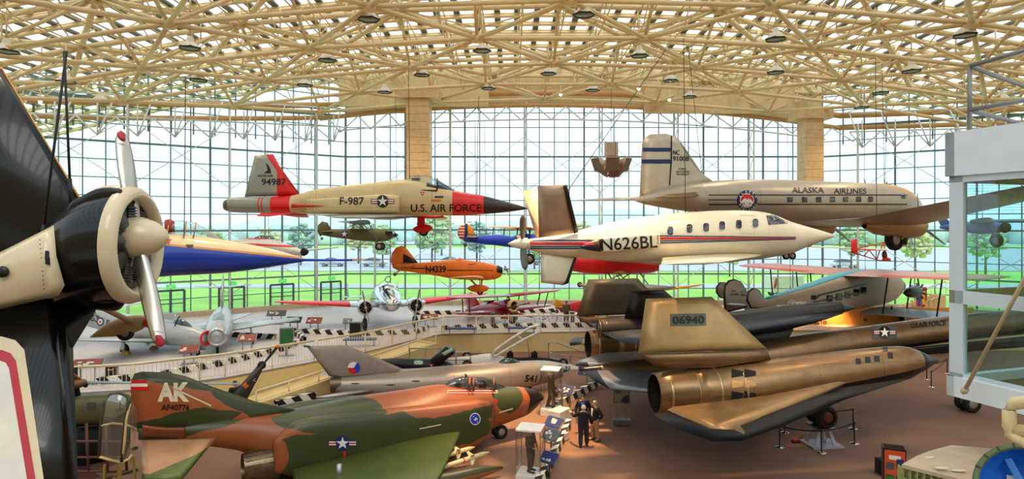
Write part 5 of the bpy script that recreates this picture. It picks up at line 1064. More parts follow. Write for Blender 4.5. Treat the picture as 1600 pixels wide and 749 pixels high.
# ---------------------------------------------------------------- silver jet with raised white canopy
r = Rig('open_canopy_jet', 'pale grey jet nose with raised white framed canopy behind the delta jet', 'airplane', 700, 38.5, 912, 37.5, 575)
r.loft('fuselage', [(700, 560, 592), (740, 556, 594), (765, 553, 594), (800, 561, 594), (850, 561, 593), (875, 566, 591), (898, 572, 588), (912, 578, 583)], zoned('pale_jet_paint', '#cfcdc6', [('#c8332b', [('p', 1, 0, 0, r(872, 580).x), ('p', 0, 0, -1, -r(880, 581.5).z), ('p', 0, 0, 1, r(880, 585).z)])], .35))
r.text('92', 887, 575, 9, 5, BLACK, -.4)
r.loft('cockpit_coaming', [(772, 558, 563, 2.4), (800, 559, 564, 2.6), (850, 559, 564, 2.4), (880, 565, 568, 1.6)], DARK, keep=False); r.loft('windscreen', [(856, 549, 562, .8), (868, 553, 563, .8), (892, 564, 566, .8)], GLASS, keep=False)
hood = MB(); A, Bb = (768, 556), (843, 513); fl = MB()
for y in (-.55, .55): fl.path([r(768, 556, y), r(776, 546, y), r(800, 529, y), r(828, 512, y), r(843, 508, y), r(844, 518, y), r(815, 533, y), r(774, 557, y), r(768, 556, y)], .085, 6)
for px, py in ((769, 556), (815, 520), (843, 508), (844, 518)): fl.tube(r(px, py, -.55), r(px, py, .55), .05)
fl.tube(r(808, 524, -.55), r(818, 532, -.55), .05)
fo_ = fl.obj('canopy_frame', WHITE, r.root); hood.quad(r(770, 554, -.5), r(770, 554, .5), r(836, 509, .5), r(836, 509, -.5)); hood.quad(r(774, 556, -.55), r(776, 546, -.55), r(828, 512, -.55), r(842, 518, -.55)); hood.obj('canopy_pane', GLASS, r.root); strut(r, (824, 530, 0), (828, 562, 0), .025, STEEL, 'canopy_prop')
for px in (792, 830): r.loft('seat', [(px, 552, 562, .5), (px + 6, 548, 562, .5), (px + 10, 552, 562, .5)], DARK, keep=False)
q = r.O.z
for px, y in ((880, 0), (730, -1.2), (730, 1.2)): p = r(px, 585, y); MB().tube(p, V((p.x, y, -q + .3)), .08).obj('gear_leg', STEEL, r.root); MB().wheel(V((p.x, y, -q + .3)), .3, .2).obj('wheel', (TYRE, HUB), r.root)

# ---------------------------------------------------------------- black cockpit section with open hatch
r = Rig('cockpit_section', 'black jet cockpit section with raised green glazed hatch by the ramp', 'cockpit', 596, 34.6, 712, 34.6, 570)
bk2 = mat('black_skin', '#1d2129', .4)
r.loft('body', [(596, 561, 572), (620, 560, 576), (650, 561, 580), (690, 562, 580), (706, 568, 579), (712, 573, 577)], bk2, wf=1.1); q = r.O.z
r.plate('hatch', [(672, 562, -.45), (697, 541, -.45), (711, 547, -.45), (711, 551, -.45), (684, 571, -.45)], .9, bk2, keep=False, inset=.08); gg = mat('green_glazing', '#a8cdb0', .15); r.plate('hatch_window', [(690, 552, -.92), (705, 544, -.92), (709, 548, -.92), (694, 557, -.92)], .06, gg, keep=False); r.decal('side_window', 654, 567, [([RR], gg)], 7, 3, -.6); r.decal('warning_triangle', 674, 572, [([[(-1, .8), (1, .8), (0, -1)]], RED), ([[(-.5, .5), (.5, .5), (0, -.4)]], WHITE)], 4, 3, -.6)
strut(r, (692, 560, 0), (702, 573, 0), .05, STEEL, 'hatch_strut'); 
for px in (615, 690): p = r(px, 575, 0); MB().prism([p + V((-.3, -.5, 0)), p + V((.3, -.5, 0)), p + V((.3, .5, 0)), p + V((-.3, .5, 0))], (0, 0, -q - p.z)).obj('support_stand', STEEL, r.root)

# ---------------------------------------------------------------- helicopter: tail boom right, rotor mast left; camera sees its port side
r = Rig('helicopter', 'olive helicopter with rotor mast behind the black wing and raised tail fin', 'helicopter', 405, 26.5, 70, 21.0, 640)
m = mat('olive_drab_paint', '#5a5636', .5, var=.15); ol2 = mat('olive_dark_paint', '#34352a', .5)
r.loft('tail_boom', [(372, 622, 634, .8), (330, 620, 642, .8), (270, 622, 652, .8), (215, 622, 662, .9), (190, 618, 668, 1)], m)
r.loft('engine_deck', [(214, 622, 658, .8, 3), (190, 616, 660, 1, 3), (150, 616, 662, 1.1, 3), (112, 620, 662, 1.1, 3), (90, 630, 660, 1, 3)], m)
fr = MB()
for px in (108, 135, 165, 195):
    for y in (.9, -.9): fr.tube(r(px, 662, y), r(px + 3, 736, y), .045, n=6)
for py in (690, 715, 737):
    for y in (.9, -.9): fr.tube(r(104, py, y), r(200, py, y), .04, n=6)
for px in (108, 165, 195): fr.tube(r(px, 737, .9), r(px, 737, -.9), .05, n=6)
fr.obj('cabin_frame', mat('rusty_frame', '#6a4433', .7), r.root); r.loft('cabin_floor', [(200, 736, 744, 12, 6), (150, 736, 744, 12, 6), (100, 736, 744, 12, 6)], mat('cabin_floor_brown', '#5c3a28', .7), keep=False)
r.plate('cabin_shade_panel', [(100, 662, -.7), (204, 662, -.7), (204, 738, -.7), (100, 738, -.7)], .06, DARK, keep=False, inset=.05); r.loft('gearbox', [(170, 668, 712, .7, 3), (145, 666, 718, .8, 3), (118, 670, 710, .7, 3)], DARK, keep=False)  # dark sheet stands in for the shade inside the open cabin
gr = MB()
for k in range(5): gr.bar(r(137, 630 + k * 2.4, 1.15), r(150, 630 + k * 2.4, 1.15), .03, .03)
gr.obj('air_grille', BLACK, r.root)
for a, b, w in (((118, 620), (118, 575), .07), ((112, 625), (115, 598), .05), ((125, 625), (120, 598), .05)): strut(r, a + (0,), b + (0,), w, DARK, 'rotor_mast')
MB().lathe([(-.12, .22), (0, .34), (.1, .3), (.16, .12)], r(118, 600), 'Z', 14).obj('rotor_hub', mat('hub_brown', '#7a5236', .5, .3), r.root); strut(r, (100, 573, .1), (134, 602, .1), .05, mat('hub_brown', '#7a5236', .5, .3), 'stabiliser_bar'); MB().ball(r(100, 573, .1), .07, 8).obj('bar_weight', DARK, r.root); MB().ball(r(134, 603, .1), .07, 8).obj('bar_weight', DARK, r.root)
bl = mat('rotor_blade_grey', '#8495a3', .4); hb = r(118, 600)
MB().foil([(hb + V((-.3, .2, 0)), hb + V((-.3, -.24, 0)), .07), (r(372, 600, -.2) + V((0, .22, 0)), r(372, 600, -.2) + V((0, -.22, 0)), .05)]).obj('rotor_blade', bl, r.root); MB().foil([(hb + V((.3, .2, 0)), hb + V((.3, -.24, 0)), .07), (hb + V((5.5, .25, -.1)), hb + V((5.5, -.2, -.1)), .05)]).obj('rotor_blade', mat('rotor_blade_tan', '#9a7a50', .5), r.root)
fin = r.plate('tail_fin', [(360, 620), (402, 572), (411, 571), (410, 578), (392, 612), (382, 632), (366, 632)], .2, ol2, inset=.2, keep=True)
r.decal('orange_patch', 384, 603, [([[(-1, 0), (0, 1), (1, 0), (0, -1)]], mat('orange_mark', '#e8701a', .5))], 5, 5, .1, [fin], side=1); r.text('AC', 396, 594, 7, 4.5, WHITE, .1, [fin], side=1)
MB().ball(r(409, 571, .1), .17, 10).obj('tail_rotor_hub', DARK, r.root); h = r(411, 570, .25); tt = r(435, 540, .25); blade_mb(h, tt, .16, (1, 0, 1)).obj('tail_rotor_blade', ol2, r.root); MB().tube(h.lerp(tt, .86), h.lerp(tt, 1.0), .09, .07, 8).obj('blade_tip', mat('orange_mark', '#e8701a', .5), r.root); blade_mb(h, h + (h - tt), .16, (1, 0, 1)).obj('tail_rotor_blade', ol2, r.root)
q = r.O.z
for y in (-1.2, 1.2):
    a, b = r(70, 700, y), r(215, 700, y); MB().path([V((a.x, y, -q + .35)), V((a.x - .4, y, -q + .06)), V((b.x, y, -q + .06))], .05).obj('landing_skid', m, r.root)
    for px in (115, 185): p = r(px, 740, y * .75); MB().tube(p, V((p.x, y, -q + .08)), .05).obj('skid_strut', m, r.root)

# ---------------------------------------------------------------- camouflaged fighter
r = Rig('camouflaged_jet', 'brown and green camouflaged jet fighter with AK on its tail', 'airplane', 205, 19.0, 848, 26.5, 660)
Z = lambda px, py, y=0: r(px, py, y)
def E(px, py, rx, ry): c = Z(px, py, -.8); e = Z(px + rx, py, -.8); return ('e', c.x, c.z, abs(e.x - c.x), abs(Z(px, py + ry, -.8).z - c.z))
GRN, BRN = '#3a4122', '#96522e'
m = zoned('camouflage_paint', BRN, [(GRN, [E(250, 682, 70, 16)]), (GRN, [E(330, 668, 70, 10)]), (GRN, [E(540, 700, 125, 42)]), (GRN, [E(620, 665, 150, 24)]), (GRN, [E(520, 650, 80, 16)]), (GRN, [E(700, 672, 60, 22)]), (GRN, [E(803, 622, 22, 22)]), (BRN, [E(690, 628, 60, 14)]), (BRN, [E(400, 715, 45, 40)]), ('#191613', [('p', 1, 0, 0, Z(815, 620).x)])], .38, wob=.7, wscale=.7, var=.08)
fus = r.loft('fuselage', [(216, 668, 688, .6), (260, 664, 692, .7), (330, 655, 698, .8), (385, 649, 708, .85), (430, 645, 736, .9), (459, 641, 747, 1), (556, 622, 748, 1), (640, 610, 735, .95), (690, 602, 712, .85), (730, 606, 690, .85), (770, 606, 668, .9), (800, 605, 656, .95), (820, 606, 648, 1), (838, 611, 634, 1), (847, 617, 626, 1)], m)
r.loft('intake_trunk', [(428, 688, 738, .4, 2.5), (460, 660, 744, .38, 3), (560, 645, 738, .4, 3), (680, 632, 716, .42, 3), (745, 626, 694, .42, 3.5), (764, 628, 680, .35, 3.5)], m, y=-1.05, both=True)
r.loft('intake_mouth', [(755, 630, 688, .25, 3.5), (766, 634, 680, .22, 3.5)], DARK, y=-1.05, both=True, keep=False); r.plate('splitter_plate', [(745, 636, -.82), (776, 622, -.82), (772, 668, -.82), (745, 686, -.82)], .06, m, both=True, keep=False)
fm = zoned('camouflage_fin_paint', '#a4552e', [(GRN, [lineplane((207, 592, 0), (330, 611, 0))]), (GRN, [lineplane((330, 611, 0), (400, 660, 0)), ('p', 1, 0, 0, Z(310, 610).x)]), (GRN, [E(290, 668, 90, 16)])], .4, wob=.45, wscale=1.1)
fin = r.plate('tail_fin', [(206, 672), (204, 600), (210, 584), (222, 581), (262, 582), (290, 588), (330, 604), (400, 628), (470, 642), (440, 660), (330, 680), (240, 682)], .36, fm, inset=.3)
r.text('AK', 271, 613, 50, 30, CREAM, -.2, [fin], bold=.05); r.text('AF40776', 274, 637, 44, 9.5, BLACK, -.2, [fin], bold=.02); r.decal('fin_stripe', 217, 597, [([rect(-1, -1, 1, 1)], RED)], 12, 2.6, -.1, [fin]); r.decal('fin_stripe', 218, 602, [([rect(-1, -1, 1, 1)], WHITE)], 13, 2.4, -.1, [fin]); r.decal('fin_stripe', 219, 607, [([rect(-1, -1, 1, 1)], RED)], 14, 2.6, -.1, [fin]); r.decal('formation_light', 300, 620.5, [([[(-1, .9), (-1, 1.1), (1, -.9), (1, -1.1)]], CREAM)], 30, 14, -.2, [fin])
wingm = zoned('camouflage_wing_paint', '#4b5a2a', [], .4, wob=.3, var=.12)
r.foil('wing', [(Z(720, 676, -1.4), Z(455, 735, -1.4), .3), (Z(690, 742, -3.6), Z(470, 790, -3.6), .2), (Z(640, 815, -5.6), Z(520, 830, -5.6), .08)], wingm, both=True)
stm = zoned('stabilator_paint', '#56662e', [('#b08560', [('p', 0, 0, 1, r(260, 727, -2.4).z)])], .35, .3, var=.2)
r.plate('stabilator', [Z(221, 688, -.9), Z(339, 684, -.9), Z(283, 752, -3.1), Z(222, 752, -3.1)], .12, stm, both=True, inset=.2)
r.loft('exhaust_fairing', [(222, 664, 682, .5, 3), (260, 668, 684, .5, 3), (290, 668, 686, .4, 3)], mat('scorched_copper', '#8a4f30', .35, .6), y=-.35, both=True, keep=False)
for y in (-.62, .62):
    c = Z(434, 722, y); nzl = MB(); nzl.lathe([(-1.05, .43), (-.9, .455), (-.45, .49), (0, .5)], c, 'X', 26, cap=False); nzl.lathe([(-1.05, .41), (-.2, .36)], c, 'X', 26, cap=False); nzl.obj('exhaust_nozzle', mat('nozzle_titanium', '#7a6a52', .35, .85, var=.3, scale=8), r.root); MB().lathe([(-.25, .01), (-.25, .38)], c, 'X', 20).obj('exhaust_throat', DARK, r.root)
    rb = MB()
    for k in range(18):
        a = 2 * PI * k / 18; rb.bar(c + V((-1.0, math.cos(a) * .45, math.sin(a) * .45)), c + V((-.1, math.cos(a) * .5, math.sin(a) * .5)), .015, .03)
    rb.obj('nozzle_ribs', BURNT, r.root)
for px in (716, 754): r.loft('ejection_seat', [(px - 5, 600, 612, .4), (px, 594, 612, .4), (px + 4, 596, 612, .4)], DARK, keep=False)
cf = mat('canopy_brown_frame', '#7a4a2c', .5)
CGL = glassy('tinted_canopy_glass', (.52, .60, .64, 1), .12)
r.loft('canopy', [(696, 601, 612, .85), (706, 594, 612, .85), (720, 589.5, 612, .85), (736, 589, 612, .85)], CGL, keep=False); r.loft('canopy', [(738, 590, 613, .85), (755, 590, 613, .85), (772, 594, 613, .85)], CGL, keep=False); r.loft('windscreen', [(773, 594.5, 613, .85), (784, 602, 612, .85), (797, 608, 611, .85)], CGL, keep=False)
for px in (734, 740, 772): MB().path([r(px, 612, -.48), r(px, 598, -.4), r(px, 589.5 + (3 if px > 760 else 0), 0), r(px, 598, .4), r(px, 612, .48)], .05, 6).obj('canopy_frame', cf, r.root)
r.decal('canopy_stripe', 738, 613, [([rect(-1, -1, 1, 1)], WHITE), ([rect(-.98, -.6, .98, .6)], RED)], 39, 2.2, -.8); MB().tube(r(729, 589, 0), r(727, 585, 0), .04).obj('mirror', BLACK, r.root)
r.decal('insignia', 535, 693, insignia(), 10.5, 10.5, -1.4); r.decal('rescue_arrow', 538, 712, [([rect(-1, -1, 1, 1)], RED)], 2, 7, -1.4); r.decal('squadron_badge', 742, 655, [([disc(1)], WHITE), ([disc(.86)], BLUEP), ([[(-.3, -.1), (.2, .3), (.5, 0), (.1, -.3)], disc(.1, 8, -.3, .4), disc(.1, 8, .4, -.5)], CREAM)], 8.5, 9.5, -1.5)
r.decal('formation_light', 672, 667, [([[(-1, -1), (-1, -.6), (1, 1), (1, .6)]], CREAM)], 17, 4.2, -1.5); r.decal('formation_light', 790, 642, [([[(-1, -1), (-1, -.6), (1, 1), (1, .6)]], CREAM)], 11, 4, -.9); r.decal('warning_triangle', 776, 628, [([[(-1, .8), (1, .8), (0, -1)]], RED)], 2.5, 3, -.8)
strut(r, (543, 632, 0), (541, 641, 0), .06, BLACK, 'aerial'); q = r.O.z
strut(r, (778, 652, 0), (780, 672, 0), .09, STEEL, 'nose_gear_leg'); strut(r, (786, 655, 0), (781, 668, 0), .05, STEEL, 'drag_brace'); r.plate('gear_door', [(768, 655, -.15), (778, 652, -.15), (778, 662, -.15), (770, 664, -.15)], .04, CREAM, keep=False)
p = r(780, 672, 0)
for y in (-.18, .18): MB().wheel(V((p.x, y, -q + .27)), .27, .15).obj('nose_wheel', (TYRE, HUB), r.root)
for y in (-2.4, 2.4): p = r(530, 740, y); MB().tube(V((p.x, y, p.z + .3)), V((p.x, y, -q + .38)), .1).obj('main_gear_leg', STEEL, r.root); MB().wheel(V((p.x, y, -q + .38)), .38, .24).obj('main_wheel', (TYRE, HUB), r.root)
msl = mat('missile_cream', '#e7d29a', .4)
for (ax, ay), (bx, by), y in (((690, 731), (764, 707), -2.6), ((694, 713), (742, 699), -2.0)):
    a, b = Z(ax, ay, y), Z(bx, by, y); mi = MB(); d = (b - a).normalized(); mi.tube(a - d * 1.6, b - d * .25, .085); mi.tube(b - d * .25, b, .085, .02); mo = mi.obj('missile', msl, r.root)
    for k in range(4):
        n1 = V((0, math.cos(k * PI / 2 + .785), math.sin(k * PI / 2 + .785))); MB().plate([b - d * .75, b - d * .5, b - d * .7 + n1 * .26, b - d * .8 + n1 * .26], .015).obj('missile_fin', msl, mo)
    MB().lathe([(-.02, .087), (-.02, .09), (.02, .09), (.02, .087)], a.lerp(b, .45), 'X', 12).obj('missile_band', RED, mo)
r.loft('drop_tank', [(560, 770, 784, 1), (640, 748, 776, 1), (700, 738, 762, 1), (750, 729, 747, 1), (785, 729, 733, 1)], zoned('drop_tank_paint', '#33381f', [('#8a5a34', [('p', 0, -.35, -1, -Z(730, 744, -3.4).z + 1.19)])], .35), y=-3.4, keep=False, both=True); r.plate('tank_pylon', [(640, 745, -3.4), (690, 735, -3.4), (690, 745, -3.4), (640, 756, -3.4)], .1, wingm, keep=False)

# ---------------------------------------------------------------- black spy plane with titanium skin
r = Rig('reconnaissance_jet', 'huge bare metal and black twin engined jet with number 06940 on fin', 'airplane', 905, 26.5, 1708, 29.9, 580)
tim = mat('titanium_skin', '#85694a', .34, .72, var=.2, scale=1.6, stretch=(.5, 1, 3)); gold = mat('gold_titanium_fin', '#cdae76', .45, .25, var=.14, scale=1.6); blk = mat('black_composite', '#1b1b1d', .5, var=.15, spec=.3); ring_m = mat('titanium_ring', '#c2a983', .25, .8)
fusm = zoned('titanium_body', '#9a7a52', [('#23252a', [('p', -1, 0, 0, -Z(905, 578).x - .0)])], .3, .7, panel=1.9, var=.15)
Z = r
fusm = zoned('titanium_body_skin', '#86694a', [('#1f2227', [lineplane((1000, 592), (1483, 525), -1)]), ('#24262b', [('p', -1, 0, 0, -r(938, 560).x)])], .32, .65, panel=1.9, var=.15)
r.loft('fuselage', [(905, 576, 580), (940, 569, 587, 1.1), (1000, 562, 594, 1.1), (1100, 550, 598, 1), (1226, 527, 585, 1), (1350, 511, 555, 1.12), (1483, 494, 534, 1.25), (1600, 484, 522, 1.2), (1660, 486, 515, 1.1), (1712, 500, 506, 1)], fusm)
for s in (-1, 1):
    zc = r(1483, 525).z; X = lambda px: r(px, 530).x
    MB().plate([V((X(1700), s * .25, zc + .15)), V((X(1640), s * 1.25, zc)), V((X(1483), s * 1.55, zc - .05)), V((X(1330), s * 2.2, zc - .2)), V((X(1260), s * 3.6, r(1250, 575).z)), V((X(1230), s * 3.6, r(1230, 575).z)), V((X(1200), s * .5, r(1226, 560).z))], .28, .3).obj('chine', blk, r.root)
    zi = r(1000, 582).z; f_ = lambda px, py, y: (lambda v: V((v.x, s * v.y, v.z)))(r(px, py, y))
    MB().plate([f_(908, 580, -.5), f_(928, 595, -1.5), f_(952, 608, -2.5), f_(1020, 614, -3.5), f_(1230, 606, -3.6), f_(1250, 585, -.6)], .24, .2).obj('inner_wing', zoned('inner_wing_skin_%d' % s, '#7d828c', [('#24262b', [('p', 1, 0, 0, X(1180))]), ('#24262b', [('p', -1, 0, 0, -X(925))])], .35, .5, var=.2), r.root)
NY = -4.5
def both_lathe(name, rows, mm, cap=True):
    st = r.st(rows, NY); o = MB().loft(st, 36, cap=cap).obj(name, mm, r.root); MB().loft([(q[0], -q[1]) + q[2:] for q in st], 36, cap=cap).obj(name, mm, r.root); return o
nacm = zoned('nacelle_titanium', '#927350', [('#1d1d1f', [lineplane((1100, 640, NY - .9), (1400, 588, NY - .9), -1)])], .33, .68, panel=1.25, var=.16)
r.body = []
nac = both_lathe('nacelle', [(1080, 577.5, 649), (1150, 570, 647), (1203, 562, 640), (1300, 551, 620), (1380, 543, 602), (1413, 542, 592), (1430, 546, 584), (1437, 551, 579)], nacm)
st = r.st([(1022, 584, 646), (1040, 581, 649), (1080, 577, 650)], NY)
for s in (1, -1):
    c = V((st[0][0], s * NY, st[0][2])); L_n = st[-1][0] - st[0][0]; r0, r1 = st[0][4], st[-1][4]; nz2 = MB(); nz2.lathe([(0, r0), (L_n * .4, (r0 + r1) / 2 + .02), (L_n, r1)], c, 'X', 32, cap=False); nz2.lathe([(0, r0), (.0, r0 - .03)], c, 'X', 32, cap=False); nz2.obj('exhaust_nozzle', tim, r.root); MB().lathe([(L_n * 1.5, .01), (L_n * 1.5, r0 - .2)], c, 'X', 24).obj('exhaust_throat', DARK, r.root)
    MB().lathe([(.02, r0 - .035), (L_n * .5, r0 - .09), (L_n * 1.5, r0 - .24)], c, 'X', 32, cap=False).obj('nozzle_lining', DARK, r.root); fl = MB()
    for k in range(24):
        a = 2 * PI * k / 24; fl.bar(c + V((.03, math.cos(a) * (r0 - .045), math.sin(a) * (r0 - .045))), c + V((L_n * 1.2, math.cos(a) * (r0 - .20), math.sin(a) * (r0 - .20))), .02, .03)
    fl.obj('nozzle_flaps', mat('flap_dark', '#3a322a', .5, .5), r.root)
    for px in (1040, 1080, 1113, 1150):
        q = r.st([(px, 578 - (px - 1080) * .1, 648.5), (px + 1, 578, 648)], NY)[0]; MB().lathe([(-.04, q[4] + .0), (-.03, q[4] + .025), (.03, q[4] + .025), (.04, q[4])], (q[0], s * NY, q[2]), 'X', 32, cap=False).obj('nacelle_band', ring_m, r.root)
    q = r.st([(1436, 552, 578), (1467, 561, 563)], NY); MB().lathe([(-.5, .5), (0, .40), (q[1][0] - q[0][0], .015)], (q[0][0], s * NY, q[0][2]), 'X', 24).obj('inlet_spike', mat('spike_black', '#2a2a2e', .35, .3), r.root); q0 = q[0]; MB().lathe([(-.06, q0[4] + .05), (.04, q0[4] - .02), (-.3, q0[4] - .12)], (q0[0], s * NY, q0[2]), 'X', 28, cap=False).obj('inlet_lip', mat('lip_tan', '#a88258', .4, .5), r.root)
for k in range(3):
    for px in (1152, 1172): r.decal('vent_door', px, 584 + k * 17, [([[(-1, 1), (1, .5), (1, -.5), (-1, -1)]], mat('vent_gold', '#b98c4f', .4, .5) if (k + px) % 2 else DARK)], 9, 6.5, NY - .9, [nac])
for px, py in ((1341, 565), (1356, 563), (1370, 561), (1383, 545), (1391, 556)): r.decal('bypass_door', px, py, [([[(-1, 1), (.7, 1), (1, -1), (-.7, -1)]], BLACK)], 4.6, 4.4, NY - .8, [nac])
fo = []
r.body = []
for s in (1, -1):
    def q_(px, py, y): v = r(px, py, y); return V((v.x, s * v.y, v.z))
    o = MB().plate([q_(997, 553, NY), q_(1009, 467, NY + .5), q_(1112, 464, NY + .5), q_(1198, 545, NY)], .26, .3).obj('tail_fin', gold if s > 0 else mat('cool_lit_fin', '#76705f', .4, .5, var=.12), r.root); fo.append(o)  # port fin greyed, cool window light painted into its colour
    MB().plate([q_(996, 554, NY), q_(1198, 546, NY), q_(1205, 562, NY), q_(1110, 576, NY), q_(1030, 577, NY)], .34, .2).obj('fin_root', tim, r.root)
r.decal('serial_panel', 1075, 500, [([rect(-1, -1, 1, 1)], mat('serial_grey', '#77786c', .5))], 28, 9.5, NY, [fo[0]], rot=.02); r.text('06940', 1075, 500.5, 50, 13, BLACK, NY, [fo[0]], bold=.03, rot=.02, off=.04)
ow = zoned('outer_wing_skin', '#a9875a', [], .35, .6, var=.18)
owb = mat('black_wing_edge', '#1c1b1c', .5, spec=.3)
for s in (1, -1):
    f = lambda px, py, y: (lambda v: V((v.x, s * v.y, v.z)))(r(px, py, y))
    MB().plate([f(1020, 648, -5.9), f(1060, 672, -7.3), f(1112, 690, -8.45), f(1158, 690, -8.45), f(1225, 666, -7.7), f(1320, 625, -6.6), f(1430, 590, -5.7)], .10, .5).obj('outer_wing', owb, r.root)
    MB().plate([f(1042, 641, -5.8), f(1108, 671, -7.6), f(1162, 684, -8.2), f(1152, 671, -7.75), f(1190, 653, -7.2), f(1290, 613, -6.15), f(1322, 598, -5.75), f(1200, 622, -5.6)], .22, .08).obj('wing_skin', ow, r.root)
r.decal('fuselage_insignia', 1382, 520, [([rect(-2.3, -1.25, 2.3, 1.25)], mat('insignia_grey', '#4c4c48', .5))] + insignia(BLACK), 8.3, 8.3, -1.0, [o for o in r.root.children if o.name.startswith('fuselage')][:1], off=.02); r.text('U.S.AIR FORCE', 1450, 507, 55, 8.5, BLACK, -.9, [o for o in r.root.children if o.name.startswith('fuselage')][:1], rot=.08, bold=.02)
q = r.O.z
mw = G(1280, 690); lc = r(1282, 650, -3.0)
for k in (-.34, 0, .34): MB().wheel(V((r(1283, 640, -3.1).x, -3.1 + k, r(1283, 648, -3.1).z)), .42, .28).obj('main_wheel', (TYRE, mat('red_wheel_hub', '#6a2a20', .5)), r.root)
r.plate('gear_door', [(1262, 634, -3.2), (1300, 620, -3.2), (1302, 632, -3.2), (1275, 640, -3.2)], .06, BURNT, keep=False); strut(r, (1270, 625, -3.1), (1280, 645, -3.1), .12, STEEL, 'gear_leg')
c = r(1283, 647, 5.4); MB().wheel(V((r(1283, 640, -3.1).x, 3.1, -q + .42)), .42, .9).obj('main_wheel', (TYRE, HUB), r.root); MB().tube(V((r(1283, 640, -3.1).x, 3.1, -q + .5)), V((r(1283, 640, -3.1).x, 3.1, r(1283, 600, -3).z)), .12).obj('gear_leg', STEEL, r.root)
p = r(1512, 545, 0)
for y in (-.25, .25): MB().wheel(V((p.x, y, -q + .42)), .42, .22).obj('nose_wheel', (TYRE, HUB), r.root)
MB().tube(V((p.x, 0, -q + .42)), V((p.x - .1, 0, p.z)), .1).obj('nose_gear_leg', STEEL, r.root)
bw = r.world(V((r(1283, 640, -3.1).x, -3.1, 0)))
SR = r; SR_base = bw; SR_wz = r.world(V((0, 0, r(1283, 648, -3.1).z))).z - .42
MB().loft([(r(1600, 484).x, 0, r(1600, 487).z, .5, .2), (r(1630, 484).x, 0, r(1630, 487).z, .5, .3), (r(1665, 487).x, 0, r(1665, 490).z, .3, .1)], 16).obj('canopy', SMOKE, r.root)

# drone carried on its back
d = Rig('drone', 'slim black ramjet drone with tail fin mounted on the huge jet', 'drone', 935, 26.65, 1322, 28.2, 505)
dm = mat('drone_black', '#2e2c2c', .38, .3, var=.18, stretch=(.4, 1, 2))
d.loft('fuselage', [(936, 500, 529, 1), (980, 498, 531, 1), (1060, 496, 530, 1), (1137, 488.5, 526, 1), (1200, 481, 521, 1), (1260, 475, 508, 1), (1290, 472.5, 499, 1), (1308, 472, 493, 1), (1315, 474, 490, 1)], dm)
for s in (-1, 1):
    X = lambda px: d(px, 505).x; zz = d(1150, 512).z
    MB().plate([V((X(1312), s * .3, d(1312, 486).z)), V((X(1270), s * .95, d(1270, 495).z)), V((X(1150), s * 1.3, zz)), V((X(1000), s * 2.8, zz - .05)), V((X(945), s * 2.85, zz - .05)), V((X(935), s * .4, zz))], .2, .35).obj('delta_wing', mat('drone_wing', '#3a4048', .4, .2), d.root)
MB().lathe([(0, .28), (.12, .2), (.85, .01)], d(1312, 482), 'X', 20).obj('inlet_spike', dm, d.root); MB().lathe([(-.05, .37), (.2, .40), (-.05, .33), (.8, .3)], d(937, 514.5), 'X', 22, cap=False).obj('exhaust_ring', mat('copper_ring', '#b0703c', .35, .8), d.root); MB().lathe([(.2, .01), (.2, .35)], d(937, 514.5), 'X', 18).obj('exhaust_throat', DARK, d.root)
d.plate('tail_fin', [(975, 500), (985, 456), (1037, 453), (1062, 474), (1090, 497)], .16, BLACK, keep=False)
pp = [d(1130, 524), d(1240, 512), d(1220, 548), d(1150, 556)]
MB().plate(pp, .5, .1).obj('pylon', BLACK, d.root)

# ---------------------------------------------------------------- propeller plane close on the left
r = Rig('radial_engine_airplane', 'black and cream radial engined airplane filling the left edge with big propeller', 'airplane', -100, 6.84, 262, 7.10, 380)
gb = mat('gloss_black', '#0a0909', .22, spec=.35, coat=.15, var=.02); cr = mat('gloss_cream', '#d9c7a2', .25, coat=.6, var=.04)
r.loft('fuselage', [(-140, 425, 535), (-60, 414, 510), (0, 402, 489), (50, 376, 480), (90, 350, 473), (100, 344, 472)], cr, wf=.9)
r.loft('engine_cowl', [(86, 346, 472), (100, 336, 474), (120, 322, 476), (150, 304, 477), (180, 295, 475), (206, 292, 474)], gb, wf=.98)
r.plate('wing_fillet', [(-60, 425, -.62), (84, 352, -.5), (88, 400, -.66), (101, 446, -.64), (92, 462, -.58), (-60, 498, -.62)], .16, cr, keep=False, inset=.25)
zc = r(203, 383).z; xc = r(203, 383).x
ringm = MB(); ringm.lathe([(-.02, .642), (.03, .648), (.08, .63), (.12, .59), (.13, .55), (.11, .515), (.03, .49), (-.12, .48)], (xc, 0, zc), 'X', 48, cap=False); ringm.obj('cowl_ring', cr, r.root); xc -= .1
MB().lathe([(.0, .01), (.0, .5)], (xc, 0, zc), 'X', 30).obj('engine_bulkhead', DARK, r.root); cy = MB()
for k in range(9):
    a = 2 * PI * k / 9 + .2; p0 = V((xc + .08, math.cos(a) * .16, zc + math.sin(a) * .16)); p1 = V((xc + .08, math.cos(a) * .43, zc + math.sin(a) * .43)); cy.tube(p0, p1, .075, n=10)
    for q in range(6): cc = p0.lerp(p1, .35 + q * .11); cy.tube(cc, cc + (p1 - p0) * .03, .095, n=10)
cy.obj('cylinders', mat('cylinder_grey', '#5a5550', .4, .6), r.root)
MB().lathe([(.02, .25), (.14, .22), (.16, .215)], (xc, 0, zc + .06), 'X', 28).obj('gear_case', STEEL, r.root)
c = V((r(206, 371).x, 0, r(210, 371).z)); MB().lathe([(-.12, .215), (-.02, .23), (.12, .222), (.25, .17), (.35, .09), (.39, .01)], c, 'X', 30).obj('spinner', cr, r.root)
h = c + V((.05, 0, 0)); pb = mat('propeller_silver', '#b9b2a6', .22, .85)
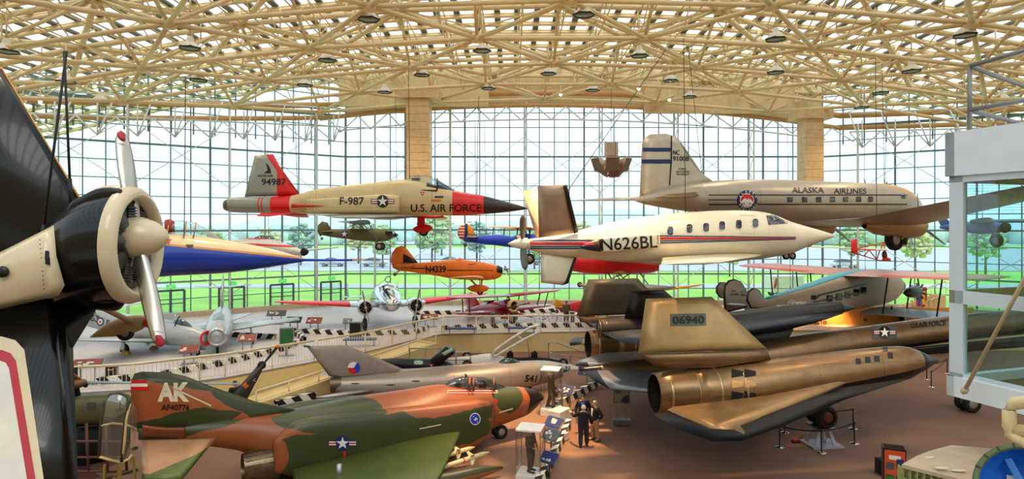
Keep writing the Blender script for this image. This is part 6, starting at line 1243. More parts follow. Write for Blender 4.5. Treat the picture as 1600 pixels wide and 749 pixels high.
for tx, ty, yy in ((189, 206, .25), (251, 541, -.35)):
    tip = r(tx, ty, yy); b = blade_mb(h, tip, .19, (.9, .44, 0), .035, 14).obj('propeller_blade', pb, r.root); dd = (tip - h).normalized()
    blade_mb(h.lerp(tip, .91), tip + dd * .01, .10, (.9, .44, 0), .03, 4).obj('blade_tip', mat('tip_red', '#b31f2c', .4), b); blade_mb(h.lerp(tip, .87), h.lerp(tip, .89), .13, (.9, .44, 0), .02, 2).obj('tip_band', WHITE, b)
r.loft('exhaust_fairing', [(105, 332, 352, .5), (112, 316, 350, .5), (130, 306, 345, .5), (150, 296, 335, .5), (172, 293, 325, .45), (190, 296, 318, .3)], gb, y=-.30, keep=False, p=2.6); r.loft('lower_scoop', [(130, 452, 478, .8), (160, 452, 486, .8), (185, 450, 485, .7), (195, 455, 475, .5)], gb, y=-.15, keep=False)
r.loft('windscreen_hump', [(110, 330, 350, .8), (150, 295, 330, .8), (176, 290, 320, .8), (200, 292, 310, .6)], cr, y=.2, keep=False)
r.plate('upper_wing', [(-120, 470, .35), (20, 398, .25), (147, 350, .2), (3, 108, 1.1), (-120, 60, 1.1)], .2, gb, keep=False, inset=.06); MB().path([r(147, 348, .2), r(75, 228, .66), r(2, 106, 1.12)], .012, 6).obj('gold_pinstripe', mat('gold_trim', '#cf9340', .4), r.root)
lwg = r.plate('lower_wing', [(-140, 505, -.5), (0, 486, -.48), (84, 467, -.42), (121, 800, -1.5), (-140, 800, -1.5)], .22, gb, keep=False, inset=.06)
r.plate('wing_nose', [(82, 468, -.1), (160, 466, .15), (112, 545, -.3), (121, 800, -1.4)], .05, gb, keep=False, inset=.05)
K = [r(px, py, -1.0) for px, py in ((-140, 524), (2, 525), (24, 531), (38, 546), (73, 790), (-140, 790))]
def wing_patch(name, pts, mm, off):
    bv = r.tree([lwg]); b = MB(); vs = []
    for px, py in pts:
        o = V((0, 0, H)) - r.O; d = V(((px - 800) / F, 1, -(py - HZ) / F)); o = V((o.dot(r.ex), o.dot(r.ey), o.z)); d = V((d.dot(r.ex), d.dot(r.ey), d.z)).normalized(); hit = bv.ray_cast(o, d); vs.append((hit[0] if hit[0] is not None else r(px, py, -1.0)) - d * off)
    b._f([b.b.verts.new(v) for v in vs]).smooth = False; return b.obj(name, mm, r.root)
wing_patch('wing_emblem', [(-90, 526), (2, 526), (24, 532), (38, 547), (70, 760), (-90, 760)], cr, .01); wing_patch('emblem_border', [(-90, 546), (2, 547), (16, 552), (25, 564), (57, 760), (-90, 760)], mat('tip_red', '#b31f2c', .4), .016); wing_patch('emblem_field', [(-90, 563), (0, 564), (9, 567), (14, 576), (44, 760), (-90, 760)], mat('pearl_white', '#d8d2c2', .3), .022)
r.decal('step_slot', 74, 404, [([[(-1, -.8), (-.8, 1), (.8, .9), (1, -1)]], DARK)], 4, 11, -.7, [o for o in r.root.children if o.name.startswith('wing_fillet')]); MB().lathe([(-.02, .05), (.0, .06), (.02, .05)], r(4, 425, -.72), 'Y', 12).obj('fuel_cap', BLACK, r.root); 
for k in range(12): p = r(62 + k * .6, 375 + k * 7, -.71); MB().ball(p, .006, 5).obj('rivet', BLACK, r.root)
sp = mat('spat_tan', '#a98f66', .4)
r.loft('wheel_spat', [(141, 526, 528, .5), (165, 507, 527, .5), (195, 495, 525, .5), (220, 493, 516, .5), (233, 497, 507, .45)], sp, y=.9, keep=False); MB().lathe([(-.03, .06), (0, .075), (.03, .06)], r(231, 503, .9), 'X', 14).obj('spat_band', RED, r.root); strut(r, (130, 466, .2), (205, 503, .85), .035, sp, 'gear_leg'); wheels(r, 'wheel', [(196, 520, .9)], .1, .08)
r.cables([(63, 396, 104, 80, -.3), (111, 322, 100, 80, .1)], ['thick dark cable holding up the near black and cream airplane at its wing', 'thick dark cable holding up the near black and cream airplane at its cowl'])
# ================================================================ people
SKIN = mat('skin_tone', '#c89878', .6, var=.05); HAIRG = mat('grey_hair', '#b9b2a8', .8); HAIRD = mat('dark_hair', '#2e241f', .8)
def skin_mesh(name, verts, edges, m, parent, sub=2):
    """verts: (co, rx, ry); grown with a Skin modifier and baked to one surface"""
    me = bpy.data.meshes.new(name); me.from_pydata([v[0] for v in verts], edges, []); o = bpy.data.objects.new(name, me); C.objects.link(o)
    md = o.modifiers.new('skin', 'SKIN'); md.use_smooth_shade = True
    for i, v in enumerate(verts): sv = me.skin_vertices[0].data[i]; sv.radius = (v[1], v[2]); sv.use_root = (i == 0)
    s = o.modifiers.new('sub', 'SUBSURF'); s.levels = sub; s.render_levels = sub
    bpy.context.view_layer.update(); me2 = bpy.data.meshes.new_from_object(o.evaluated_get(bpy.context.evaluated_depsgraph_get()))
    bpy.data.objects.remove(o); me2.name = name; me2.materials.clear(); me2.materials.append(m)
    for p in me2.polygons: p.use_smooth = True
    r_ = bpy.data.objects.new(name, me2); C.objects.link(r_)
    if parent: r_.parent = parent
    return r_
def person(name, label, loc, rz, h=1.6, arms=None, step=.06, top='#1a1a1e', shirt='#3a5f9a', legs='#2a2a30', shoes='#1a1614', hair='grey', lean=0.0, turn=0.0, skin=None, extra=None, group=None, cat='person', parent=None, helmet=None):
    """faces local -Y; metres for a 1.75 m figure, then scaled"""
    t = thing(name, label, cat, loc, rz, group); k = h / 1.75; bk_ = k * (1.22 if cat == 'mannequin' else 1.15); t.scale = (bk_, bk_, k); sk = skin or SKIN
    arms = arms or (((-.27, .03, 1.14), (-.28, -.05, .88)), ((.27, .03, 1.14), (.28, -.05, .88)))
    J = lambda x, y, z: V((x, y - lean * max(0, z - .95), z))
    # body with head, hands and fingers in one surface
    vs = [(J(0, 0, .96), .15, .11), (J(0, 0, 1.12), .13, .10), (J(0, .0, 1.30), .15, .11), (J(0, .01, 1.44), .10, .09), (J(0, .01, 1.52), .058, .062), (J(0, -.005, 1.585), .072, .085), (J(0, -.01, 1.66), .080, .098), (J(0, .0, 1.725), .062, .078)]
    ed = [(0, 1), (1, 2), (2, 3), (3, 4), (4, 5), (5, 6), (6, 7)]
    cl = []                                     # clothing skeletons
    for s, (el, ha) in zip((-1, 1), arms):
        sh = J(s * .175, .01, 1.42); el, ha = J(*el), J(*ha); i = len(vs); d = (ha - el).normalized()
        wr = el.lerp(ha, .95); pm = ha + d * .05; vs += [(sh, .055, .06), (el, .042, .042), (wr, .030, .026), (pm, .040, .020)]; ed += [(3, i), (i, i + 1), (i + 1, i + 2), (i + 2, i + 3)]
        sd = d.cross(V((0, 1, 0)) if abs(d.y) < .8 else V((0, 0, 1))).normalized(); nn = sd.cross(d).normalized()
        for f in range(4):
            ln = (.070, .080, .075, .058)[f]; b = pm + sd * ((f - 1.5) * .021) + d * .035; j = len(vs); vs += [(b, .0095, .0095), (b + d * ln * .55 + nn * .006, .009, .009), (b + d * ln + nn * .022, .0075, .0075)]; ed += [(i + 3, j), (j, j + 1), (j + 1, j + 2)]
        b = pm - d * .02 + sd * (.045 * s); j = len(vs); vs += [(b, .011, .011), (b + d * .035 + sd * .02 * s, .0095, .0095), (b + d * .06 + sd * .022 * s + nn * .012, .008, .008)]; ed += [(i + 3, j), (j, j + 1), (j + 1, j + 2)]
        cl.append((sh, el, ha))
    lg = []
    for s in (-1, 1):
        hp, kn, an, to = J(s * .09, 0, .90), V((s * .11, -.03 + s * step * .4, .50)), V((s * .12, .02 + s * step, .09)), V((s * .13, -.13 + s * step, .035)); i = len(vs)
        vs += [(hp, .085, .09), (kn, .058, .06), (an, .040, .045), (to, .038, .028)]; ed += [(0, i), (i, i + 1), (i + 1, i + 2), (i + 2, i + 3)]; lg.append((hp, kn, an, to))
    body = skin_mesh('body', vs, ed, sk, t)
    hm = V(J(0, -.01, 1.65)); Rt = Matrix.Rotation(turn, 3, 'Z')
    fc = MB(); fc.ball(hm + Rt @ V((0, -.104, -.012)), .017, 8, (.8, 1.1, 1.5)); fc.ball(hm + Rt @ V((.083, .01, -.01)), .022, 8, (.4, .9, 1.4)); fc.ball(hm + Rt @ V((-.083, .01, -.01)), .022, 8, (.4, .9, 1.4)); fc.box(hm + Rt @ V((0, -.082, -.066)), (.045, .02, .01)); fc.obj('face', sk, t)
    ey = MB(); [ey.ball(hm + Rt @ V((s * .032, -.088, .012)), .011, 8) for s in (-1, 1)]; ey.obj('eyes', DARK, t)
    if hair != 'none':
        hb = MB(); rs = []
        for a in range(1, 8):
            th_ = PI * .52 * a / 8; rs.append([hm + Rt @ V((math.sin(th_) * .092 * math.cos(q), .012 + math.sin(th_) * .108 * math.sin(q) + (.012 if a > 5 else 0), .02 + math.cos(th_) * .105 - (.05 if (math.sin(q) > .0 and a > 5) else 0))) for q in [2 * PI * i / 16 for i in range(16)]])
        hb.rings(rs, cap=True); hb.obj('hair', {'grey': HAIRG, 'dark': HAIRD}[hair], t)
    tm, lm, sm = mat('cloth_' + top[1:], top, .85, var=.15), mat('cloth_' + legs[1:], legs, .85, var=.12), mat('shoe_' + shoes[1:], shoes, .5)
    v2 = [(J(0, .0, .80), .21, .16), (J(0, 0, .95), .205, .155), (J(0, 0, 1.12), .185, .14), (J(0, .0, 1.30), .205, .15), (J(0, .012, 1.42), .13, .105), (J(0, .012, 1.475), .08, .08)]; e2_ = [(0, 1), (1, 2), (2, 3), (3, 4), (4, 5)]
    for sh, el, ha in cl:
        i = len(v2); v2 += [(sh, .092, .095), (el, .070, .070), (el.lerp(ha, .92), .052, .052)]; e2_ += [(4, i), (i, i + 1), (i + 1, i + 2)]
    skin_mesh('jacket', v2, e2_, tm, t)
    v3 = [(J(0, 0, 1.06), .17, .13), (J(0, 0, .92), .185, .14)]; e3 = [(0, 1)]
    for hp, kn, an, to in lg:
        i = len(v3); v3 += [(hp + V((0, 0, -.08)), .115, .125), (kn, .09, .095), (an + V((0, .0, -.02)), .078, .085)]; e3 += [(1, i), (i, i + 1), (i + 1, i + 2)]
    skin_mesh('trousers', v3, e3, lm, t)
    for hp, kn, an, to in lg:
        MB().loft([(0, 0, 0, .001, .001)] * 0 or [(-.08, 0, .045, .035, .045), (-.02, 0, .05, .046, .05), (.08, 0, .042, .050, .040), (.17, 0, .03, .046, .028), (.20, 0, .026, .03, .02)], 14).obj('shoe', sm, t).matrix_local = Matrix.Translation(V((an.x, an.y, 0))) @ Matrix.Rotation(-PI / 2, 4, 'Z')
    if shirt:
        MB().plate([J(-.05, -.128, 1.43), J(.05, -.128, 1.43), J(.055, -.150, 1.1), J(0, -.155, 1.02), J(-.055, -.150, 1.1)], .02, .1).obj('shirt_front', mat('shirt_' + shirt[1:], shirt, .8), t)
    if helmet:
        hb = MB(); hb.lathe([(-.07, .1), (-.02, .122), (.04, .125), (.09, .1), (.12, .05), (.13, .005)], hm + V((0, .01, .02)), 'Z', 18, cap=False); hb.obj('helmet', mat('helmet_' + helmet[1:], helmet, .3), t); MB().loft([(-.07, 0, 0, .01, .02), (0, 0, 0, .03, .045), (.07, 0, 0, .01, .02)], 10).obj('oxygen_mask', DARK, t).matrix_local = Matrix.Translation(hm + V((0, -.095, -.05)))
    if extra == 'vest':
        skin_mesh('survival_vest', [(J(0, 0, 1.02), .19, .15), (J(0, 0, 1.2), .185, .15), (J(0, 0, 1.36), .18, .145)], [(0, 1), (1, 2)], mat('vest_dark_olive', '#2e3120', .8), t); MB().box(J(0, -.17, 1.14), (.1, .06, .09)).obj('buckle', mat('orange_mark', '#e8701a', .5), t)
    if extra == 'bag': MB().loft([(-.12, 0, 0, .05, .12, 4), (.12, 0, 0, .05, .12, 4)], 14).obj('helmet_bag', mat('bag_olive', '#3c3d2a', .8), t).matrix_local = Matrix.Translation(V(arms[0][1]) + V((0, -.02, -.2)))
    return t
person('person', 'man in black jacket seen from behind, gesturing with his left arm out', G(912, 698), math.radians(176), 1.56, (((-.28, .02, 1.14), (-.30, -.10, .92)), ((.36, -.18, 1.22), (.46, -.42, 1.30))), .10, '#16161a', None, '#26262c', hair='grey')
person('person', 'man in dark jacket over blue shirt, facing the gesturing man', G(911, 678), math.radians(-10), 1.58, None, .03, '#1d2030', '#2f62b8', '#24262e', hair='dark')
person('person', 'man in black jacket and khaki trousers with hand on hip, facing left', G(930, 689), math.radians(-72), 1.56, (((-.26, .05, 1.14), (-.2, -.12, 1.0)), ((.34, .14, 1.16), (.2, .02, .98))), .07, '#17171b', '#e9dcc0', '#a8845a', '#4a2c1c', 'grey')
person('person', 'person in black jacket half hidden behind the helicopter tail fin', P(367, 654, 28.0) * 1.0, math.radians(60), 1.62, None, .08, '#18181a', None, '#20242c', hair='dark')
MANN = mat('mannequin_skin', '#b08a68', .6)
def case(label, px, Y, w, ht, plinth):
    c = P(px, 350, Y); c.z = 0; t = thing('display_case', label, 'display case', c, math.radians(-14), 'glass cases with flight suits'); wp = mat('plinth_white', '#e4e0d8', .4)
    MB().box((0, 0, plinth / 2), (w, w, plinth)).obj('plinth', wp, t, bevel=.01); MB().box((0, 0, plinth + ht), (w, w, .05)).obj('lid', wp, t)
    fr = MB(); gl = MB()
    for x in (-1, 1):
        for y in (-1, 1): fr.box((x * (w / 2 - .012), y * (w / 2 - .012), plinth + ht / 2), (.024, .024, ht))
    fr.obj('corner_post', STEEL, t); k = w / 2 - .012
    for a, b in (((-k, -k), (k, -k)), ((k, -k), (k, k)), ((k, k), (-k, k)), ((-k, k), (-k, -k))): gl.quad((a[0], a[1], plinth), (b[0], b[1], plinth), (b[0], b[1], plinth + ht), (a[0], a[1], plinth + ht))
    gl.obj('glass', glassy('case_glass', (.95, .97, .97, 1), .04), t); return c
c = case('tall glass case holding a white helmeted flight suit by the jet nose', 861, 28.6, .82, 1.72, .3)
person('mannequin', 'mannequin in olive flight suit and white helmet holding a bag, in the farther case', c + V((0, 0, .302)), math.radians(100), 1.58, (((-.26, -.02, 1.14), (-.27, -.12, .92)), ((.26, .03, 1.14), (.25, -.05, .9))), .10, '#5a4a2c', None, '#54472c', hair='none', helmet='#ece6da', extra='bag', skin=MANN, cat='mannequin')
c = case('glass case with a survival vest flight suit near the bottom edge', 829, 21.3, .84, 1.46, .26)
person('mannequin', 'mannequin in olive flight suit with dark vest and cream helmet, in the nearer case', c + V((0, 0, .262)), math.radians(60), 1.40, (((-.3, -.02, 1.14), (-.2, -.22, 1.06)), ((.3, .0, 1.14), (.3, -.1, .9))), .04, '#4a472f', None, '#45432e', hair='none', helmet='#e8dcb4', extra='vest', skin=MANN, cat='mannequin')
person('mannequin', 'small mannequin in olive uniform standing beside the bicycle on the deck', GD(885, 503), 0.3, 1.5, None, .03, '#5b5a3c', None, '#4a4630', hair='dark', skin=MANN, cat='mannequin')

# ================================================================ information panels, kiosks, benches
PB, PR, PG, PK = mat('panel_blue', '#28346e', .4, var=.25, scale=9), mat('panel_red', '#85382c', .4, var=.45, scale=9), mat('panel_green', '#2f6a3c', .4, var=.4, scale=7), mat('panel_grey', '#565b60', .4, var=.4, scale=9)
def info(label, loc, rz, w=.95, d=.5, h=.85, m=PB, posts=2, tilt=.7, base=True):
    t = thing('information_panel', label, 'information panel', loc, rz, 'tilted information panels')
    R_ = Matrix.Rotation(tilt, 3, 'X'); MB().box((0, 0, h), (w, d, .035), M=R_).obj('board', m, t); MB().box(V((0, 0, h)) + R_ @ V((0, 0, -.02)), (w + .05, d + .05, .02), M=R_).obj('tray', STEEL, t)
    pr = MB(); rr = random.Random(int(abs(loc[0] * 100)))
    for k in range(6): u, v_ = rr.uniform(-.36, .2) * w, rr.uniform(-.3, .2) * d; pr.box(V((0, 0, h)) + R_ @ V((u, v_, .02)), (w * rr.uniform(.06, .22), d * rr.uniform(.08, .3), .004), M=R_)
    pr.obj('printed_pictures', mat('panel_print', '#d8d2c4', .5, var=.3, scale=12), t)
    for x in ([0] if posts == 1 else [-w * .25, w * .25]): MB().box((x, .02, h / 2), (.06, .05, h)).obj('post', STEEL, t)
    if base: MB().box((0, 0, .03), (w * .8, .4, .06)).obj('foot', STEEL, t)
    return t
info('red information panel on two posts behind the left railing', GD(137, 601), .25, 1.15, .45, .95, PR)
info('red and blue information panel in front of the roundel jet nose', GD(295, 570), .2, .9, .5, .8, PR)
info('red information panel beside the silver round nosed jet', GD(386, 552), .15, .95, .5, .85, PR)
info('dark green information panel behind the green kiosk', GD(459, 516), 0, 1.0, .5, .7, PG); info('grey picture panel right of the green kiosk', GD(491, 517), 0, 1.0, .5, .7, PR); info('small pale panel left of the dark upright board by the silver twin', GD(543, 518), 0, .6, .4, .7, PK); info('dark panel on two posts left of the silver twin, by the glass doors', GD(432, 507), .1, 1.3, .5, .8, PK)
info('dark and red panel right of the silver twin wheel', GD(671, 511), 0, 1.2, .5, .7, PR); info('dark red sign board in front of the maroon biplane', GD(796, 506), 0, 1.2, .5, .6, PR, tilt=1.3)
info('blue information panel behind the farther pilot case', G(884, 642), -.5, .75, .45, .95, PB, 2); info('blue information panel between the two pilot cases', G(865, 692), -.7, .7, .45, .8, PB, 1, base=False); info('grey information panel right of the nearer pilot case', G(861, 713), -.8, .7, .45, .8, PK, 1, base=False); info('blue information panel low beside the nearer pilot case', G(858, 748), -.7, .6, .4, .7, PB, 1, base=False)
info('blue information panel under the tail tip of the huge metal jet', G(917, 608), -.3, .9, .5, .9, PB, 1)
def block(name, label, cat, loc, rz, size, m, face=None, group=None, z0=0.0):
    t = thing(name, label, cat, loc, rz, group); MB().box((0, 0, z0 + size[2] / 2), size).obj('body', m, t, bevel=.012); MB().box((0, 0, .02), (size[0] * 1.1, size[1] * 1.1, .04)).obj('base', STEEL, t)
    if face: MB().box((0, -size[1] / 2 - .006, z0 + size[2] * .56), (size[0] * .86, .012, size[2] * .74)).obj('front_face', face, t)
    return t
t = block('video_kiosk', 'tall grey kiosk with green screen behind the cream railing', 'kiosk', GD(448, 556), .3, (.75, .35, 1.05), mat('kiosk_grey', '#8d9490', .4), PG, z0=.5); MB().tube((0, 0, 0), (0, 0, .55), .07).obj('stem', STEEL, t)
block('upright_board', 'dark upright information board under the silver twin left engine', 'information board', GD(556, 527), 0, (.75, .3, .95), PK, DARK); block('steel_pillar', 'brushed steel ticket pillar in front of the maroon biplane', 'pillar', GD(770, 509), 0, (.3, .3, .95), STEEL, PK); block('steel_pillar', 'brushed steel ticket pillar beside the small mannequin', 'pillar', GD(894, 508), 0, (.3, .3, .95), STEEL, PK)
block('parapet_block', 'pale low wall block with slab by the farther pilot case', 'plinth', G(874, 656), -.6, (.6, .9, .45), mat('plinth_white', '#e4e0d8', .4)); block('low_plinth', 'pale low plinth under the grey panel by the nearer case', 'plinth', G(872, 690), -.6, (.5, .8, .3), mat('plinth_white', '#e4e0d8', .4))
t = block('waste_bin', 'small black bin with yellow mark behind the left railing', 'bin', GD(175, 588), .2, (.42, .42, .5), BLACK); MB().box((0, -.22, .34), (.25, .01, .05)).obj('yellow_mark', YEL, t)
t = thing('free_standing_sign', 'grey and blue upright sign on two posts right of the visitors', 'sign', G(971, 664), -.1); MB().box((0, 0, .14), (.72, .42, .22)).obj('plinth', STEEL, t, bevel=.01)
for x in (-.19, .19): MB().box((x, 0, .7), (.05, .04, 1.0)).obj('post', STEEL, t)
MB().box((0, -.02, 1.26), (.68, .06, .68)).obj('board', PK, t); MB().box((0, -.056, 1.26), (.6, .012, .6)).obj('poster', mat('poster_grey', '#8f8f8a', .5, var=.2, scale=8), t); b = MB(); b.prism([(.3, -.064, .97), (.3, -.064, 1.3), (.15, -.064, 1.24), (0, -.064, 1.1), (-.02, -.064, .97)], (0, -.004, 0)); b.obj('blue_arc', PB, t); b = MB(); b.box((-.14, -.066, 1.42), (.24, .006, .16)); b.obj('printed_picture', PK, t)
for k, (px, py, n) in enumerate([(563, 541, 'behind the cream railing below the silver twin'), (722, 523, 'in front of the maroon biplane, left one'), (815, 522, 'in front of the maroon biplane, right one')]):
    t = thing('bench', 'blue padded bench ' + n, 'bench', GD(px, py), .1 if k == 0 else 0, 'blue padded benches'); MB().box((0, 0, .4), (1.9, .5, .1)).obj('seat_pad', mat('bench_blue', '#3c5a88', .7), t, bevel=.02)
    for x in (-.8, .8): MB().box((x, 0, .18), (.06, .42, .35)).obj('leg', STEEL, t)
# bicycle
t = thing('bicycle', 'dark vintage bicycle standing left of the small mannequin', 'bicycle', GD(853, 506), .15); fr = MB()
for x in (-.52, .52): MB().torus((x, 0, .34), .33, .018, 'Y', 24, 6).obj('wheel', TYRE, t)
for a, b in (((-.52, 0, .34), (-.05, 0, .3)), ((-.05, 0, .3), (-.2, 0, .8)), ((-.52, 0, .34), (-.18, 0, .72)), ((-.18, 0, .76), (.36, 0, .8)), ((-.05, 0, .3), (.36, 0, .72)), ((.36, 0, .86), (.52, 0, .34))): fr.tube(a, b, .018, n=6)
fr.obj('frame', mat('bike_brown', '#3a2a20', .4), t); MB().loft([(-.3, 0, .85, .02, .02), (-.2, 0, .86, .09, .03), (-.05, 0, .85, .03, .02)], 10).obj('saddle', DARK, t); MB().path([(.25, -.25, .95), (.36, -.2, .93), (.36, 0, .88), (.36, .2, .93), (.25, .25, .95)], .015, 6).obj('handlebar', STEEL, t)

# canopy shell on a stand between helicopter and camouflaged jet
CY = 16.5; c = P(183, 745, CY); c.z = 0; t = thing('jet_canopy', 'tall clear jet canopy on end with cream bands in front of helicopter', 'canopy', c, 0.0)
def cp(px, py, y=0): p = P(px, py, CY + y); return V((p.x - c.x, y, p.z))
fm2 = mat('canopy_edge_olive', '#3b3a2c', .5); cb = mat('canopy_band_cream', '#d8bf7c', .5)
arc = [cp(155, 714, -.1), cp(158, 660, -.12), cp(163, 630, -.15), cp(172, 617, 0), cp(187, 615, .05), cp(200, 619, 0), cp(203, 628, -.05), cp(196, 650, -.1), cp(190, 722, -.1)]
MB().path(arc, .04, 6).obj('edge_frame', fm2, t); MB().path([cp(155, 714, -.1), cp(172, 719, -.1), cp(190, 723, -.1), cp(201, 718, .3), cp(205, 712, .6)], .035, 6).obj('base_band', cb, t); MB().path([cp(157, 666, -.12), cp(175, 662, -.14), cp(196, 664, -.1), cp(206, 668, .3), cp(213, 672, .6)], .03, 6).obj('middle_band', cb, t); MB().path([cp(190, 722, -.1), cp(194, 690, -.1), cp(197, 655, -.1), cp(203, 628, -.05)], .035, 6).obj('edge_strip', cb, t)
sh = MB(); sh.rings([[cp(155, 714, -.1), cp(158, 660, -.12), cp(163, 630, -.15), cp(172, 618, -.05)], [cp(172, 719, -.16), cp(176, 662, -.18), cp(180, 630, -.18), cp(182, 616, 0)], [cp(190, 722, -.1), cp(195, 664, -.12), cp(198, 640, -.1), cp(202, 622, 0)], [cp(202, 718, .35), cp(210, 670, .35), cp(211, 640, .3), cp(203, 622, .1)], [cp(206, 712, .7), cp(214, 672, .7), cp(213, 640, .6), cp(204, 623, .3)]], cap=False, closed=False); sh.obj('clear_shell', glassy('perspex', (.84, .87, .85, 1), .2, .05, .05), t)
st = MB(); zt_ = cp(180, 722).z
for x in (-.28, .28):
    for y in (-.2, .4): st.bar((x, y, 0), (x * .7, y, zt_), .05, .05)
for z in (.4, 1.1, 1.7): st.bar((-.28, -.2, z), (.28, -.2, z), .04, .04); st.bar((-.28, .4, z), (.28, .4, z), .04, .04); st.bar((-.26, -.2, z), (.26, -.2, min(z + .6, zt_)), .03, .03)
st.obj('stand', mat('stand_ochre', '#8a7434', .6), t)

# stand under the wheels, stanchions with belts
t = thing('wheel_stand', 'grey tapered steel stand under the wheels of the huge metal jet', 'stand', (SR_base.x, SR_base.y, 0), SR.ang); zt = SR_wz
b = MB(); b.box((0, 0, .03), (1.25, 1.0, .06)); b.obj('base_plate', mat('stand_lilac_grey', '#a9a6b8', .4, .2), t); b = MB()
for x in (-1, 1):
    for y in (-1, 1): MB().prism([(x * .45, y * .32, .05), (x * .3, y * .32, .05), (x * .12, y * .2, zt - .06), (x * .25, y * .2, zt - .06)], (0, .04, 0)).obj('tapered_leg', mat('stand_lilac_grey', '#a9a6b8', .4, .2), t)
MB().box((0, 0, zt - .035), (.7, 1.0, .07)).obj('cradle', STEEL, t)
SP = [(1218, 699.5), (1283.5, 708), (1335, 693.5), (1333, 670.6), (1226, 676.6), (1448, 593.5), (1455, 605.5), (1480, 584)]
NMS = ['front left post of the belt barrier round the wheel stand', 'front middle post of the belt barrier round the wheel stand', 'front right post of the belt barrier round the wheel stand', 'rear right post of the belt barrier round the wheel stand', 'rear left post of the belt barrier round the wheel stand', 'left post of the barrier by the far nose wheels', 'front post of the barrier by the far nose wheels', 'post nearest the booth of the barrier by the nose wheels']
for k, (px, py) in enumerate(SP):
    g = G(px, py); hh = .82; t = thing('stanchion', 'black stanchion, ' + NMS[k], 'stanchion', g, 0, 'belt barrier stanchions')
    MB().lathe([(0, .17), (.02, .17), (.045, .06), (.05, .03)], (0, 0, 0), 'Z', 20).obj('base', CHROME, t); MB().tube((0, 0, .04), (0, 0, hh), .026, n=10).obj('pole', BLACK, t); MB().lathe([(hh - .06, .035), (hh + .02, .035), (hh + .03, .02)], (0, 0, 0), 'Z', 10).obj('belt_head', BLACK, t)
    nx = {0: 1, 1: 2, 3: 4, 5: 7, 6: 7}.get(k)
    if nx is not None:
        q = G(*SP[nx]) - g; q = q - q.normalized() * .05; bl_ = MB(); pts = [q * (i / 8) + V((0, 0, hh - .02 - .05 * math.sin(PI * i / 8))) for i in range(9)]
        for a, b2 in zip(pts, pts[1:]): bl_.bar(a, b2, .008, .05)
        bl_.obj('belt', BLACK, t)
t = thing('floor_jack', 'small red and black floor device left of the wheel stand', 'jack', G(1243, 692), .3); MB().box((0, 0, .1), (.3, .14, .09)).obj('body', mat('jack_red', '#b8301e', .5), t, bevel=.015); MB().tube((.12, 0, .12), (.42, .05, .2), .018).obj('handle', BLACK, t)
for x in (-.1, .1): MB().wheel((x, 0, .05), .05, .2).obj('wheel', (TYRE, HUB), t)
# poster stand and bin, lower right
t = thing('poster_stand', 'tall black poster box with orange and blue pictures at lower right', 'sign', (P(1398, 350, 18.6).x, 18.6, 0), -.42); KH = 8.5 - .352 * 18.6
MB().box((0, 0, KH / 2), (.58, .035, KH)).obj('front_board', BLACK, t); MB().box((0, .42, KH / 2), (.58, .035, KH)).obj('back_board', mat('board_brown', '#4a3a34', .6), t); MB().box((.275, .21, KH / 2), (.03, .42, KH)).obj('side_board', mat('board_brown', '#4a3a34', .6), t); MB().box((-.275, .21, KH / 2), (.03, .42, KH)).obj('side_board', mat('board_brown', '#4a3a34', .6), t); MB().box((0, -.022, KH - .62), (.52, .012, 1.15)).obj('poster', mat('poster_orange', '#d8542a', .5), t)
for x, z, w, h_, m_ in ((-.12, .5, .2, .22, PK), (.13, .42, .18, .3, PB), (-.12, .85, .22, .2, PG), (.13, .85, .2, .18, PB), (.0, .25, .3, .12, WHITE), (-.13, 1.08, .2, .16, PB)): MB().box((x, -.031, KH - z), (w, .008, h_)).obj('poster_picture', m_, t)
t = block('waste_bin', 'small black bin with yellow label left of the poster box', 'bin', G(1379, 742), .2, (.34, .34, .55), BLACK); MB().box((0, -.176, .42), (.2, .01, .06)).obj('yellow_label', YEL, t)

# beige wing section and cut fuselage barrel near the balcony
c = P(1500, 722, 9.3); t = thing('wing_section', 'large beige detached wing section with open ribs at lower right', 'aircraft part', (c.x, c.y, 0), 0); bg = mat('beige_skin', '#cdb493', .5, var=.1); rb = mat('zinc_primer', '#9aa060', .6)
def wp_(px, py, Y): p = P(px, py, Y); return V((p.x - c.x, p.y - c.y, p.z))
top = [wp_(1409, 726, 9.0), wp_(1432, 713, 9.3), wp_(1452, 705, 9.6), wp_(1486, 696, 9.9), wp_(1574, 703, 9.9), wp_(1590, 725, 9.3), wp_(1560, 775, 8.4), wp_(1500, 749, 8.7)]
MB().prism(top, (0, 0, -.05)).obj('upper_skin', bg, t); MB().prism([p + V((0, 0, -.24)) for p in top], (0, 0, -.04)).obj('lower_skin', rb, t); a, b2 = top[0], top[7]; rr = MB()
for k in range(9): p = a.lerp(b2, k / 8) + V((.02, .03, 0)); rr.box(p + V((0, .03, -.15)), (.02, .12, .2)); 
for k in range(8): rr.torus(a.lerp(b2, (k + .5) / 8) + V((.02, .04, -.15)), .055, .012, 'Y', 14, 5)
rr.obj('open_ribs', rb, t)
for px, py, Y in ((1450, 716, 9.3), (1472, 733, 8.9), (1498, 737, 8.9)): p = wp_(px, py, Y); MB().loft([(-.1, 0, 0, .01, .004), (-.07, 0, 0, .035, .006), (.07, 0, 0, .035, .006), (.1, 0, 0, .01, .004)], 12).obj('patch_plate', mat('patch_pale', '#e4d6ba', .5), t).matrix_local = Matrix.Translation(p + V((0, 0, .012)))
for px in (1500, 1560): p = wp_(px, 722, 9.3); MB().box((p.x, p.y, (p.z - .3) / 2), (.12, .12, p.z - .3)).obj('trestle_post', STEEL, t)
